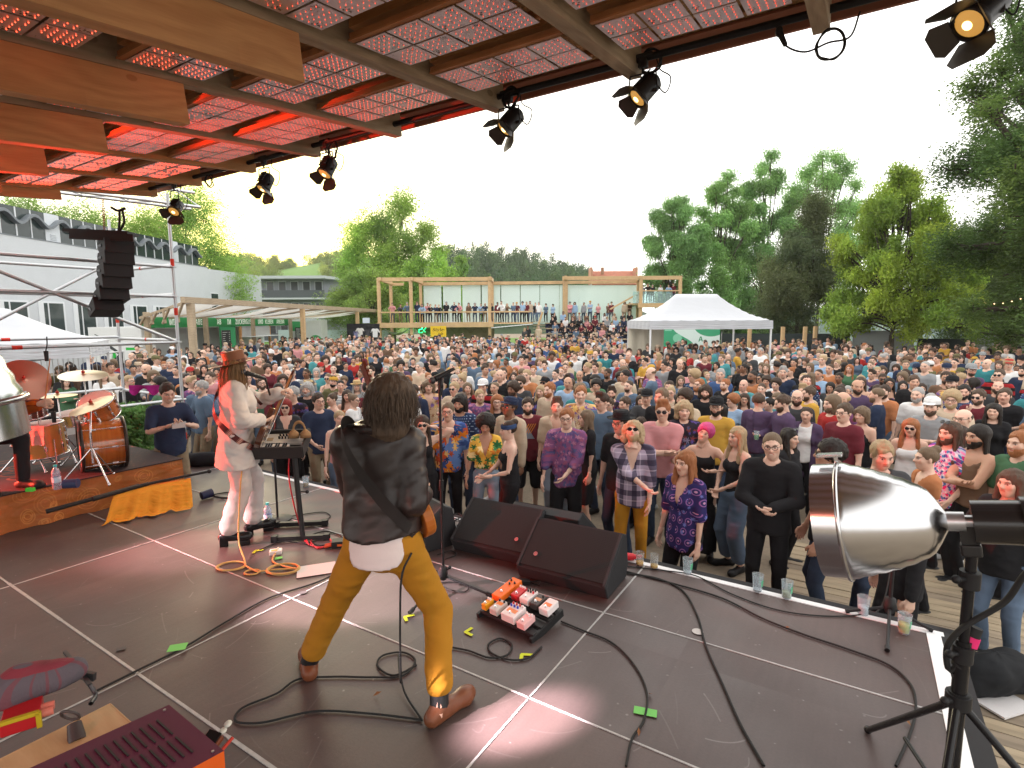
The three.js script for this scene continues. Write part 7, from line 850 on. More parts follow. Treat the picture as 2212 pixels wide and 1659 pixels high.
// ---------------------------------------------------------------- microphones and stands
function micOn(parent, p, dir) { const m = basisY(p, p.clone().add(dir), V(0, 0, 1)), A = (g) => g.applyMatrix4(m); part('microphone', [lathe([[0, 0], [0.011, 0], [0.013, 0.03], [0.022, 0.15], [0.024, 0.155], [0.024, 0.165], [0, 0.165]], 16)].map(A), mat(0.02, 0.02, 0.022, 0.4), parent); part('microphone_grille', A(ball(0.0265, 0, 0.185, 0, 14, 10)), mat(0.07, 0.07, 0.075, 0.5, 0.6), parent); part('clip', A(merge([rod(V(0, 0.04, -0.012), V(0, 0.11, -0.018), 0.015)])), MB.black, parent); }
{
  const b = onStage(600, 1122), o = thing('microphone_stand', 'straight microphone stand with round base behind the keyboard', 'microphone stand', b); part('base', lathe([[0, 0], [0.14, 0], [0.14, 0.012], [0.03, 0.025], [0, 0.025]], 28), MB.black, o); const tp = atZ(597, 900, -b.z).sub(b), el = atZ(577, 830, 5.0).sub(b), mp = atZ(573, 818, 4.92).sub(b), me = atZ(534, 806, 4.86).sub(b);
  part('pole', [rod(V(0, 0.02, 0), V(0, 0.85, 0), 0.011), rod(V(0, 0.8, 0), tp, 0.008), rod(tp, mp, 0.008), ball(0.016, tp.x, tp.y, tp.z)], MB.black, o); micOn(o, mp, me.sub(mp).normalize());
  const c = onStage(958, 1268), s = thing('microphone_stand', 'tripod microphone stand in front of the guitarist', 'microphone stand', c), mt = atZ(958, 845, -c.z).sub(c); mt.x = 0.0; mt.z = 0; part('pole', [rod(V(0, 0.1, 0), V(0, mt.y, 0), 0.0105), rod(V(0, 0.75, 0), V(0, 0.83, 0), 0.017), tube([V(0, mt.y, 0), V(0.004, mt.y + 0.05, 0.005), V(0.012, mt.y + 0.1, 0.01)], 0.008)], MB.black, s); micOn(s, V(0.012 + 0.09, mt.y + 0.16, -0.07), V(-0.78, -0.42, 0.30).normalize());
  part('hub', lathe([[0, 0.06], [0.02, 0.06], [0.035, 0.1], [0.03, 0.15], [0.015, 0.17], [0, 0.17]], 14), MB.black, s); for (const [px, py] of [[1062, 1292], [940, 1240], [885, 1330]]) { const q = onStage(px, py).sub(c); part('leg', [rod(V(0, 0.09, 0), V(q.x, 0.02, q.z), 0.009), rod(mixV(V(0, 0.09, 0), V(q.x, 0.02, q.z), 0.9), V(q.x, 0.02, q.z), 0.016)], MB.black, s); } part('knob', [rod(V(0.02, 0.13, 0), V(0.05, 0.15, 0.0), 0.006), ball(0.014, 0.05, 0.155, 0)], MB.black, s);
  const e = onStage(1920, 1338), r = thing('microphone_stand', 'tripod microphone stand by the stage corner behind the lamp', 'microphone stand', e); part('pole', rod(V(0, 0.1, 0), V(0, 0.95, 0), 0.012), MB.black, r); part('hub', lathe([[0, 0.05], [0.025, 0.05], [0.042, 0.09], [0.032, 0.15], [0, 0.16]], 14), MB.black, r); for (const [px, py] of [[1826, 1325], [2015, 1368], [1916, 1410]]) { const q = onStage(px, py).sub(e); part('leg', [rod(V(0, 0.09, 0), V(q.x, 0.015, q.z), 0.010), rod(mixV(V(0, 0.09, 0), V(q.x, 0.015, q.z), 0.92), V(q.x, 0.015, q.z), 0.015)], MB.black, r); }
}
// ---------------------------------------------------------------- keyboard in its case on a column stand
{
  const c = atZ(610, 950, 4.98), o = thing('synthesizer', 'small keyboard in an open black case on a column stand', 'keyboard', V(c.x, c.y - 0.03, c.z), 0.12), tilt = (g) => g.rotateX(0.36); const wood = mat(0.03, 0.028, 0.028, 0.55);
  part('case', [box(0.42, 0.018, 0.32, 0, -0.05, 0), box(0.42, 0.12, 0.018, 0, 0.0, 0.16), box(0.018, 0.11, 0.32, -0.21, 0, 0), box(0.018, 0.11, 0.32, 0.21, 0, 0), box(0.42, 0.09, 0.018, 0, 0, -0.16)].map(tilt), wood, o); part('control_panel', tilt(box(0.38, 0.03, 0.15, 0, 0.0, -0.06)), mat(0.45, 0.42, 0.38, 0.5), o);
  const knobs = part('knob', [...Array(14)].map((_, i) => tilt(disc(0.009, 0.022, -0.04 + (i % 7) * 0.028, 0.026, -0.10 + (i > 6 ? 0.045 : 0), 8))), MB.black, o); part('display', tilt(box(0.10, 0.004, 0.05, -0.14, 0.018, -0.04)), mat(0.30, 0.21, 0.12, 0.3), o);
  for (let i = 0; i < 13; i++) part('white_key', tilt(box(0.020, 0.02, 0.11, -0.195 + i * 0.0215, 0.0, 0.085, 0.002)), mat(0.72, 0.68, 0.64, 0.35), o); for (const i of [0, 1, 3, 4, 5, 7, 8, 10, 11]) part('black_key', tilt(box(0.012, 0.022, 0.065, -0.189 + i * 0.0215, 0.012, 0.065, 0.002)), MB.blackGloss, o);
  const f1 = onStage(650, 1137), f2 = onStage(650, 1168), s = thing('keyboard_stand', 'black two column keyboard stand with long feet', 'stand', [0, 0, 0]); const cx = V(c.x, 0, c.z); for (const f of [f1, f2]) { const d = AX.clone().multiplyScalar(0.02).add(V(0.24, 0, -0.035)); part('foot', [bar(f.clone().sub(d).setY(STAGE + 0.03), f.clone().add(d).setY(STAGE + 0.03), 0.045, 0.04), bar(f.clone().sub(d).setY(STAGE + 0.03), f.clone().sub(d.clone().multiplyScalar(0.8)).setY(STAGE + 0.03), 0.055, 0.058), bar(f.clone().add(d.clone().multiplyScalar(0.8)).setY(STAGE + 0.03), f.clone().add(d).setY(STAGE + 0.03), 0.055, 0.058)], MB.black, s); }
  part('column', [rod(f1.clone().setY(STAGE + 0.04), V(c.x + 0.06, c.y - 0.09, c.z - 0.1), 0.024), rod(f2.clone().setY(STAGE + 0.04).add(V(0.02, 0, 0)), V(c.x + 0.12, c.y - 0.08, c.z + 0.05), 0.022)], MB.black, s); part('crossbar', [bar(V(c.x - 0.2, c.y - 0.10, c.z - 0.02), V(c.x + 0.22, c.y - 0.10, c.z - 0.02), 0.04, 0.03), rod(mixV(f1, V(c.x + 0.06, c.y - 0.09, c.z - 0.1), 0.45), mixV(f2, V(c.x + 0.12, c.y - 0.08, c.z + 0.05), 0.45), 0.012)], MB.black, s); part('clamp_knob', [rod(mixV(f1, V(c.x + 0.06, c.y, c.z - 0.1), 0.4), mixV(f1, V(c.x + 0.06, c.y, c.z - 0.1), 0.4).add(V(0.09, 0, 0)), 0.006), ball(0.018).translate(...mixV(f1, V(c.x + 0.06, c.y, c.z - 0.1), 0.4).add(V(0.09, 0, 0)).toArray())], MB.black, s);
  const w = thing('wicker_shaker', 'pair of small wicker basket shakers on the keyboard case', 'shaker', V(c.x + 0.15, c.y + 0.02, c.z - 0.01), 0.12), wk = matT(T.weathered, 0.8, { color: C(1.1, 0.75, 0.45) }); for (const x of [-0.045, 0.06]) part('basket', lathe([[0, 0], [0.05, 0], [0.046, 0.04], [0.012, 0.075], [0, 0.076]], 14).translate(x, 0, 0), wk, w); part('handle', new THREE.TorusGeometry(0.062, 0.011, 8, 22, Math.PI).scale(0.85, 1.35, 1).translate(0.005, 0.06, 0), wk, w);
}
// ---------------------------------------------------------------- monitor wedges
const grille = matT(canvasTex(64, 64, (x) => { x.fillStyle = '#1b1b1c'; x.fillRect(0, 0, 64, 64); x.fillStyle = '#050506'; for (let i = 0; i < 4; i++) for (let j = 0; j < 4; j++) { x.beginPath(); x.arc((i + (j % 2) / 2) * 16 + 4, j * 16 + 8, 5.6, 0, 7); x.fill(); } }, [18, 18]), 0.6, { metalness: 0.2 });
function wedge(label, s, t, turn, w = 0.72, o2 = {}) {
  const o = thing('stage_monitor', label, 'monitor speaker', ST(s, t, STAGE), STAGE_TURN + turn, 'wedge monitors'), P = [[-0.19, 0.0], [0.19, 0], [0.235, 0.09], [0.19, 0.33], [0.12, 0.36], [-0.235, 0.09]].map(([z, y]) => [-z, y]); // extruded along x; front (grille) towards local +z
  part('cabinet', extr(P.map(([a, b]) => [a, b]), w - 0.02, 0.01).rotateY(-Math.PI / 2).translate(w / 2 - 0.01, 0.012, 0), mat(0.022, 0.022, 0.024, 0.6), o);
  const a = V(0, 0.09, 0.235), b = V(0, 0.36, -0.12), L = a.distanceTo(b), ang = Math.atan2(b.y - a.y, a.z - b.z); const gr = part('grille', box(w - 0.045, 0.008, L - 0.035, 0, 0, 0).rotateX(ang).translate(0, (a.y + b.y) / 2 + 0.026, (a.z + b.z) / 2 + 0.012), grille, o);
  part('edge_trim', [box(0.02, 0.024, L, 0, 0, 0).rotateX(ang).translate(w / 2 - 0.016, (a.y + b.y) / 2 + 0.022, (a.z + b.z) / 2 + 0.01), box(0.02, 0.024, L, 0, 0, 0).rotateX(ang).translate(-w / 2 + 0.016, (a.y + b.y) / 2 + 0.022, (a.z + b.z) / 2 + 0.01)], mat(0.035, 0.035, 0.037, 0.5), o);
  if (o2.badge) { const B = (g) => g.rotateX(ang).translate(o2.badge, (a.y + b.y) / 2 + 0.028 - 0.06, (a.z + b.z) / 2 + 0.01 + 0.09); part('badge', [B(new THREE.TorusGeometry(0.014, 0.003, 6, 18).rotateX(Math.PI / 2).translate(0, 0.008, 0)), B(box(0.03, 0.004, 0.004, 0, 0.008, 0)), B(box(0.004, 0.004, 0.03, 0, 0.008, 0))], mat(0.6, 0.22, 0.22, 0.4), gr); }
  return o;
}
wedge('front monitor wedge left of its twin beside the microphone stand', -2.56, 3.86, 0.06, 0.74, { badge: 0.24 }); wedge('front monitor wedge right of its twin above the pedalboard', -1.80, 3.72, 0.03, 0.74, { badge: -0.24 }); wedge('monitor wedge turned to the crowd on the stage edge', -2.22, 4.19, Math.PI + 0.05, 0.66); wedge('monitor wedge half hidden behind the guitarist', -3.32, 3.62, -0.35, 0.6);
// ---------------------------------------------------------------- pedalboard and pedals
{
  const c = onStage(1124, 1337), ax = onStage(1160, 1392).sub(onStage(1035, 1332)).normalize(), turn = Math.atan2(-ax.z, ax.x), o = thing('pedalboard', 'black slatted pedalboard carrying coloured effect pedals', 'pedalboard', c, turn), L = 0.46; const up = 0.20;
  for (let k = 0; k < 4; k++) part('slat', box(L, 0.018, 0.065, 0, 0.035 + (3 - k) * 0.014, -0.12 + k * 0.08, 0.003), MB.black, o); part('side_rail', [box(0.02, 0.05, 0.34, -L / 2, 0.035, 0).rotateX(0.17), box(0.02, 0.05, 0.34, L / 2, 0.035, 0).rotateX(0.17)], MB.black, o);
  o.updateMatrixWorld(); const pd = (x, z, w, h, d, col, label, knobs, opt = {}) => { const p = o.localToWorld(V(x, 0.048 + (0.12 - z) * 0.17 - 0.006, z)), q = thing('effect_pedal', label, 'effect pedal', p, turn + (opt.turn || 0), 'pedals on the pedalboard'); q.rotation.order = 'YXZ'; q.rotation.x = 0.17; part('housing', box(w, h, d, 0, h / 2 + 0.012, 0, 0.006), mat(...col, 0.4), q); knobs.forEach(([kx, kz, kc]) => part('knob', disc(0.0075, 0.016, kx * w, h + 0.018, kz * d, 10, 0.006), mat(...kc, 0.35), q)); part('footswitch', [disc(0.0065, 0.014, 0, h + 0.018, d * 0.25, 8), disc(0.009, 0.004, 0, h + 0.014, d * 0.25, 8)], MB.chrome, q); if (opt.label) part('print', box(w * 0.7, 0.001, d * 0.25, 0, h + 0.0128, opt.label[1] * d), mat(...opt.label[0], 0.5), q); };
  const wt = [0.72, 0.66, 0.66], bk = [0.02, 0.02, 0.02], rd = [0.5, 0.03, 0.04];
  pd(-0.19, -0.09, 0.085, 0.045, 0.235, [0.75, 0.15, 0.015], 'large orange pedal at the corner of the pedalboard', [[-0.25, -0.32, bk], [0.28, -0.25, bk], [-0.05, -0.15, bk]]); pd(-0.085, -0.10, 0.065, 0.045, 0.115, rd, 'small dark red pedal beside the large orange one', [[-0.3, -0.35, wt], [0, -0.35, wt], [0.3, -0.35, wt]]); pd(0.0, -0.10, 0.075, 0.05, 0.12, wt, 'white pedal with black knobs in the back row', [[-0.3, -0.4, bk], [0, -0.4, bk], [0.3, -0.4, bk], [-0.3, -0.2, bk], [0, -0.2, bk], [0.3, -0.2, rd]]); pd(0.085, -0.095, 0.068, 0.045, 0.115, [0.06, 0.055, 0.055], 'black pedal with copper face in the back row', [[0.25, -0.3, bk]], { label: [[0.55, 0.30, 0.18], 0] }); pd(0.18, -0.085, 0.075, 0.05, 0.125, wt, 'white pedal with grey and orange print in back row', [], { label: [[0.75, 0.22, 0.08], 0.05] });
  pd(-0.20, 0.10, 0.042, 0.045, 0.085, [0.72, 0.32, 0.02], 'tiny yellow pedal at the pedalboard\'s front corner', [[-0.2, -0.25, wt], [0.2, -0.25, wt]]); pd(-0.11, 0.09, 0.068, 0.045, 0.115, [0.55, 0.5, 0.47], 'pale grey pedal with orange swirl in the front row', [[-0.3, -0.35, bk], [0.3, -0.35, bk]], { label: [[0.75, 0.22, 0.05], -0.15] }); pd(0.02, 0.085, 0.11, 0.055, 0.135, wt, 'large white pedal with red and blue knobs', [[-0.35, -0.38, rd], [-0.1, -0.38, rd], [0.15, -0.38, rd], [0.38, -0.38, wt], [-0.35, -0.2, [0.03, 0.06, 0.45]], [-0.1, -0.2, [0.03, 0.06, 0.45]], [0.15, -0.2, [0.03, 0.06, 0.45]]], { label: [[0.75, 0.25, 0.1], 0.08] }); pd(0.135, 0.10, 0.066, 0.045, 0.115, [0.72, 0.42, 0.42], 'pink pedal with white knobs in the front row', [[-0.3, -0.35, wt], [0.1, -0.25, wt], [0.35, -0.35, wt]]);
  const b = onStage(1125, 1262), x = thing('power_adapter', 'black power brick lying before the monitor wedge', 'power adapter', b, turn + 0.75); part('brick', box(0.14, 0.035, 0.05, 0, 0.0185, 0, 0.006), MB.black, x); part('lead', tube([V(0.07, 0.02, 0), V(0.12, 0.012, -0.02), V(0.17, 0.008, -0.08), V(0.12, 0.008, -0.12), V(0.07, 0.008, -0.03), V(0.14, 0.008, 0.05)], 0.004, 40), MB.rubber, x);
}
// ---------------------------------------------------------------- cups, glasses, bottles on the stage
{
  const glassM = new THREE.MeshPhysicalMaterial({ color: C(0.9, 0.92, 0.92), roughness: 0.05, transmission: 0.9, thickness: 0, side: THREE.DoubleSide }), green = new THREE.MeshPhysicalMaterial({ color: C(0.12, 0.5, 0.28), roughness: 0.4, transmission: 0.3, thickness: 0, side: THREE.DoubleSide });
  const cup = (px, py, label, fill, col, g, glassy) => { const p = onStage(px, py), o = thing(glassy ? 'drinking_glass' : 'plastic_cup', label, glassy ? 'glass' : 'cup', p, 0, glassy ? undefined : 'cups along the stage edge'); part('wall', glassy ? lathe([[0, 0.002], [0.028, 0.002], [0.03, 0.01], [0.036, 0.12], [0.0345, 0.12], [0.027, 0.014], [0, 0.012]], 20) : cupGeo, glassy ? glassM : cupMat, o); if (fill) part('drink', lathe([[0, 0.012], [0.029, 0.012], [0.029 + 0.0085 * fill, 0.012 + 0.1 * fill], [0, 0.0125 + 0.1 * fill]], 16), mat(...col, 0.12), o); if (g) part('print', new THREE.CylinderGeometry(0.0385, 0.0355, 0.05, 20, 1, true, 0.3, 2.2).translate(0, 0.072, 0), green, o); };
  cup(920, 1098, 'blue tinted empty cup behind the hidden monitor wedge', 0, [], 1); cup(905, 1100, 'cup of amber drink by the guitarist\'s hand', 0.35, [0.55, 0.28, 0.02], 0); cup(661, 1052, 'cup with a little beer right of the keyboard stand', 0.35, [0.5, 0.25, 0.06], 0); cup(1382, 1222, 'beer glass nearest the red plug on the stage edge', 0.25, [0.55, 0.28, 0.03], 0, 1); cup(1413, 1228, 'second beer glass right of the red plug', 0.22, [0.5, 0.3, 0.05], 0, 1); cup(1485, 1240, 'nearly empty cup below the violet blouse', 0.12, [0.5, 0.5, 0.5], 1); cup(1636, 1277, 'cup with green print below the black sweatshirt', 0.08, [0.5, 0.5, 0.5], 1); cup(1699, 1292, 'cup with green print and pale drink, left of the lamp', 0.4, [0.45, 0.45, 0.25], 1); cup(1864, 1328, 'cup of clear water with foam below the lamp', 0.5, [0.6, 0.64, 0.64], 0); cup(1952, 1368, 'cup half full of yellow green drink at the corner', 0.55, [0.55, 0.50, 0.02], 1); cup(380, 962, 'cup of yellow drink before the filming person', 0.35, [0.5, 0.42, 0.03], 0);
  const water = new THREE.MeshPhysicalMaterial({ color: C(0.62, 0.74, 0.85), roughness: 0.12, transmission: 0.75, thickness: 0, side: THREE.DoubleSide }); const bottle = (p, label) => { const o = thing('water_bottle', label, 'bottle', p); part('bottle_wall', lathe([[0, 0], [0.034, 0.002], [0.037, 0.02], [0.037, 0.13], [0.034, 0.145], [0.037, 0.16], [0.032, 0.185], [0.014, 0.215], [0.0135, 0.23]], 20), water, o); part('label_sleeve', new THREE.CylinderGeometry(0.0378, 0.0378, 0.055, 20, 1, true).translate(0, 0.1, 0), mat(0.5, 0.6, 0.72, 0.4), o); part('cap', disc(0.0155, 0.02, 0, 0.236, 0, 14), mat(0.03, 0.42, 0.45, 0.4), o); };
  bottle(onStage(580, 1138), 'plastic water bottle with turquoise cap beside the keyboard stand'); bottle(onY(124, 1057, STAGE + 0.37), 'plastic water bottle with turquoise cap on the drum riser');
}
// ---------------------------------------------------------------- cables, tape marks, paper, small boxes on the floor
{
  const run = (pts, r, label, col = MB.rubber, h = 0) => solo('cable', tube(pts.map(([x, y, dy]) => { r = Math.min(r, 0.0068); const p = onStage(x, y); p.y = STAGE + r + 0.003 + (dy || h); return p; }), r, pts.length * 10, 6), col, label, 'cable', 'cables on the stage floor');
  run([[200, 1500], [290, 1455], [400, 1400], [490, 1345], [580, 1295], [680, 1262], [720, 1245]], 0.007, 'straight black cable held down by green tape'); run([[910, 1558], [800, 1545], [680, 1540], [560, 1565], [508, 1560], [520, 1535], [600, 1500], [640, 1472], [720, 1465], [800, 1466], [870, 1462], [897, 1430], [870, 1412], [825, 1420], [815, 1440], [850, 1462], [900, 1440]], 0.006, 'looping black cable round the guitarist\'s feet');
  solo('cable', tube([V(-0.50, 1.76, -2.60), V(-0.53, 1.70, -2.52), V(-0.545, 1.45, -2.50), V(-0.55, 1.15, -2.50), onStage(862, 1450).setY(1.0), onStage(872, 1500).setY(STAGE + 0.03), onStage(912, 1560).setY(STAGE + 0.009)], 0.0055, 60), MB.rubber, 'black cable hanging from the amber guitar to the floor', 'cable', 'cables on the stage floor');
  run([[950, 1397], [1010, 1408], [1060, 1424], [1095, 1418], [1105, 1395], [1080, 1382], [1055, 1395], [1060, 1412], [1100, 1428], [1140, 1425], [1170, 1400]], 0.006, 'black cable with one loop below the pedalboard'); run([[1212, 1345], [1260, 1365], [1320, 1390], [1370, 1440], [1397, 1500], [1390, 1560], [1365, 1600], [1352, 1659]], 0.006, 'black cable running from the pedalboard past the green tape'); run([[1350, 1240], [1420, 1252], [1470, 1275], [1505, 1330], [1525, 1400], [1560, 1480], [1600, 1570], [1650, 1659]], 0.009, 'thick black cable running towards the view'); run([[1345, 1235], [1450, 1262], [1560, 1295], [1650, 1340], [1740, 1375], [1830, 1405], [1920, 1440], [1965, 1480], [1978, 1530], [1965, 1590], [1935, 1659]], 0.007, 'long black cable curving round the lamp stand'); run([[1350, 1225], [1440, 1235], [1500, 1245], [1580, 1285], [1680, 1320], [1780, 1333], [1860, 1330], [1900, 1318], [1925, 1270, 0.3]], 0.005, 'thin black cable to the corner microphone stand');
  run([[935, 1278], [950, 1262], [985, 1260], [1012, 1268], [1005, 1280], [975, 1277], [960, 1270]], 0.005, 'small loop of cable behind the tripod microphone stand'); run([[962, 1210], [985, 1200], [975, 1192], [945, 1200]], 0.005, 'short cable loop with yellow tag by the wedge'); run([[560, 1190], [610, 1172], [700, 1180], [740, 1165], [700, 1150], [660, 1165], [705, 1184], [745, 1180]], 0.006, 'tangled black cable below the keyboard stand'); run([[600, 1122], [640, 1115], [700, 1108], [712, 1120], [670, 1128], [630, 1122]], 0.005, 'black cable coil behind the keyboard stand');
  run([[650, 1160], [668, 1178], [690, 1184], [712, 1180], [714, 1168], [694, 1163], [672, 1170], [690, 1186], [715, 1178]], 0.007, 'red cable coil below the keyboard stand', mat(0.45, 0.02, 0.03, 0.45)); solo('cable', tube([V(-2.05, 1.72, -4.95), V(-2.06, 1.5, -4.93), V(-2.02, 1.2, -4.92), onStage(650, 1150).setY(STAGE + 0.05), onStage(668, 1180).setY(STAGE + 0.01)], 0.007, 40), mat(0.45, 0.02, 0.03, 0.45), 'red cable running down the keyboard stand', 'cable');
  const gold = mat(0.50, 0.30, 0.10, 0.5), yp = []; const gp = onStage(524, 1215); yp.push(V(-2.36, 1.83, -4.76), V(-2.39, 1.5, -4.70), V(-2.41, 1.2, -4.67), V(-2.40, 1.0, -4.62)); const ringAt = (px, py, rx, n, sg) => { const c = onStage(px, py); for (let k = 0; k <= n * 10; k++) { const a = k / 10 * 6.283 * sg; yp.push(V(c.x + Math.cos(a) * rx * (1 + 0.05 * Math.sin(k)), STAGE + 0.009 + 0.003 * Math.floor(k / 10), c.z + Math.sin(a) * rx * 0.75)); } }; ringAt(500, 1225, 0.11, 2, 1); ringAt(545, 1238, 0.06, 1, -1); ringAt(612, 1232, 0.125, 3, 1); yp.push(onStage(590, 1215).setY(STAGE + 0.008), onStage(597, 1196).setY(STAGE + 0.02)); solo('coiled_cable', tube(yp, 0.007, 420, 6), gold, 'golden cable coiled on the floor behind the singer', 'cable');
  const tape = (px, py, w, d, turn, m, label, g) => { const p = onStage(px, py); const o = solo('tape_mark', box(w, 0.0015, d, 0, 0, 0), m, label, 'tape', g); o.position.copy(p).setY(STAGE + 0.0075); o.rotation.y = turn; return o; }; const gr = mat(0.16, 0.50, 0.12, 0.7), ye = mat(0.52, 0.62, 0.03, 0.7);
  tape(384, 1404, 0.10, 0.075, 0.3, gr, 'green tape square across the straight cable').position.y = STAGE + 0.018; tape(1394, 1540, 0.115, 0.055, -0.3, gr, 'green tape strip by the curving cable'); tape(602, 1207, 0.06, 0.05, 0.4, gr, 'green tape scrap by the golden cable'); for (const [x, y, t, l] of [[1012, 1363, 0.9, 'yellow tape corner mark left of the pedalboard'], [1138, 1416, -0.1, 'yellow tape corner mark in front of the pedalboard'], [560, 1190, 0.1, 'yellow tape corner mark near the singer\'s shoe'], [884, 1332, 0.4, 'yellow tape scrap between the guitarist\'s legs']]) { const o = thing('tape_corner', l, 'tape', onStage(x, y).setY(STAGE + 0.007), t, 'yellow tape corner marks'); part('strip', box(0.07, 0.0015, 0.022), ye, o); part('strip', box(0.022, 0.0016, 0.06, -0.03, 0.0004, 0.03), ye, o); }
  tape(655, 1282, 0.05, 0.04, 0.5, mat(0.10, 0.09, 0.09, 0.8), 'grey tape scrap beside the floor joint'); tape(262, 1403, 0.05, 0.04, 0.5, mat(0.10, 0.09, 0.09, 0.8), 'grey tape scrap near the long cable'); { const p = onStage(1507, 1366), o = solo('floor_sticker', disc(0.035, 0.002, 0, 0, 0, 24), mat(0.5, 0.47, 0.45, 0.7), 'round white sticker on the stage floor', 'sticker'); o.position.set(p.x, STAGE + 0.006, p.z); }
  { const p = onStage(684, 1232), o = solo('paper_sheet', box(0.297, 0.0015, 0.21), mat(0.66, 0.62, 0.62, 0.8), 'blank sheet of paper lying behind the guitarist', 'paper'); o.position.set(p.x, STAGE + 0.008, p.z); o.rotation.y = 0.35; }
  const sb = thing('stomp_box', 'small white pedal on the floor by the golden cable', 'effect pedal', onStage(596, 1196), 0.3); part('housing', box(0.10, 0.035, 0.07, 0, 0.0175, 0, 0.004), mat(0.66, 0.6, 0.58, 0.45), sb); part('label_patch', box(0.05, 0.002, 0.03, -0.01, 0.0362, 0.01), mat(0.7, 0.35, 0.05, 0.5), sb); part('footswitch', disc(0.007, 0.014, 0.02, 0.042, -0.01, 8), MB.chrome, sb);
  const di = thing('stage_box', 'black connection box with red plugs by the guitarist\'s knee', 'connector box', onStage(735, 1180), 0.2); part('housing', box(0.14, 0.06, 0.1, 0, 0.03, 0, 0.006), MB.black, di); part('red_plug', [rod(V(-0.13, 0.02, 0.0), V(-0.07, 0.03, 0), 0.012), rod(V(-0.13, 0.02, 0.04), V(-0.07, 0.03, 0.03), 0.012)], mat(0.6, 0.06, 0.02, 0.5), di); part('orange_badge', box(0.04, 0.018, 0.003, 0, 0.03, 0.0515), mat(0.7, 0.12, 0.02, 0.5), di);
  const pr = thing('power_strip', 'cluster of plugs and boxes behind the microphone stand', 'power strip', onStage(975, 1160), 0.5); part('housing', [box(0.12, 0.09, 0.16, -0.1, 0.045, 0, 0.01), box(0.05, 0.04, 0.3, 0.1, 0.02, 0.0, 0.008)], mat(0.03, 0.035, 0.05, 0.5), pr); part('blue_face', box(0.1, 0.004, 0.14, -0.1, 0.0925, 0), mat(0.25, 0.33, 0.45, 0.4), pr); part('red_plug', [rod(V(0.0, 0.03, -0.1), V(0.06, 0.03, -0.13), 0.022), ball(0.026, 0.05, 0.035, 0.1), rod(V(-0.04, 0.1, -0.14), V(0.02, 0.08, -0.18), 0.02)], mat(0.6, 0.035, 0.02, 0.5), pr);
  const rk = rng(64); for (let k = 0; k < 5; k++) { const pts = []; let x = 960 + k * 9, y = 1112 + k * 8; for (let i = 0; i < 9; i++) { pts.push([x, y]); x += rr(6, 18, rk); y += rr(-7, 11, rk); } run(pts, 0.006, `tangled black cable by the stage edge, strand ${['nearest the cups', 'second', 'third', 'fourth', 'nearest the wedge'][k]}`); }
  const rp = thing('red_connector', 'red industrial power plug beside the front wedge', 'plug', onStage(1352, 1212), 0.4); part('plug', [rod(V(-0.03, 0.045, 0), V(0.06, 0.035, 0.02), 0.036, 0.028, 14), rod(V(0.06, 0.035, 0.02), V(0.13, 0.03, 0.035), 0.02, 0.014, 12)], mat(0.55, 0.02, 0.03, 0.4), rp); part('lid', disc(0.04, 0.012, 0, 0, 0, 18).rotateZ(1.1).translate(-0.04, 0.07, 0), mat(0.55, 0.02, 0.03, 0.4), rp);
  // didn't-fit bits: leaves and crumbs on the floor
  const lf = [[1405, 1505], [1960, 1565], [815, 1505], [1380, 1588], [1700, 1360]]; lf.forEach(([x, y], i) => { const o = solo('dry_leaf', leafClump(90 + i, 1, 0.045, 0.002), mat(0.22, 0.10, 0.045, 0.9), ['dry brown leaf beside the green tape strip', 'dry brown leaf near the lamp stand\'s foot', 'dry brown leaf before the black cable loop', 'dry brown leaf at the front of the floor', 'dry brown leaf near the round sticker'][i], 'leaf', 'dry leaves on the stage'); o.position.copy(onStage(x, y)).setY(STAGE + 0.018); });
}
// ---------------------------------------------------------------- parabolic lamp on a stand at the right, its twin at the left edge
const alu = new THREE.MeshPhysicalMaterial({ color: C(0.56, 0.56, 0.57), metalness: 1, roughness: 0.2, side: THREE.DoubleSide });
function reflector(o, m, R0, len) { const prof = []; for (let k = 0; k <= 7; k++) { const u = k / 7; prof.push([lerp(0.032, R0, Math.pow(u, 0.44)), lerp(-len, 0, u)]); } const fine = []; for (let k = 0; k < 7; k++) { fine.push(prof[k], [lerp(prof[k][0], prof[k + 1][0], 0.5) + 0.004, lerp(prof[k][1], prof[k + 1][1], 0.5)]); } fine.push(prof[7]); const A = (g) => g.applyMatrix4(m);
  part('reflector', A(lathe(fine, 56).rotateX(Math.PI / 2).rotateZ(0)), alu, o); part('rim', A(new THREE.TorusGeometry(R0 + 0.003, 0.008, 10, 56)), alu, o); part('collar', A(new THREE.CylinderGeometry(R0 * 0.985, R0 * 0.985, 0.085, 56, 1, true).rotateX(Math.PI / 2).translate(0, 0, 0.045)), alu, o); part('mounting_tab', A(merge([box(0.05, 0.012, 0.09, 0, R0 + 0.035, 0.02, 0.004), box(0.02, 0.03, 0.012, 0, R0 + 0.02, 0.0)])), alu, o); }
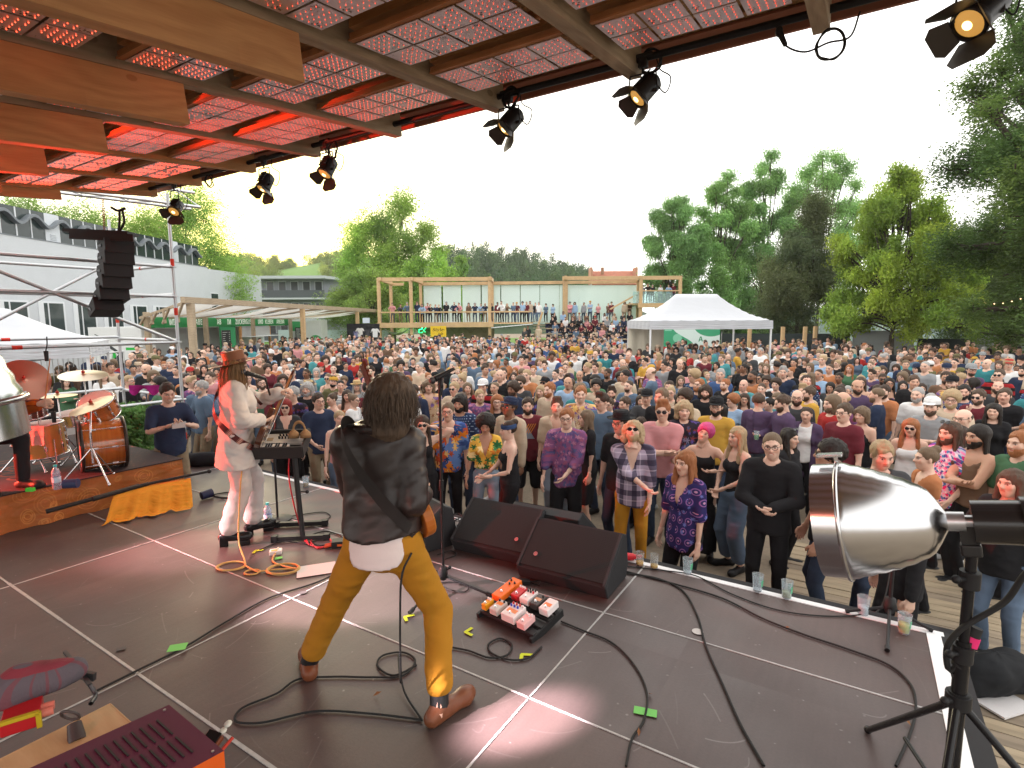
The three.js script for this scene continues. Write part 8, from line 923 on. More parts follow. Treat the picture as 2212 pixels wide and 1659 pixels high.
{
  const rimC = atZ(1826, 1122, 2.08), soc = atZ(2046, 1126, 1.90), o = thing('parabolic_lamp', 'large polished aluminium reflector lamp on a black stand', 'lamp', [0, 0, 0]), f = rimC.clone().sub(soc), len = f.length(), m = M4().makeBasis(V(0, 1, 0).cross(f.clone().normalize()).normalize(), f.clone().normalize().cross(V(0, 1, 0).cross(f.clone().normalize()).normalize()), f.clone().normalize()).setPosition(rimC);
  reflector(o, m, 0.222, len); const A = (g) => g.applyMatrix4(m); part('socket', A(merge([rod(V(0, 0, -len + 0.03), V(0, 0, -len - 0.05), 0.034, 0.034, 18), rod(V(0, 0, -len - 0.05), V(0, 0, -len - 0.09), 0.022)])), MB.steel, o); part('lamp_body', A(merge([rod(V(0, 0.0, -len - 0.07), V(0, 0.0, -len - 0.20), 0.075, 0.075, 26), rod(V(0, 0.0, -len - 0.20), V(0, 0, -len - 0.6), 0.088, 0.088, 26)])), new THREE.MeshPhysicalMaterial({ color: C(0.014, 0.012, 0.012), roughness: 0.22 }), o); part('bracket', A(merge([box(0.03, 0.10, 0.05, 0, -0.03, -len - 0.055), box(0.045, 0.045, 0.06, 0, -0.10, -len - 0.055, 0.008)])), mat(0.03, 0.03, 0.03, 0.35, 0.5), o);
  const top = V(0, -0.12, -len - 0.055).applyMatrix4(m), ft = V(top.x, STAGE, top.z), s = thing('lamp_stand', 'black telescopic tripod stand carrying the aluminium lamp', 'lamp stand', [0, 0, 0]); part('column', [rod(ft.clone().setY(STAGE + 0.18), ft.clone().setY(1.75), 0.024, 0.024, 14), rod(ft.clone().setY(1.7), top, 0.017, 0.017, 14)], MB.blackGloss, s); part('clamp', [1.7, 1.52, 1.98].map((y) => merge([disc(0.032, 0.06, ft.x, y, ft.z, 14), rod(V(ft.x, y, ft.z), V(ft.x - 0.06, y + 0.01, ft.z + 0.02), 0.009), ball(0.015, ft.x - 0.065, y + 0.01, ft.z + 0.02)])), MB.black, s); part('spreader', [disc(0.04, 0.05, ft.x, STAGE + 0.62, ft.z, 14), disc(0.036, 0.04, ft.x, STAGE + 0.2, ft.z, 14)], MB.black, s);
  for (const [dx, dz] of [[-0.50, 0.5], [0.45, 0.35], [0.1, -0.6]]) part('leg', [rod(V(ft.x, STAGE + 0.62, ft.z), V(ft.x + dx, STAGE + 0.015, ft.z + dz), 0.014, 0.014, 10), rod(V(ft.x, STAGE + 0.2, ft.z), V(ft.x + dx * 0.5, STAGE + 0.22, ft.z + dz * 0.5), 0.009, 0.009, 8), ball(0.018, ft.x + dx, STAGE + 0.018, ft.z + dz)], MB.blackGloss, s);
  const cb = [V(0, 0, -len - 0.58).applyMatrix4(m), atZ(2240, 1220, 1.75), atZ(2170, 1300, 1.8), atZ(2075, 1360, 1.85), atZ(2045, 1400, 1.87), atZ(2052, 1450, 1.87), atZ(2075, 1430, 1.85)]; solo('lamp_cable', tube(cb, 0.010, 70, 8), MB.rubber, 'thick grey black cable sagging from the lamp to its stand', 'cable'); const pg = thing('inline_plug', 'black power plug with pink tape hanging on the lamp stand', 'plug', [0, 0, 0]); const a = atZ(2108, 1355, 1.86), b = atZ(2072, 1440, 1.86); part('plug', rod(b, a, 0.026, 0.022, 14), MB.rubber, pg); part('pink_tape', rod(mixV(b, a, 0.55), mixV(b, a, 0.78), 0.0265, 0.0255, 14), mat(0.62, 0.02, 0.14, 0.6), pg);
  const c = atZ(-150, 885, 1.25), l = thing('parabolic_lamp', 'aluminium reflector lamp hanging close at the left edge', 'lamp', [0, 0, 0]), fd = V(0.10, -1, -0.05).normalize(), xx = V(0, 0, 1).cross(fd).normalize(); reflector(l, M4().makeBasis(xx, fd.clone().cross(xx), fd).setPosition(c), 0.165, 0.26); part('stem', rod(c.clone().addScaledVector(fd, -0.25), c.clone().addScaledVector(fd, -0.55), 0.04, 0.05, 16), MB.blackGloss, l);
}
// ================================================================ drum riser and kit
{
  const RT = STAGE + 0.37, s0 = -6.78, s1 = -9.6, t0 = 0.2, t1 = 3.32, o = thing('drum_riser', 'low drum riser wrapped in orange brocade cloth with dark rug', 'drum riser', [0, 0, 0], STAGE_TURN);
  const broc = matT(canvasTex(512, 256, (x, w, h) => { x.fillStyle = '#9a5418'; x.fillRect(0, 0, w, h); const r = rng(8); for (let i = 0; i < 26; i++) { const px = r() * w, py = r() * h, q = 14 + r() * 34; x.strokeStyle = `rgba(214,150,80,${0.25 + 0.3 * r()})`; x.lineWidth = 3; for (let k = 0; k < 3; k++) { x.beginPath(); x.ellipse(px, py, q * (1 - k * 0.28), q * 0.8 * (1 - k * 0.28), r() * 3, 0, 6.3); x.stroke(); } } for (let i = 0; i < 900; i++) { x.fillStyle = `rgba(230,180,110,${0.3 * r()})`; x.fillRect(r() * w, r() * h, 2, 2); } }, [0.7, 1.4]), 0.6, { sheen: 0.5, bumpMap: T.folds, bumpScale: 0.03 });
  part('deck', box(s0 - s1 - 0.04, 0.34, t1 - t0 - 0.04, (s0 + s1) / 2, STAGE + 0.17, -(t0 + t1) / 2), MB.black, o);
  const drape = (x0, z0, x1, z1) => { const rows = []; for (let i = 0; i <= 60; i++) { const u = i / 60, w = 0.012 * Math.sin(u * 46) + 0.008 * Math.sin(u * 101), nx = z1 === z0 ? 0 : 1, nz = z1 === z0 ? -1 : 0; rows.push([V(lerp(x0, x1, u), RT, lerp(z0, z1, u)), V(lerp(x0, x1, u) + nx * w, STAGE + 0.2, lerp(z0, z1, u) + nz * w), V(lerp(x0, x1, u) + nx * (w * 1.6 + 0.015), STAGE + 0.006, lerp(z0, z1, u) + nz * (w * 1.6 + 0.015))]); } const g = sheet(rows), uv = g.attributes.uv, L = Math.hypot(x1 - x0, z1 - z0); for (let i = 0; i < uv.count; i++) uv.setXY(i, uv.getX(i) * L, uv.getY(i) * 0.37); part('brocade_skirt', g, broc, o); };
  drape(s0, -t0, s0, -t1); drape(s0, -t1, s1, -t1);
  part('rug', box(s0 - s1 + 0.02, 0.012, t1 - t0 + 0.02, (s0 + s1) / 2, RT + 0.002, -(t0 + t1) / 2), matT(canvasTex(512, 512, (x, w) => { x.fillStyle = '#241519'; x.fillRect(0, 0, w, w); x.strokeStyle = '#7a3a1e'; x.lineWidth = 5; for (let i = 0; i < 12; i++) { const p = i * w / 12 + 20; for (const q of [36, w - 36]) { x.beginPath(); x.ellipse(p, q, 17, 11, 0.4, 0, 6.3); x.stroke(); x.beginPath(); x.ellipse(q, p, 11, 17, 0.4, 0, 6.3); x.stroke(); } } const r = rng(3); for (let i = 0; i < 1200; i++) { x.fillStyle = 'rgba(150,80,50,0.35)'; x.fillRect(70 + r() * (w - 140), 70 + r() * (w - 140), 3, 3); } }, [0.36, 0.33]), 0.9), o);
  const onR = (px, py) => onY(px, py, RT + 0.01);
  // drums
  const spark = (a, b, c) => matT(tex(128, 0.2, (u, v) => { const s = 0.75 + 0.6 * Math.abs(N3.noise(u * 500, v * 500, 2)); return [a * s, b * s, c * s]; }), 0.25, { clearcoat: 0.8 }), amber = matT(T.pine, 0.2, { color: C(1.0, 0.50, 0.22), clearcoat: 1 });
  function drum(name, label, p, R0, H, q, shell, legs, hoop) { const d = thing(name, label, 'drum', p), A = (g) => g.applyQuaternion(q); part('shell', A(new THREE.CylinderGeometry(R0, R0, H, 40, 1, true)), shell, d); part('drum_head', A(disc(R0 * 0.99, 0.006, 0, H / 2 - 0.002, 0, 40)), mat(0.55, 0.40, 0.38, 0.6), d); part('drum_head', A(disc(R0 * 0.99, 0.006, 0, -H / 2 + 0.002, 0, 40)), mat(0.4, 0.36, 0.34, 0.6), d);
    for (const y of [H / 2 - 0.005, -H / 2 + 0.005]) part('hoop', A(new THREE.TorusGeometry(R0 + 0.008, hoop ? 0.018 : 0.008, 8, 44).rotateX(Math.PI / 2).translate(0, y, 0)), hoop || MB.chrome, d); for (let k = 0; k < 8; k++) { const a = k / 8 * 6.283; part('lug', A(merge([rod(V(Math.cos(a) * (R0 + 0.014), -H / 2, Math.sin(a) * (R0 + 0.014)), V(Math.cos(a) * (R0 + 0.014), H / 2, Math.sin(a) * (R0 + 0.014)), 0.004, 0.004, 5), box(0.022, Math.min(0.06, H * 0.4), 0.022, Math.cos(a) * (R0 + 0.01), H * 0.22, Math.sin(a) * (R0 + 0.01), 0.005), box(0.022, Math.min(0.06, H * 0.4), 0.022, Math.cos(a) * (R0 + 0.01), -H * 0.22, Math.sin(a) * (R0 + 0.01), 0.005)])), MB.chrome, d); }
    if (legs) for (let k = 0; k < 3; k++) { const a = k * 2.09 + 0.4; part('leg', [rod(V(Math.cos(a) * (R0 + 0.02), 0.02, Math.sin(a) * (R0 + 0.02)), V(Math.cos(a) * (R0 + 0.03), -H / 2 - legs, Math.sin(a) * (R0 + 0.03)), 0.006), ball(0.014, Math.cos(a) * (R0 + 0.03), -H / 2 - legs + 0.01, Math.sin(a) * (R0 + 0.03))], MB.chrome, d); } return d; }
  const Q = (x, y, z) => new THREE.Quaternion().setFromEuler(new THREE.Euler(x, y, z, 'YXZ')), bd = onR(226, 1010); bd.y = RT + 0.285; drum('bass_drum', 'amber wooden bass drum lying on its side on the riser', bd, 0.265, 0.40, Q(Math.PI / 2, 2.3, 0), amber, 0, mat(0.03, 0.02, 0.015, 0.3));
  const ft = onR(98, 1012); ft.y = RT + 0.34; drum('floor_tom', 'gold sparkle floor tom on three chrome legs', ft, 0.20, 0.36, Q(0.06, 0, 0.05), spark(0.50, 0.28, 0.07), 0.15); const rt = atZ(214, 880, -bd.z + 0.05); drum('rack_tom', 'tilted amber rack tom above the bass drum', rt, 0.165, 0.21, Q(0.5, -0.4, -0.25), amber, 0); const sn = atZ(160, 903, -ft.z + 0.5); drum('snare_drum', 'chrome snare drum between floor tom and rack tom', sn, 0.18, 0.14, Q(0.12, 0, 0.03), MB.chrome, 0.45); const t2 = atZ(62, 890, -ft.z - 0.1); drum('small_tom', 'small dark tom under the drummer\'s arm', t2, 0.14, 0.13, Q(0.1, 0, 0), mat(0.10, 0.03, 0.02, 0.3), 0.3);
  const cl = part(numbered('drum_cloth'), sheet([...Array(14)].map((_, i) => [...Array(10)].map((_, j) => { const u = i / 13 - 0.5, v = j / 9; const out = v > 0.45 ? (v - 0.45) : 0; return V(ft.x + u * 0.26 + 0.08, ft.y + 0.19 - out * 0.38 + 0.004 * Math.sin(i * 1.7), ft.z + 0.10 + Math.min(v, 0.45) * 0.24 + 0.018 * Math.sin(i * 1.1) * out * 2); }))), cloth(0.58, 0.42, 0.4), scene); tag(cl, 'pinkish cloth draped over the floor tom\'s edge', 'cloth');
  const brass = new THREE.MeshPhysicalMaterial({ color: C(0.72, 0.58, 0.36), metalness: 1, roughness: 0.33, side: THREE.DoubleSide });
  function cymbal(label, px, py, d, R0, q, foot, m = brass) { const p = atZ(px, py, d), o2 = thing('cymbal', label, 'cymbal', p); part('bronze', lathe([[0, 0.022], [0.02, 0.02], [0.035, 0.006], [R0, -0.012], [R0, -0.0135], [0.03, 0.003], [0, 0.018]], 44).applyQuaternion(q), m, o2); part('felt', [ball(0.018, 0, 0.03, 0, 8, 6), rod(V(0, 0, 0), V(0, 0.06, 0), 0.005)], mat(0.4, 0.03, 0.02, 0.6), o2); const st = thing('cymbal_stand', label.replace('cymbal', 'cymbal stand').split(' ').slice(0, 12).join(' '), 'cymbal stand', [0, 0, 0]), f = foot || V(p.x + 0.05, RT, p.z + 0.05); part('column', [rod(f.clone().setY(RT + 0.2), V(f.x, p.y - 0.25, f.z), 0.012), rod(V(f.x, p.y - 0.25, f.z), p.clone().add(V(0, -0.02, 0)), 0.008)], MB.chrome, st); for (let k = 0; k < 3; k++) { const a = k * 2.09 + 0.5; part('leg', [rod(f.clone().setY(RT + 0.36), V(f.x + Math.cos(a) * 0.28, RT + 0.015, f.z + Math.sin(a) * 0.28), 0.008), ball(0.014, f.x + Math.cos(a) * 0.28, RT + 0.016, f.z + Math.sin(a) * 0.28)], MB.chrome, st); } }
  cymbal('pale crash cymbal above the rack tom', 180, 809, 6.3, 0.235, Q(0.16, 0, -0.12), null, new THREE.MeshPhysicalMaterial({ color: C(0.78, 0.70, 0.56), metalness: 1, roughness: 0.3, side: THREE.DoubleSide })); cymbal('dark tilted ride cymbal in front of the rack tom', 196, 874, 5.75, 0.21, Q(0.35, 0, 0.22), onR(205, 1040)); cymbal('hi-hat cymbal pair behind the floor tom', 124, 853, 6.4, 0.19, Q(0.02, 0, 0)); cymbal('upright blurred cymbal beside the drummer', 52, 822, 6.0, 0.24, Q(1.25, 0.9, 0), null, new THREE.MeshPhysicalMaterial({ color: C(0.45, 0.22, 0.16), metalness: 1, roughness: 0.4, side: THREE.DoubleSide }));
  const clipMic = (px, py, d, label) => { const p = atZ(px, py, d), c = thing('drum_microphone', label, 'microphone', p); part('capsule', rod(V(0, -0.06, 0), V(0, 0.05, 0), 0.017, 0.022, 12), MB.black, c); part('gooseneck', tube([V(0, 0.05, 0), V(0.02, 0.12, 0), V(0.0, 0.2, -0.03)], 0.006), MB.black, c); }; clipMic(116, 900, 5.4, 'small black clip microphone at the floor tom'); clipMic(100, 768, 5.9, 'black clip microphone above the drummer\'s hand');
  // drummer, mostly outside the frame
  const hd = atZ(88, 872, 5.45), dr = thing('person', 'drummer in orange lace shirt raising a stick at the left edge', 'person', V(hd.x - 0.56, RT + 0.0, hd.z + 0.12), 1.2); dr.updateMatrixWorld(); const hw = dr.worldToLocal(hd.clone()), J = skeleton({ ...POSES.sit, lw: [hw.x, hw.y, hw.z], lh: [0.5, -1, 0], rw: [-0.1, 0.95, 0.4], rh: [-1, -0.5, 0] }, 0); figure(dr, { hair: 'wavy', hairColor: 'dark brown', top: 'orange', topMat: cloth(0.50, 0.16, 0.035, 0.85, PRINT.leafy.map), topCut: { sleeve: 0.82, hem: 0.1, flare: 0.02, loose: 0.03 }, bottom: 'black', lcurl: 1.0 }, 'near', null, J, true);
  dr.updateMatrixWorld(); const hp = dr.localToWorld(J.wr[0].clone()); const stick = (a, b, label) => solo('drumstick', rod(a, b, 0.008, 0.004, 8), mat(0.5, 0.17, 0.06, 0.5), label, 'drumstick'); stick(atZ(97, 868, 5.45), atZ(108, 774, 5.5), 'drumstick raised upright by the drummer'); stick(atZ(86, 874, 5.5), atZ(114, 866, 5.7), 'second drumstick pointing at the cymbals');
  // things round the riser
  const P = (x, y) => onR(x, y); solo('telescopic_pole', [rod(onY(100, 1105, 1.12), onY(320, 1045, 1.18), 0.022, 0.02, 12), rod(onY(320, 1045, 1.18), onY(452, 1018, 1.2), 0.015, 0.015, 12), rod(onY(200, 1078, 1.15), onY(300, 1050, 1.17), 0.026, 0.026, 12), ball(0.024).translate(...onY(452, 1018, 1.2).toArray())], MB.black, 'long black telescopic pole lying against the riser', 'pole');
  const drp = []; for (let i = 0; i <= 26; i++) { const col = [], u = i / 26; for (let j = 0; j <= 14; j++) { const v = j / 14, top = onY(lerp(255, 412, u), lerp(1068, 1040, u), 1.12), bot = onY(lerp(218, 418, u), lerp(1136, 1098, u), STAGE + 0.012), fold = 0.035 * Math.sin(u * 21 + v * 2) * v + 0.02 * Math.sin(u * 47) * v; const p = top.clone().lerp(bot, Math.pow(v, 0.8)); p.y = lerp(1.16, STAGE + 0.012, sstep(0, 0.82, v)) + Math.abs(fold) * 0.4; p.x += fold * 0.8; p.z += fold; col.push(p); } drp.push(col); } solo('yellow_cloth', sheet(drp), cloth(0.56, 0.24, 0.025, 0.9), 'mustard yellow cloth draped from the riser to the floor', 'cloth');
  solo('blue_can', [rod(onR(150, 1055).add(V(-0.05, 0.045, 0)), onR(160, 1052).add(V(0.06, 0.045, 0.02)), 0.045, 0.045, 18)], mat(0.03, 0.04, 0.10, 0.5), 'dark blue open tin lying on the riser edge', 'tin'); { const g = solo('green_box', box(0.07, 0.035, 0.04, 0, 0.02, 0, 0.004), mat(0.08, 0.62, 0.06, 0.5), 'small bright green box on the riser', 'box'); g.position.copy(onR(66, 1062)); }
  const bl = thing('spotlight_head', 'small blue black floor lamp with tangled cable by the riser', 'floor lamp', onStage(445, 1078), 0.4); part('housing', [rod(V(-0.04, 0.05, 0.03), V(0.06, 0.06, -0.03), 0.045, 0.05, 14)], mat(0.012, 0.016, 0.05, 0.4), bl); part('cable', tube([V(0.06, 0.04, 0), V(0.2, 0.01, 0.1), V(0.32, 0.01, -0.02), V(0.2, 0.01, -0.14), V(0.06, 0.01, -0.1), V(0.16, 0.012, 0.04), V(0.3, 0.01, 0.12)], 0.007, 60), MB.rubber, bl);
  { const b = solo('black_bag', netMesh(union([cap(V(-0.15, 0.08, 0), V(0.15, 0.08, 0), 0.1, 0.08), cap(V(-0.05, 0.1, 0.04), V(0.1, 0.13, -0.03), 0.09, 0.06)], 0.06), [-0.3, 0, -0.2], [0.3, 0.3, 0.2], 0.02), cloth(0.014, 0.014, 0.017), 'soft black bag lying behind the singer', 'bag'); b.position.copy(onStage(440, 1006)); }
}
// ================================================================ scaffold tower, truss and line array
{
  const mid = onT(382, 700, 4.75), P1 = V(mid.x, 0, mid.z), [ps, pt] = toST(P1), o = thing('scaffold_tower', 'galvanised scaffold tower with red bands at the stage corner', 'scaffold'); const w = 2.1, dB = 4.6, at = (a, b, y) => ST(ps - a * w, pt - b * dB, y), tubeR = 0.026;
  const tubeP = (nm, a, b, bands = []) => { const m = part(nm, rod(a, b, tubeR, tubeR, 10), MB.galv, o); bands.forEach((k) => part('red_band', rod(mixV(a, b, k - 0.012), mixV(a, b, k + 0.012), tubeR + 0.002, tubeR + 0.002, 10), MB.redTape, m)); };
  for (const [a, b] of [[0, 0], [1, 0], [0, 1], [1, 1]]) tubeP('standard', at(a, b, 0), at(a, b, a || b ? 4.75 : 4.95), [0.2, 0.62, 0.78]);
  const H = (px, py) => onT(px, py, pt).y; for (const [y, k] of [[H(376, 576), 0.55], [H(380, 640), 0.6], [H(386, 739), 0.45], [H(390, 862), 0.5]]) { tubeP('ledger', at(0, 0, y), at(0, 1, y), [k]); tubeP('ledger', at(1, 0, y + 0.06), at(1, 1, y + 0.06), [k - 0.1]); tubeP('transom', at(0, 0, y + 0.03), at(1, 0, y + 0.03), [0.5]); }
  tubeP('diagonal', at(0, 0, H(386, 739)), at(0, 1, H(376, 576) + 0.9), [0.6]); tubeP('diagonal', at(1, 0, 4.0), at(1, 1, 1.1), [0.4]); tubeP('diagonal', at(0, 0, 0.4), at(0, 1, H(386, 739) - 0.1), [0.3]);
  for (const [a, b] of [[0, 0], [1, 0]]) for (const y of [H(376, 576), H(380, 640), H(386, 739), H(390, 862)]) part('coupler', disc(0.06, 0.014, at(a, b, y).x, y, at(a, b, y).z, 12), MB.galv, o);
  const t = thing('lattice_truss', 'aluminium lattice truss across the top of the scaffold', 'truss'), y0 = H(365, 438), A0 = at(-0.05, -0.1, y0), A1 = at(0.55, 1.0, y0 + 0.02), sd = AX.clone().multiplyScalar(-0.29); for (const [dy, k] of [[0, 0], [0, 1], [0.25, 0.5]]) part('chord', rod(A0.clone().addScaledVector(sd, k).add(V(0, dy, 0)), A1.clone().addScaledVector(sd, k).add(V(0, dy, 0)), 0.024), mat(0.62, 0.64, 0.66, 0.35, 0.9), t); for (let i = 0; i < 18; i++) { const p = mixV(A0, A1, i / 18), q = mixV(A0, A1, (i + 1) / 18); part('lattice_bar', [rod(p.clone().addScaledVector(sd, i % 2), q.clone().addScaledVector(sd, 0.5).add(V(0, 0.25, 0)), 0.009, 0.009, 6), rod(p.clone().addScaledVector(sd, i % 2), q.clone().addScaledVector(sd, (i + 1) % 2), 0.009, 0.009, 6)], mat(0.62, 0.64, 0.66, 0.35, 0.9), t); }
  const D = 8.0, hp = atZ(240, 500, D), la = thing('line_array', 'hanging line array of six black loudspeaker boxes', 'loudspeaker', [0, 0, 0]); const dir = atZ(280, 500, D + 0.02).sub(atZ(165, 494, D - 0.1)).normalize();
  part('rigging_frame', [bar(atZ(150, 500, D - 0.1), atZ(288, 506, D), 0.30, 0.045), bar(atZ(150, 508, D - 0.28), atZ(288, 514, D - 0.16), 0.02, 0.10), bar(atZ(150, 508, D + 0.06), atZ(288, 514, D + 0.16), 0.02, 0.10)], MB.black, la);
  const prof = [[250, 533, 0], [250, 559, 0.02], [248, 586, 0.06], [245, 613, 0.13], [240, 640, 0.24], [228, 667, 0.38]]; prof.forEach(([px, py, tilt]) => { const p = atZ(px, py, D), bx = part('speaker_box', extr([[-0.24, -0.088], [0.15, -0.072], [0.20, -0.03], [0.20, 0.03], [0.15, 0.072], [-0.24, 0.088]].map(([a, b]) => [a * 0.8, b]), 0.34, 0.008).translate(0, 0, -0.17).rotateZ(-tilt).rotateY(2.45).translate(p.x, p.y, p.z), mat(0.016, 0.016, 0.017, 0.6), la); const hl = part('handle_recess', [box(0.09, 0.035, 0.01).rotateZ(-tilt).translate(0, 0, 0.183).rotateY(2.45 - Math.PI).translate(p.x, p.y, p.z), box(0.12, 0.02, 0.008).rotateZ(-tilt).translate(-0.05, 0, 0.182).rotateY(2.45 - Math.PI).translate(p.x, p.y, p.z)], MB.blackGloss, bx); part('link_pin', [new THREE.TorusGeometry(0.035, 0.006, 6, 14).rotateZ(-tilt).translate(0.2, 0.03, 0.06).rotateY(2.45).translate(p.x, p.y, p.z)], MB.steel, bx); });
  const ch = [], c0 = atZ(222, 432, D), c1 = atZ(226, 495, D - 0.05); for (let k = 0; k < 16; k++) { const p = mixV(c0, c1, k / 15); ch.push(new THREE.TorusGeometry(0.016, 0.005, 5, 8).rotateY(k % 2 ? 1.57 : 0).translate(p.x, p.y, p.z)); } solo('hoist_chain', ch, mat(0.30, 0.07, 0.05, 0.5, 0.6), 'rusty red hoist chain above the line array', 'chain'); solo('support_sling', [tube([atZ(258, 452, D), atZ(258, 480, D), atZ(256, 500, D)], 0.016), tube([atZ(264, 452, D), atZ(268, 480, D), atZ(258, 500, D)], 0.016), tube([atZ(240, 448, D), atZ(255, 455, D), atZ(270, 450, D)], 0.02)], MB.black, 'black textile sling holding the line array', 'sling');
  { const m = scene.children.find((c) => c.userData.label && c.userData.label.includes('filming with a phone')), w2 = thing('wooden_platform', 'small slatted wooden platform under the filming person', 'platform', V(m.position.x + 0.15, 0, m.position.z), STAGE_TURN); part('frame', box(1.2, 0.26, 0.9, 0, 0.13, 0), MW.weathered, w2); for (let k = 0; k < 7; k++) part('plank', box(1.24, 0.04, 0.125, 0, 0.293, -0.39 + k * 0.131), MW.weathered, w2); }
  // potted oleander and magenta cloth beside the tower
  const pp = V(onY(291, 962, 0.95).x, 0.42, onY(291, 962, 0.95).z), pl = thing('potted_oleander', 'bushy potted oleander in a terracotta pot by the scaffold', 'potted plant', pp); part('pot', lathe([[0, 0], [0.17, 0], [0.23, 0.34], [0.25, 0.34], [0.25, 0.40], [0.22, 0.40], [0.2, 0.36], [0, 0.36]], 26), mat(0.36, 0.15, 0.09, 0.85), pl); const lr = rng(19), lv = []; for (let i = 0; i < 420; i++) { const a = lr() * 6.28, r2 = Math.sqrt(lr()) * 0.34, y = rr(0.45, 1.25, lr); lv.push([V(Math.cos(a) * r2, y - r2 * 0.3, Math.sin(a) * r2), rr(0.7, 1.2, lr), tmpC([0.045, 0.095, 0.03], rr(0.7, 1.4, lr), 0.1)]); } scatter('foliage', clumpOf(5, 0.13, 0.12), lv, pl); part('stem', [...Array(7)].map((_, i) => tube([V(0.03 * Math.cos(i), 0.36, 0.03 * Math.sin(i)), V(0.15 * Math.cos(i), 0.7, 0.15 * Math.sin(i)), V(0.3 * Math.cos(i), 1.1, 0.3 * Math.sin(i))], 0.012, 8, 5)), bark, pl); const ps2 = solo('plant_crate', box(0.6, 0.42, 0.6, 0, 0.21, 0), mat(0.05, 0.05, 0.055, 0.8), 'dark crate carrying the potted oleander', 'crate'); ps2.position.set(pp.x, 0, pp.z);
  solo('magenta_cloth', sheet([...Array(12)].map((_, i) => [...Array(5)].map((_, j) => { const p = atZ(lerp(278, 345, i / 11), 832 + 8 * Math.sin(i * 0.9) * (j / 4), -P1.z + 0.25 + j * 0.04); p.y -= j * 0.03; return p; }))), cloth(0.60, 0.03, 0.32), 'bright magenta cloth slung over the scaffold rail', 'cloth');
}
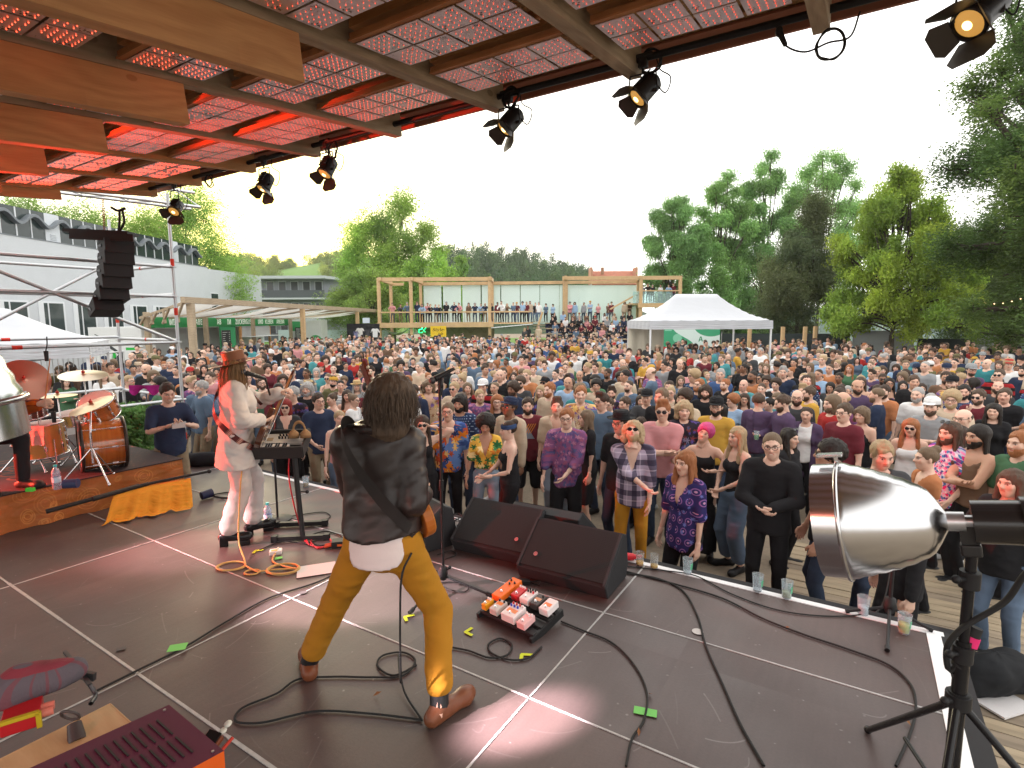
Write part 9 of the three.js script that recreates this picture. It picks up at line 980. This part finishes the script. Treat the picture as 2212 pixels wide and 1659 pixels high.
// ================================================================ near left corner: pedal table with purple amplifier, plaid cover, small keyboard
{
  const TY = 1.55, at = (px, py, y = TY) => onY(px, py, y), a = at(200, 1535), b = at(310, 1600), o = thing('effects_table', 'raw wooden table top with effects at the lower left', 'table', [0, 0, 0]); const corner = at(238, 1520), dirA = at(310, 1586).sub(corner).normalize(), dirB = at(0, 1640).sub(corner).normalize(); const q = (u, v, y = TY) => corner.clone().addScaledVector(dirA, u).addScaledVector(dirB, v).setY(y);
  const top = (y) => [[q(0, 0, y), q(0, 0.9, y)], [q(0.6, 0, y), q(0.6, 0.9, y)]]; part('table_top', [sheet(top(TY)), sheet(top(TY - 0.025)), bar(q(0, 0, TY - 0.0125), q(0.6, 0, TY - 0.0125), 0.004, 0.027), bar(q(0, 0, TY - 0.0125), q(0, 0.9, TY - 0.0125), 0.004, 0.027)], matT(T.fresh, 0.6), o); for (const [u, v] of [[0.05, 0.05], [0.55, 0.05], [0.05, 0.85]]) part('leg', rod(q(u, v, STAGE), q(u, v, TY - 0.03), 0.02), MB.black, o);
  const bx = thing('amplifier_box', 'purple topped orange amplifier box with rows of vent slots', 'amplifier', [0, 0, 0]), y1 = TY + 0.11, c = [at(365, 1522, y1), at(484, 1622, y1), at(200, 1780, y1), at(62, 1660, y1)], e1 = c[1].clone().sub(c[0]), e2 = c[3].clone().sub(c[0]), f = (u, v, y) => c[0].clone().addScaledVector(e1, u).addScaledVector(e2, v).setY(y); const quad = (p, m2, nm) => part(nm, sheet([[p[0], p[1]], [p[2], p[3]]]), m2, bx), purple = mat(0.075, 0.008, 0.032, 0.6), orange = mat(0.62, 0.10, 0.012, 0.5);
  quad([f(0, 0, y1), f(0, 1, y1), f(1, 0, y1), f(1, 1, y1)], purple, 'lid'); quad([f(1, 0, y1), f(1, 1, y1), f(1, 0, TY), f(1, 1, TY)], orange, 'side_panel'); quad([f(0, 0, y1), f(1, 0, y1), f(0, 0, TY), f(1, 0, TY)], mat(0.02, 0.015, 0.03, 0.5), 'back_panel'); quad([f(0, 0, y1), f(0, 1, y1), f(0, 0, TY), f(0, 1, TY)], orange, 'side_panel'); quad([f(0, 1, y1), f(1, 1, y1), f(0, 1, TY), f(1, 1, TY)], orange, 'side_panel');
  for (let k = 0; k < 12; k++) for (const u of [0.16, 0.52]) part('vent_slot', bar(f(u, 0.16 + k * 0.065, y1 + 0.001), f(u + 0.30, 0.16 + k * 0.065 - 0.0, y1 + 0.001), 0.0045, 0.004), MB.black, bx); part('screw', [[0.06, 0.06], [0.94, 0.06]].map(([u, v]) => disc(0.004, 0.003).translate(...f(u, v, y1 + 0.002).toArray())), MB.steel, bx); part('letter_mark', [bar(f(1.002, 0.25, TY + 0.08), f(1.002, 0.25, TY + 0.03), 0.004, 0.004), bar(f(1.002, 0.33, TY + 0.08), f(1.002, 0.33, TY + 0.03), 0.004, 0.004), bar(f(1.002, 0.33, TY + 0.08), f(1.002, 0.40, TY + 0.07), 0.004, 0.004), bar(f(1.002, 0.40, TY + 0.07), f(1.002, 0.34, TY + 0.055), 0.004, 0.004), bar(f(1.002, 0.35, TY + 0.055), f(1.002, 0.41, TY + 0.03), 0.004, 0.004)], MB.black, bx);
  solo('mains_lead', tube([f(0.5, -0.02, TY + 0.08), at(330, 1590, TY + 0.07), at(370, 1585, TY + 0.06), at(398, 1570, TY + 0.05), at(392, 1605, TY + 0.03), at(360, 1630, TY + 0.03), at(362, 1600, TY + 0.05)], 0.008, 50), MB.rubber, 'black mains lead looping from the purple amplifier', 'cable');
  const pc = at(95, 1470, TY + 0.08), pm = matT(canvasTex(128, 128, (x) => { x.fillStyle = '#57525a'; x.fillRect(0, 0, 128, 128); x.fillStyle = '#7a2f3c'; x.fillRect(0, 20, 128, 16); x.fillRect(0, 80, 128, 12); x.fillStyle = '#b0a3a6'; x.fillRect(0, 52, 128, 8); x.fillStyle = 'rgba(120,50,60,0.5)'; x.fillRect(30, 0, 16, 128); x.fillRect(88, 0, 10, 128); }, [5, 5]), 0.95, { bumpMap: T.grain, bumpScale: 0.004 }); solo('plaid_cover', netMesh((x, y, z) => union([cap(V(-0.085, 0.0, 0.02), V(0.075, 0.012, -0.01), 0.062, 0.048), cap(V(-0.06, 0.03, 0), V(0.03, 0.03, 0), 0.04, 0.03)], 0.04)(x, y, z) + 0.008 * N3.noise(x * 18, y * 18, z * 18), [-0.17, -0.09, -0.1], [0.15, 0.12, 0.1], 0.008).rotateY(0.5).rotateZ(-0.1).translate(pc.x, pc.y, pc.z), pm, 'grey and red plaid fabric cover on the effects table', 'cloth cover');
  const rp = thing('stomp_box', 'red and yellow effect pedal on the wooden table', 'effect pedal', at(50, 1560), 0.6); part('housing', box(0.10, 0.05, 0.12, 0, 0.025, 0, 0.006), mat(0.42, 0.015, 0.02, 0.4), rp); part('yellow_edge', [box(0.104, 0.012, 0.014, 0, 0.052, 0.06), box(0.014, 0.052, 0.014, 0.05, 0.026, 0.06)], mat(0.45, 0.36, 0.02, 0.4), rp); part('knob', [rod(V(0.05, 0.03, 0.0), V(0.085, 0.03, 0.0), 0.014), rod(V(0.05, 0.03, 0.035), V(0.085, 0.03, 0.035), 0.014)], mat(0.65, 0.2, 0.15, 0.4), rp);
  solo('clamp_arm', [bar(at(140, 1408, TY + 0.04), at(195, 1480, TY + 0.03), 0.012, 0.012), bar(at(165, 1455, TY + 0.04), at(205, 1462, TY + 0.03), 0.014, 0.03), tube([at(195, 1480, TY + 0.03), at(206, 1500, TY), at(196, 1520, TY)], 0.008)], mat(0.06, 0.06, 0.065, 0.4, 0.5), 'dark metal clamp arm behind the plaid cover', 'clamp'); { const r3 = solo('jar_ring', [new THREE.TorusGeometry(0.028, 0.005, 8, 22).rotateX(0.5), rod(V(0.01, -0.03, 0), V(0.04, -0.07, 0.03), 0.02, 0.026, 12)], mat(0.06, 0.05, 0.05, 0.4), 'dark ring shaped device beside the purple amplifier', 'device'); r3.position.copy(at(152, 1545, TY + 0.06)); }
  const gs = thing('guitar_rest', 'dark curved instrument headstock with pale tuners at bottom', 'instrument head', [0, 0, 0]), g0 = at(400, 1680, 1.35), g1 = at(468, 1585, 1.42); part('head_plate', bar(g0, g1, 0.075, 0.02, 0.006), mat(0.16, 0.045, 0.02, 0.3), gs); part('face', bar(g0.clone().add(V(0.01, 0.013, 0)), g1.clone().add(V(0.0, 0.013, 0.004)), 0.055, 0.006), MB.blackGloss, gs); part('tuner', [0.55, 0.8, 0.97].map((k) => ball(0.013).scale(1, 0.7, 1.3).translate(...mixV(g0, g1, k).add(V(0.03, 0.02, -0.03)).toArray())), mat(0.6, 0.58, 0.52, 0.35), gs); part('red_tip', rod(mixV(g0, g1, 0.6).add(V(0.06, 0, 0)), mixV(g0, g1, 0.85).add(V(0.075, 0.01, 0)), 0.006), mat(0.55, 0.05, 0.03, 0.4), gs);
  // bags and board beyond the stage corner
  { const p = onY(2150, 1445, 0.25), g = solo('backpack', netMesh((x, y, z) => union([cap(V(-0.18, 0.13, 0), V(0.2, 0.15, 0), 0.15, 0.13), cap(V(-0.08, 0.2, 0.05), V(0.12, 0.24, -0.05), 0.12, 0.09)], 0.08)(x, y, z) + 0.012 * N3.noise(x * 12, y * 12, z * 12), [-0.42, -0.02, -0.25], [0.42, 0.45, 0.25], 0.018), cloth(0.016, 0.017, 0.019), 'black backpack lying on the planks beyond the stage corner', 'backpack'); g.position.set(p.x, 0.06, p.z); const h = onY(2168, 1520, 0.08), bd = solo('white_board', box(0.34, 0.015, 0.22), mat(0.6, 0.58, 0.58, 0.7), 'pale flat board on the planks below the backpack', 'board'); bd.position.set(h.x, 0.08, h.z); bd.rotation.y = 0.3; }
}
renderer.render(scene, camera);
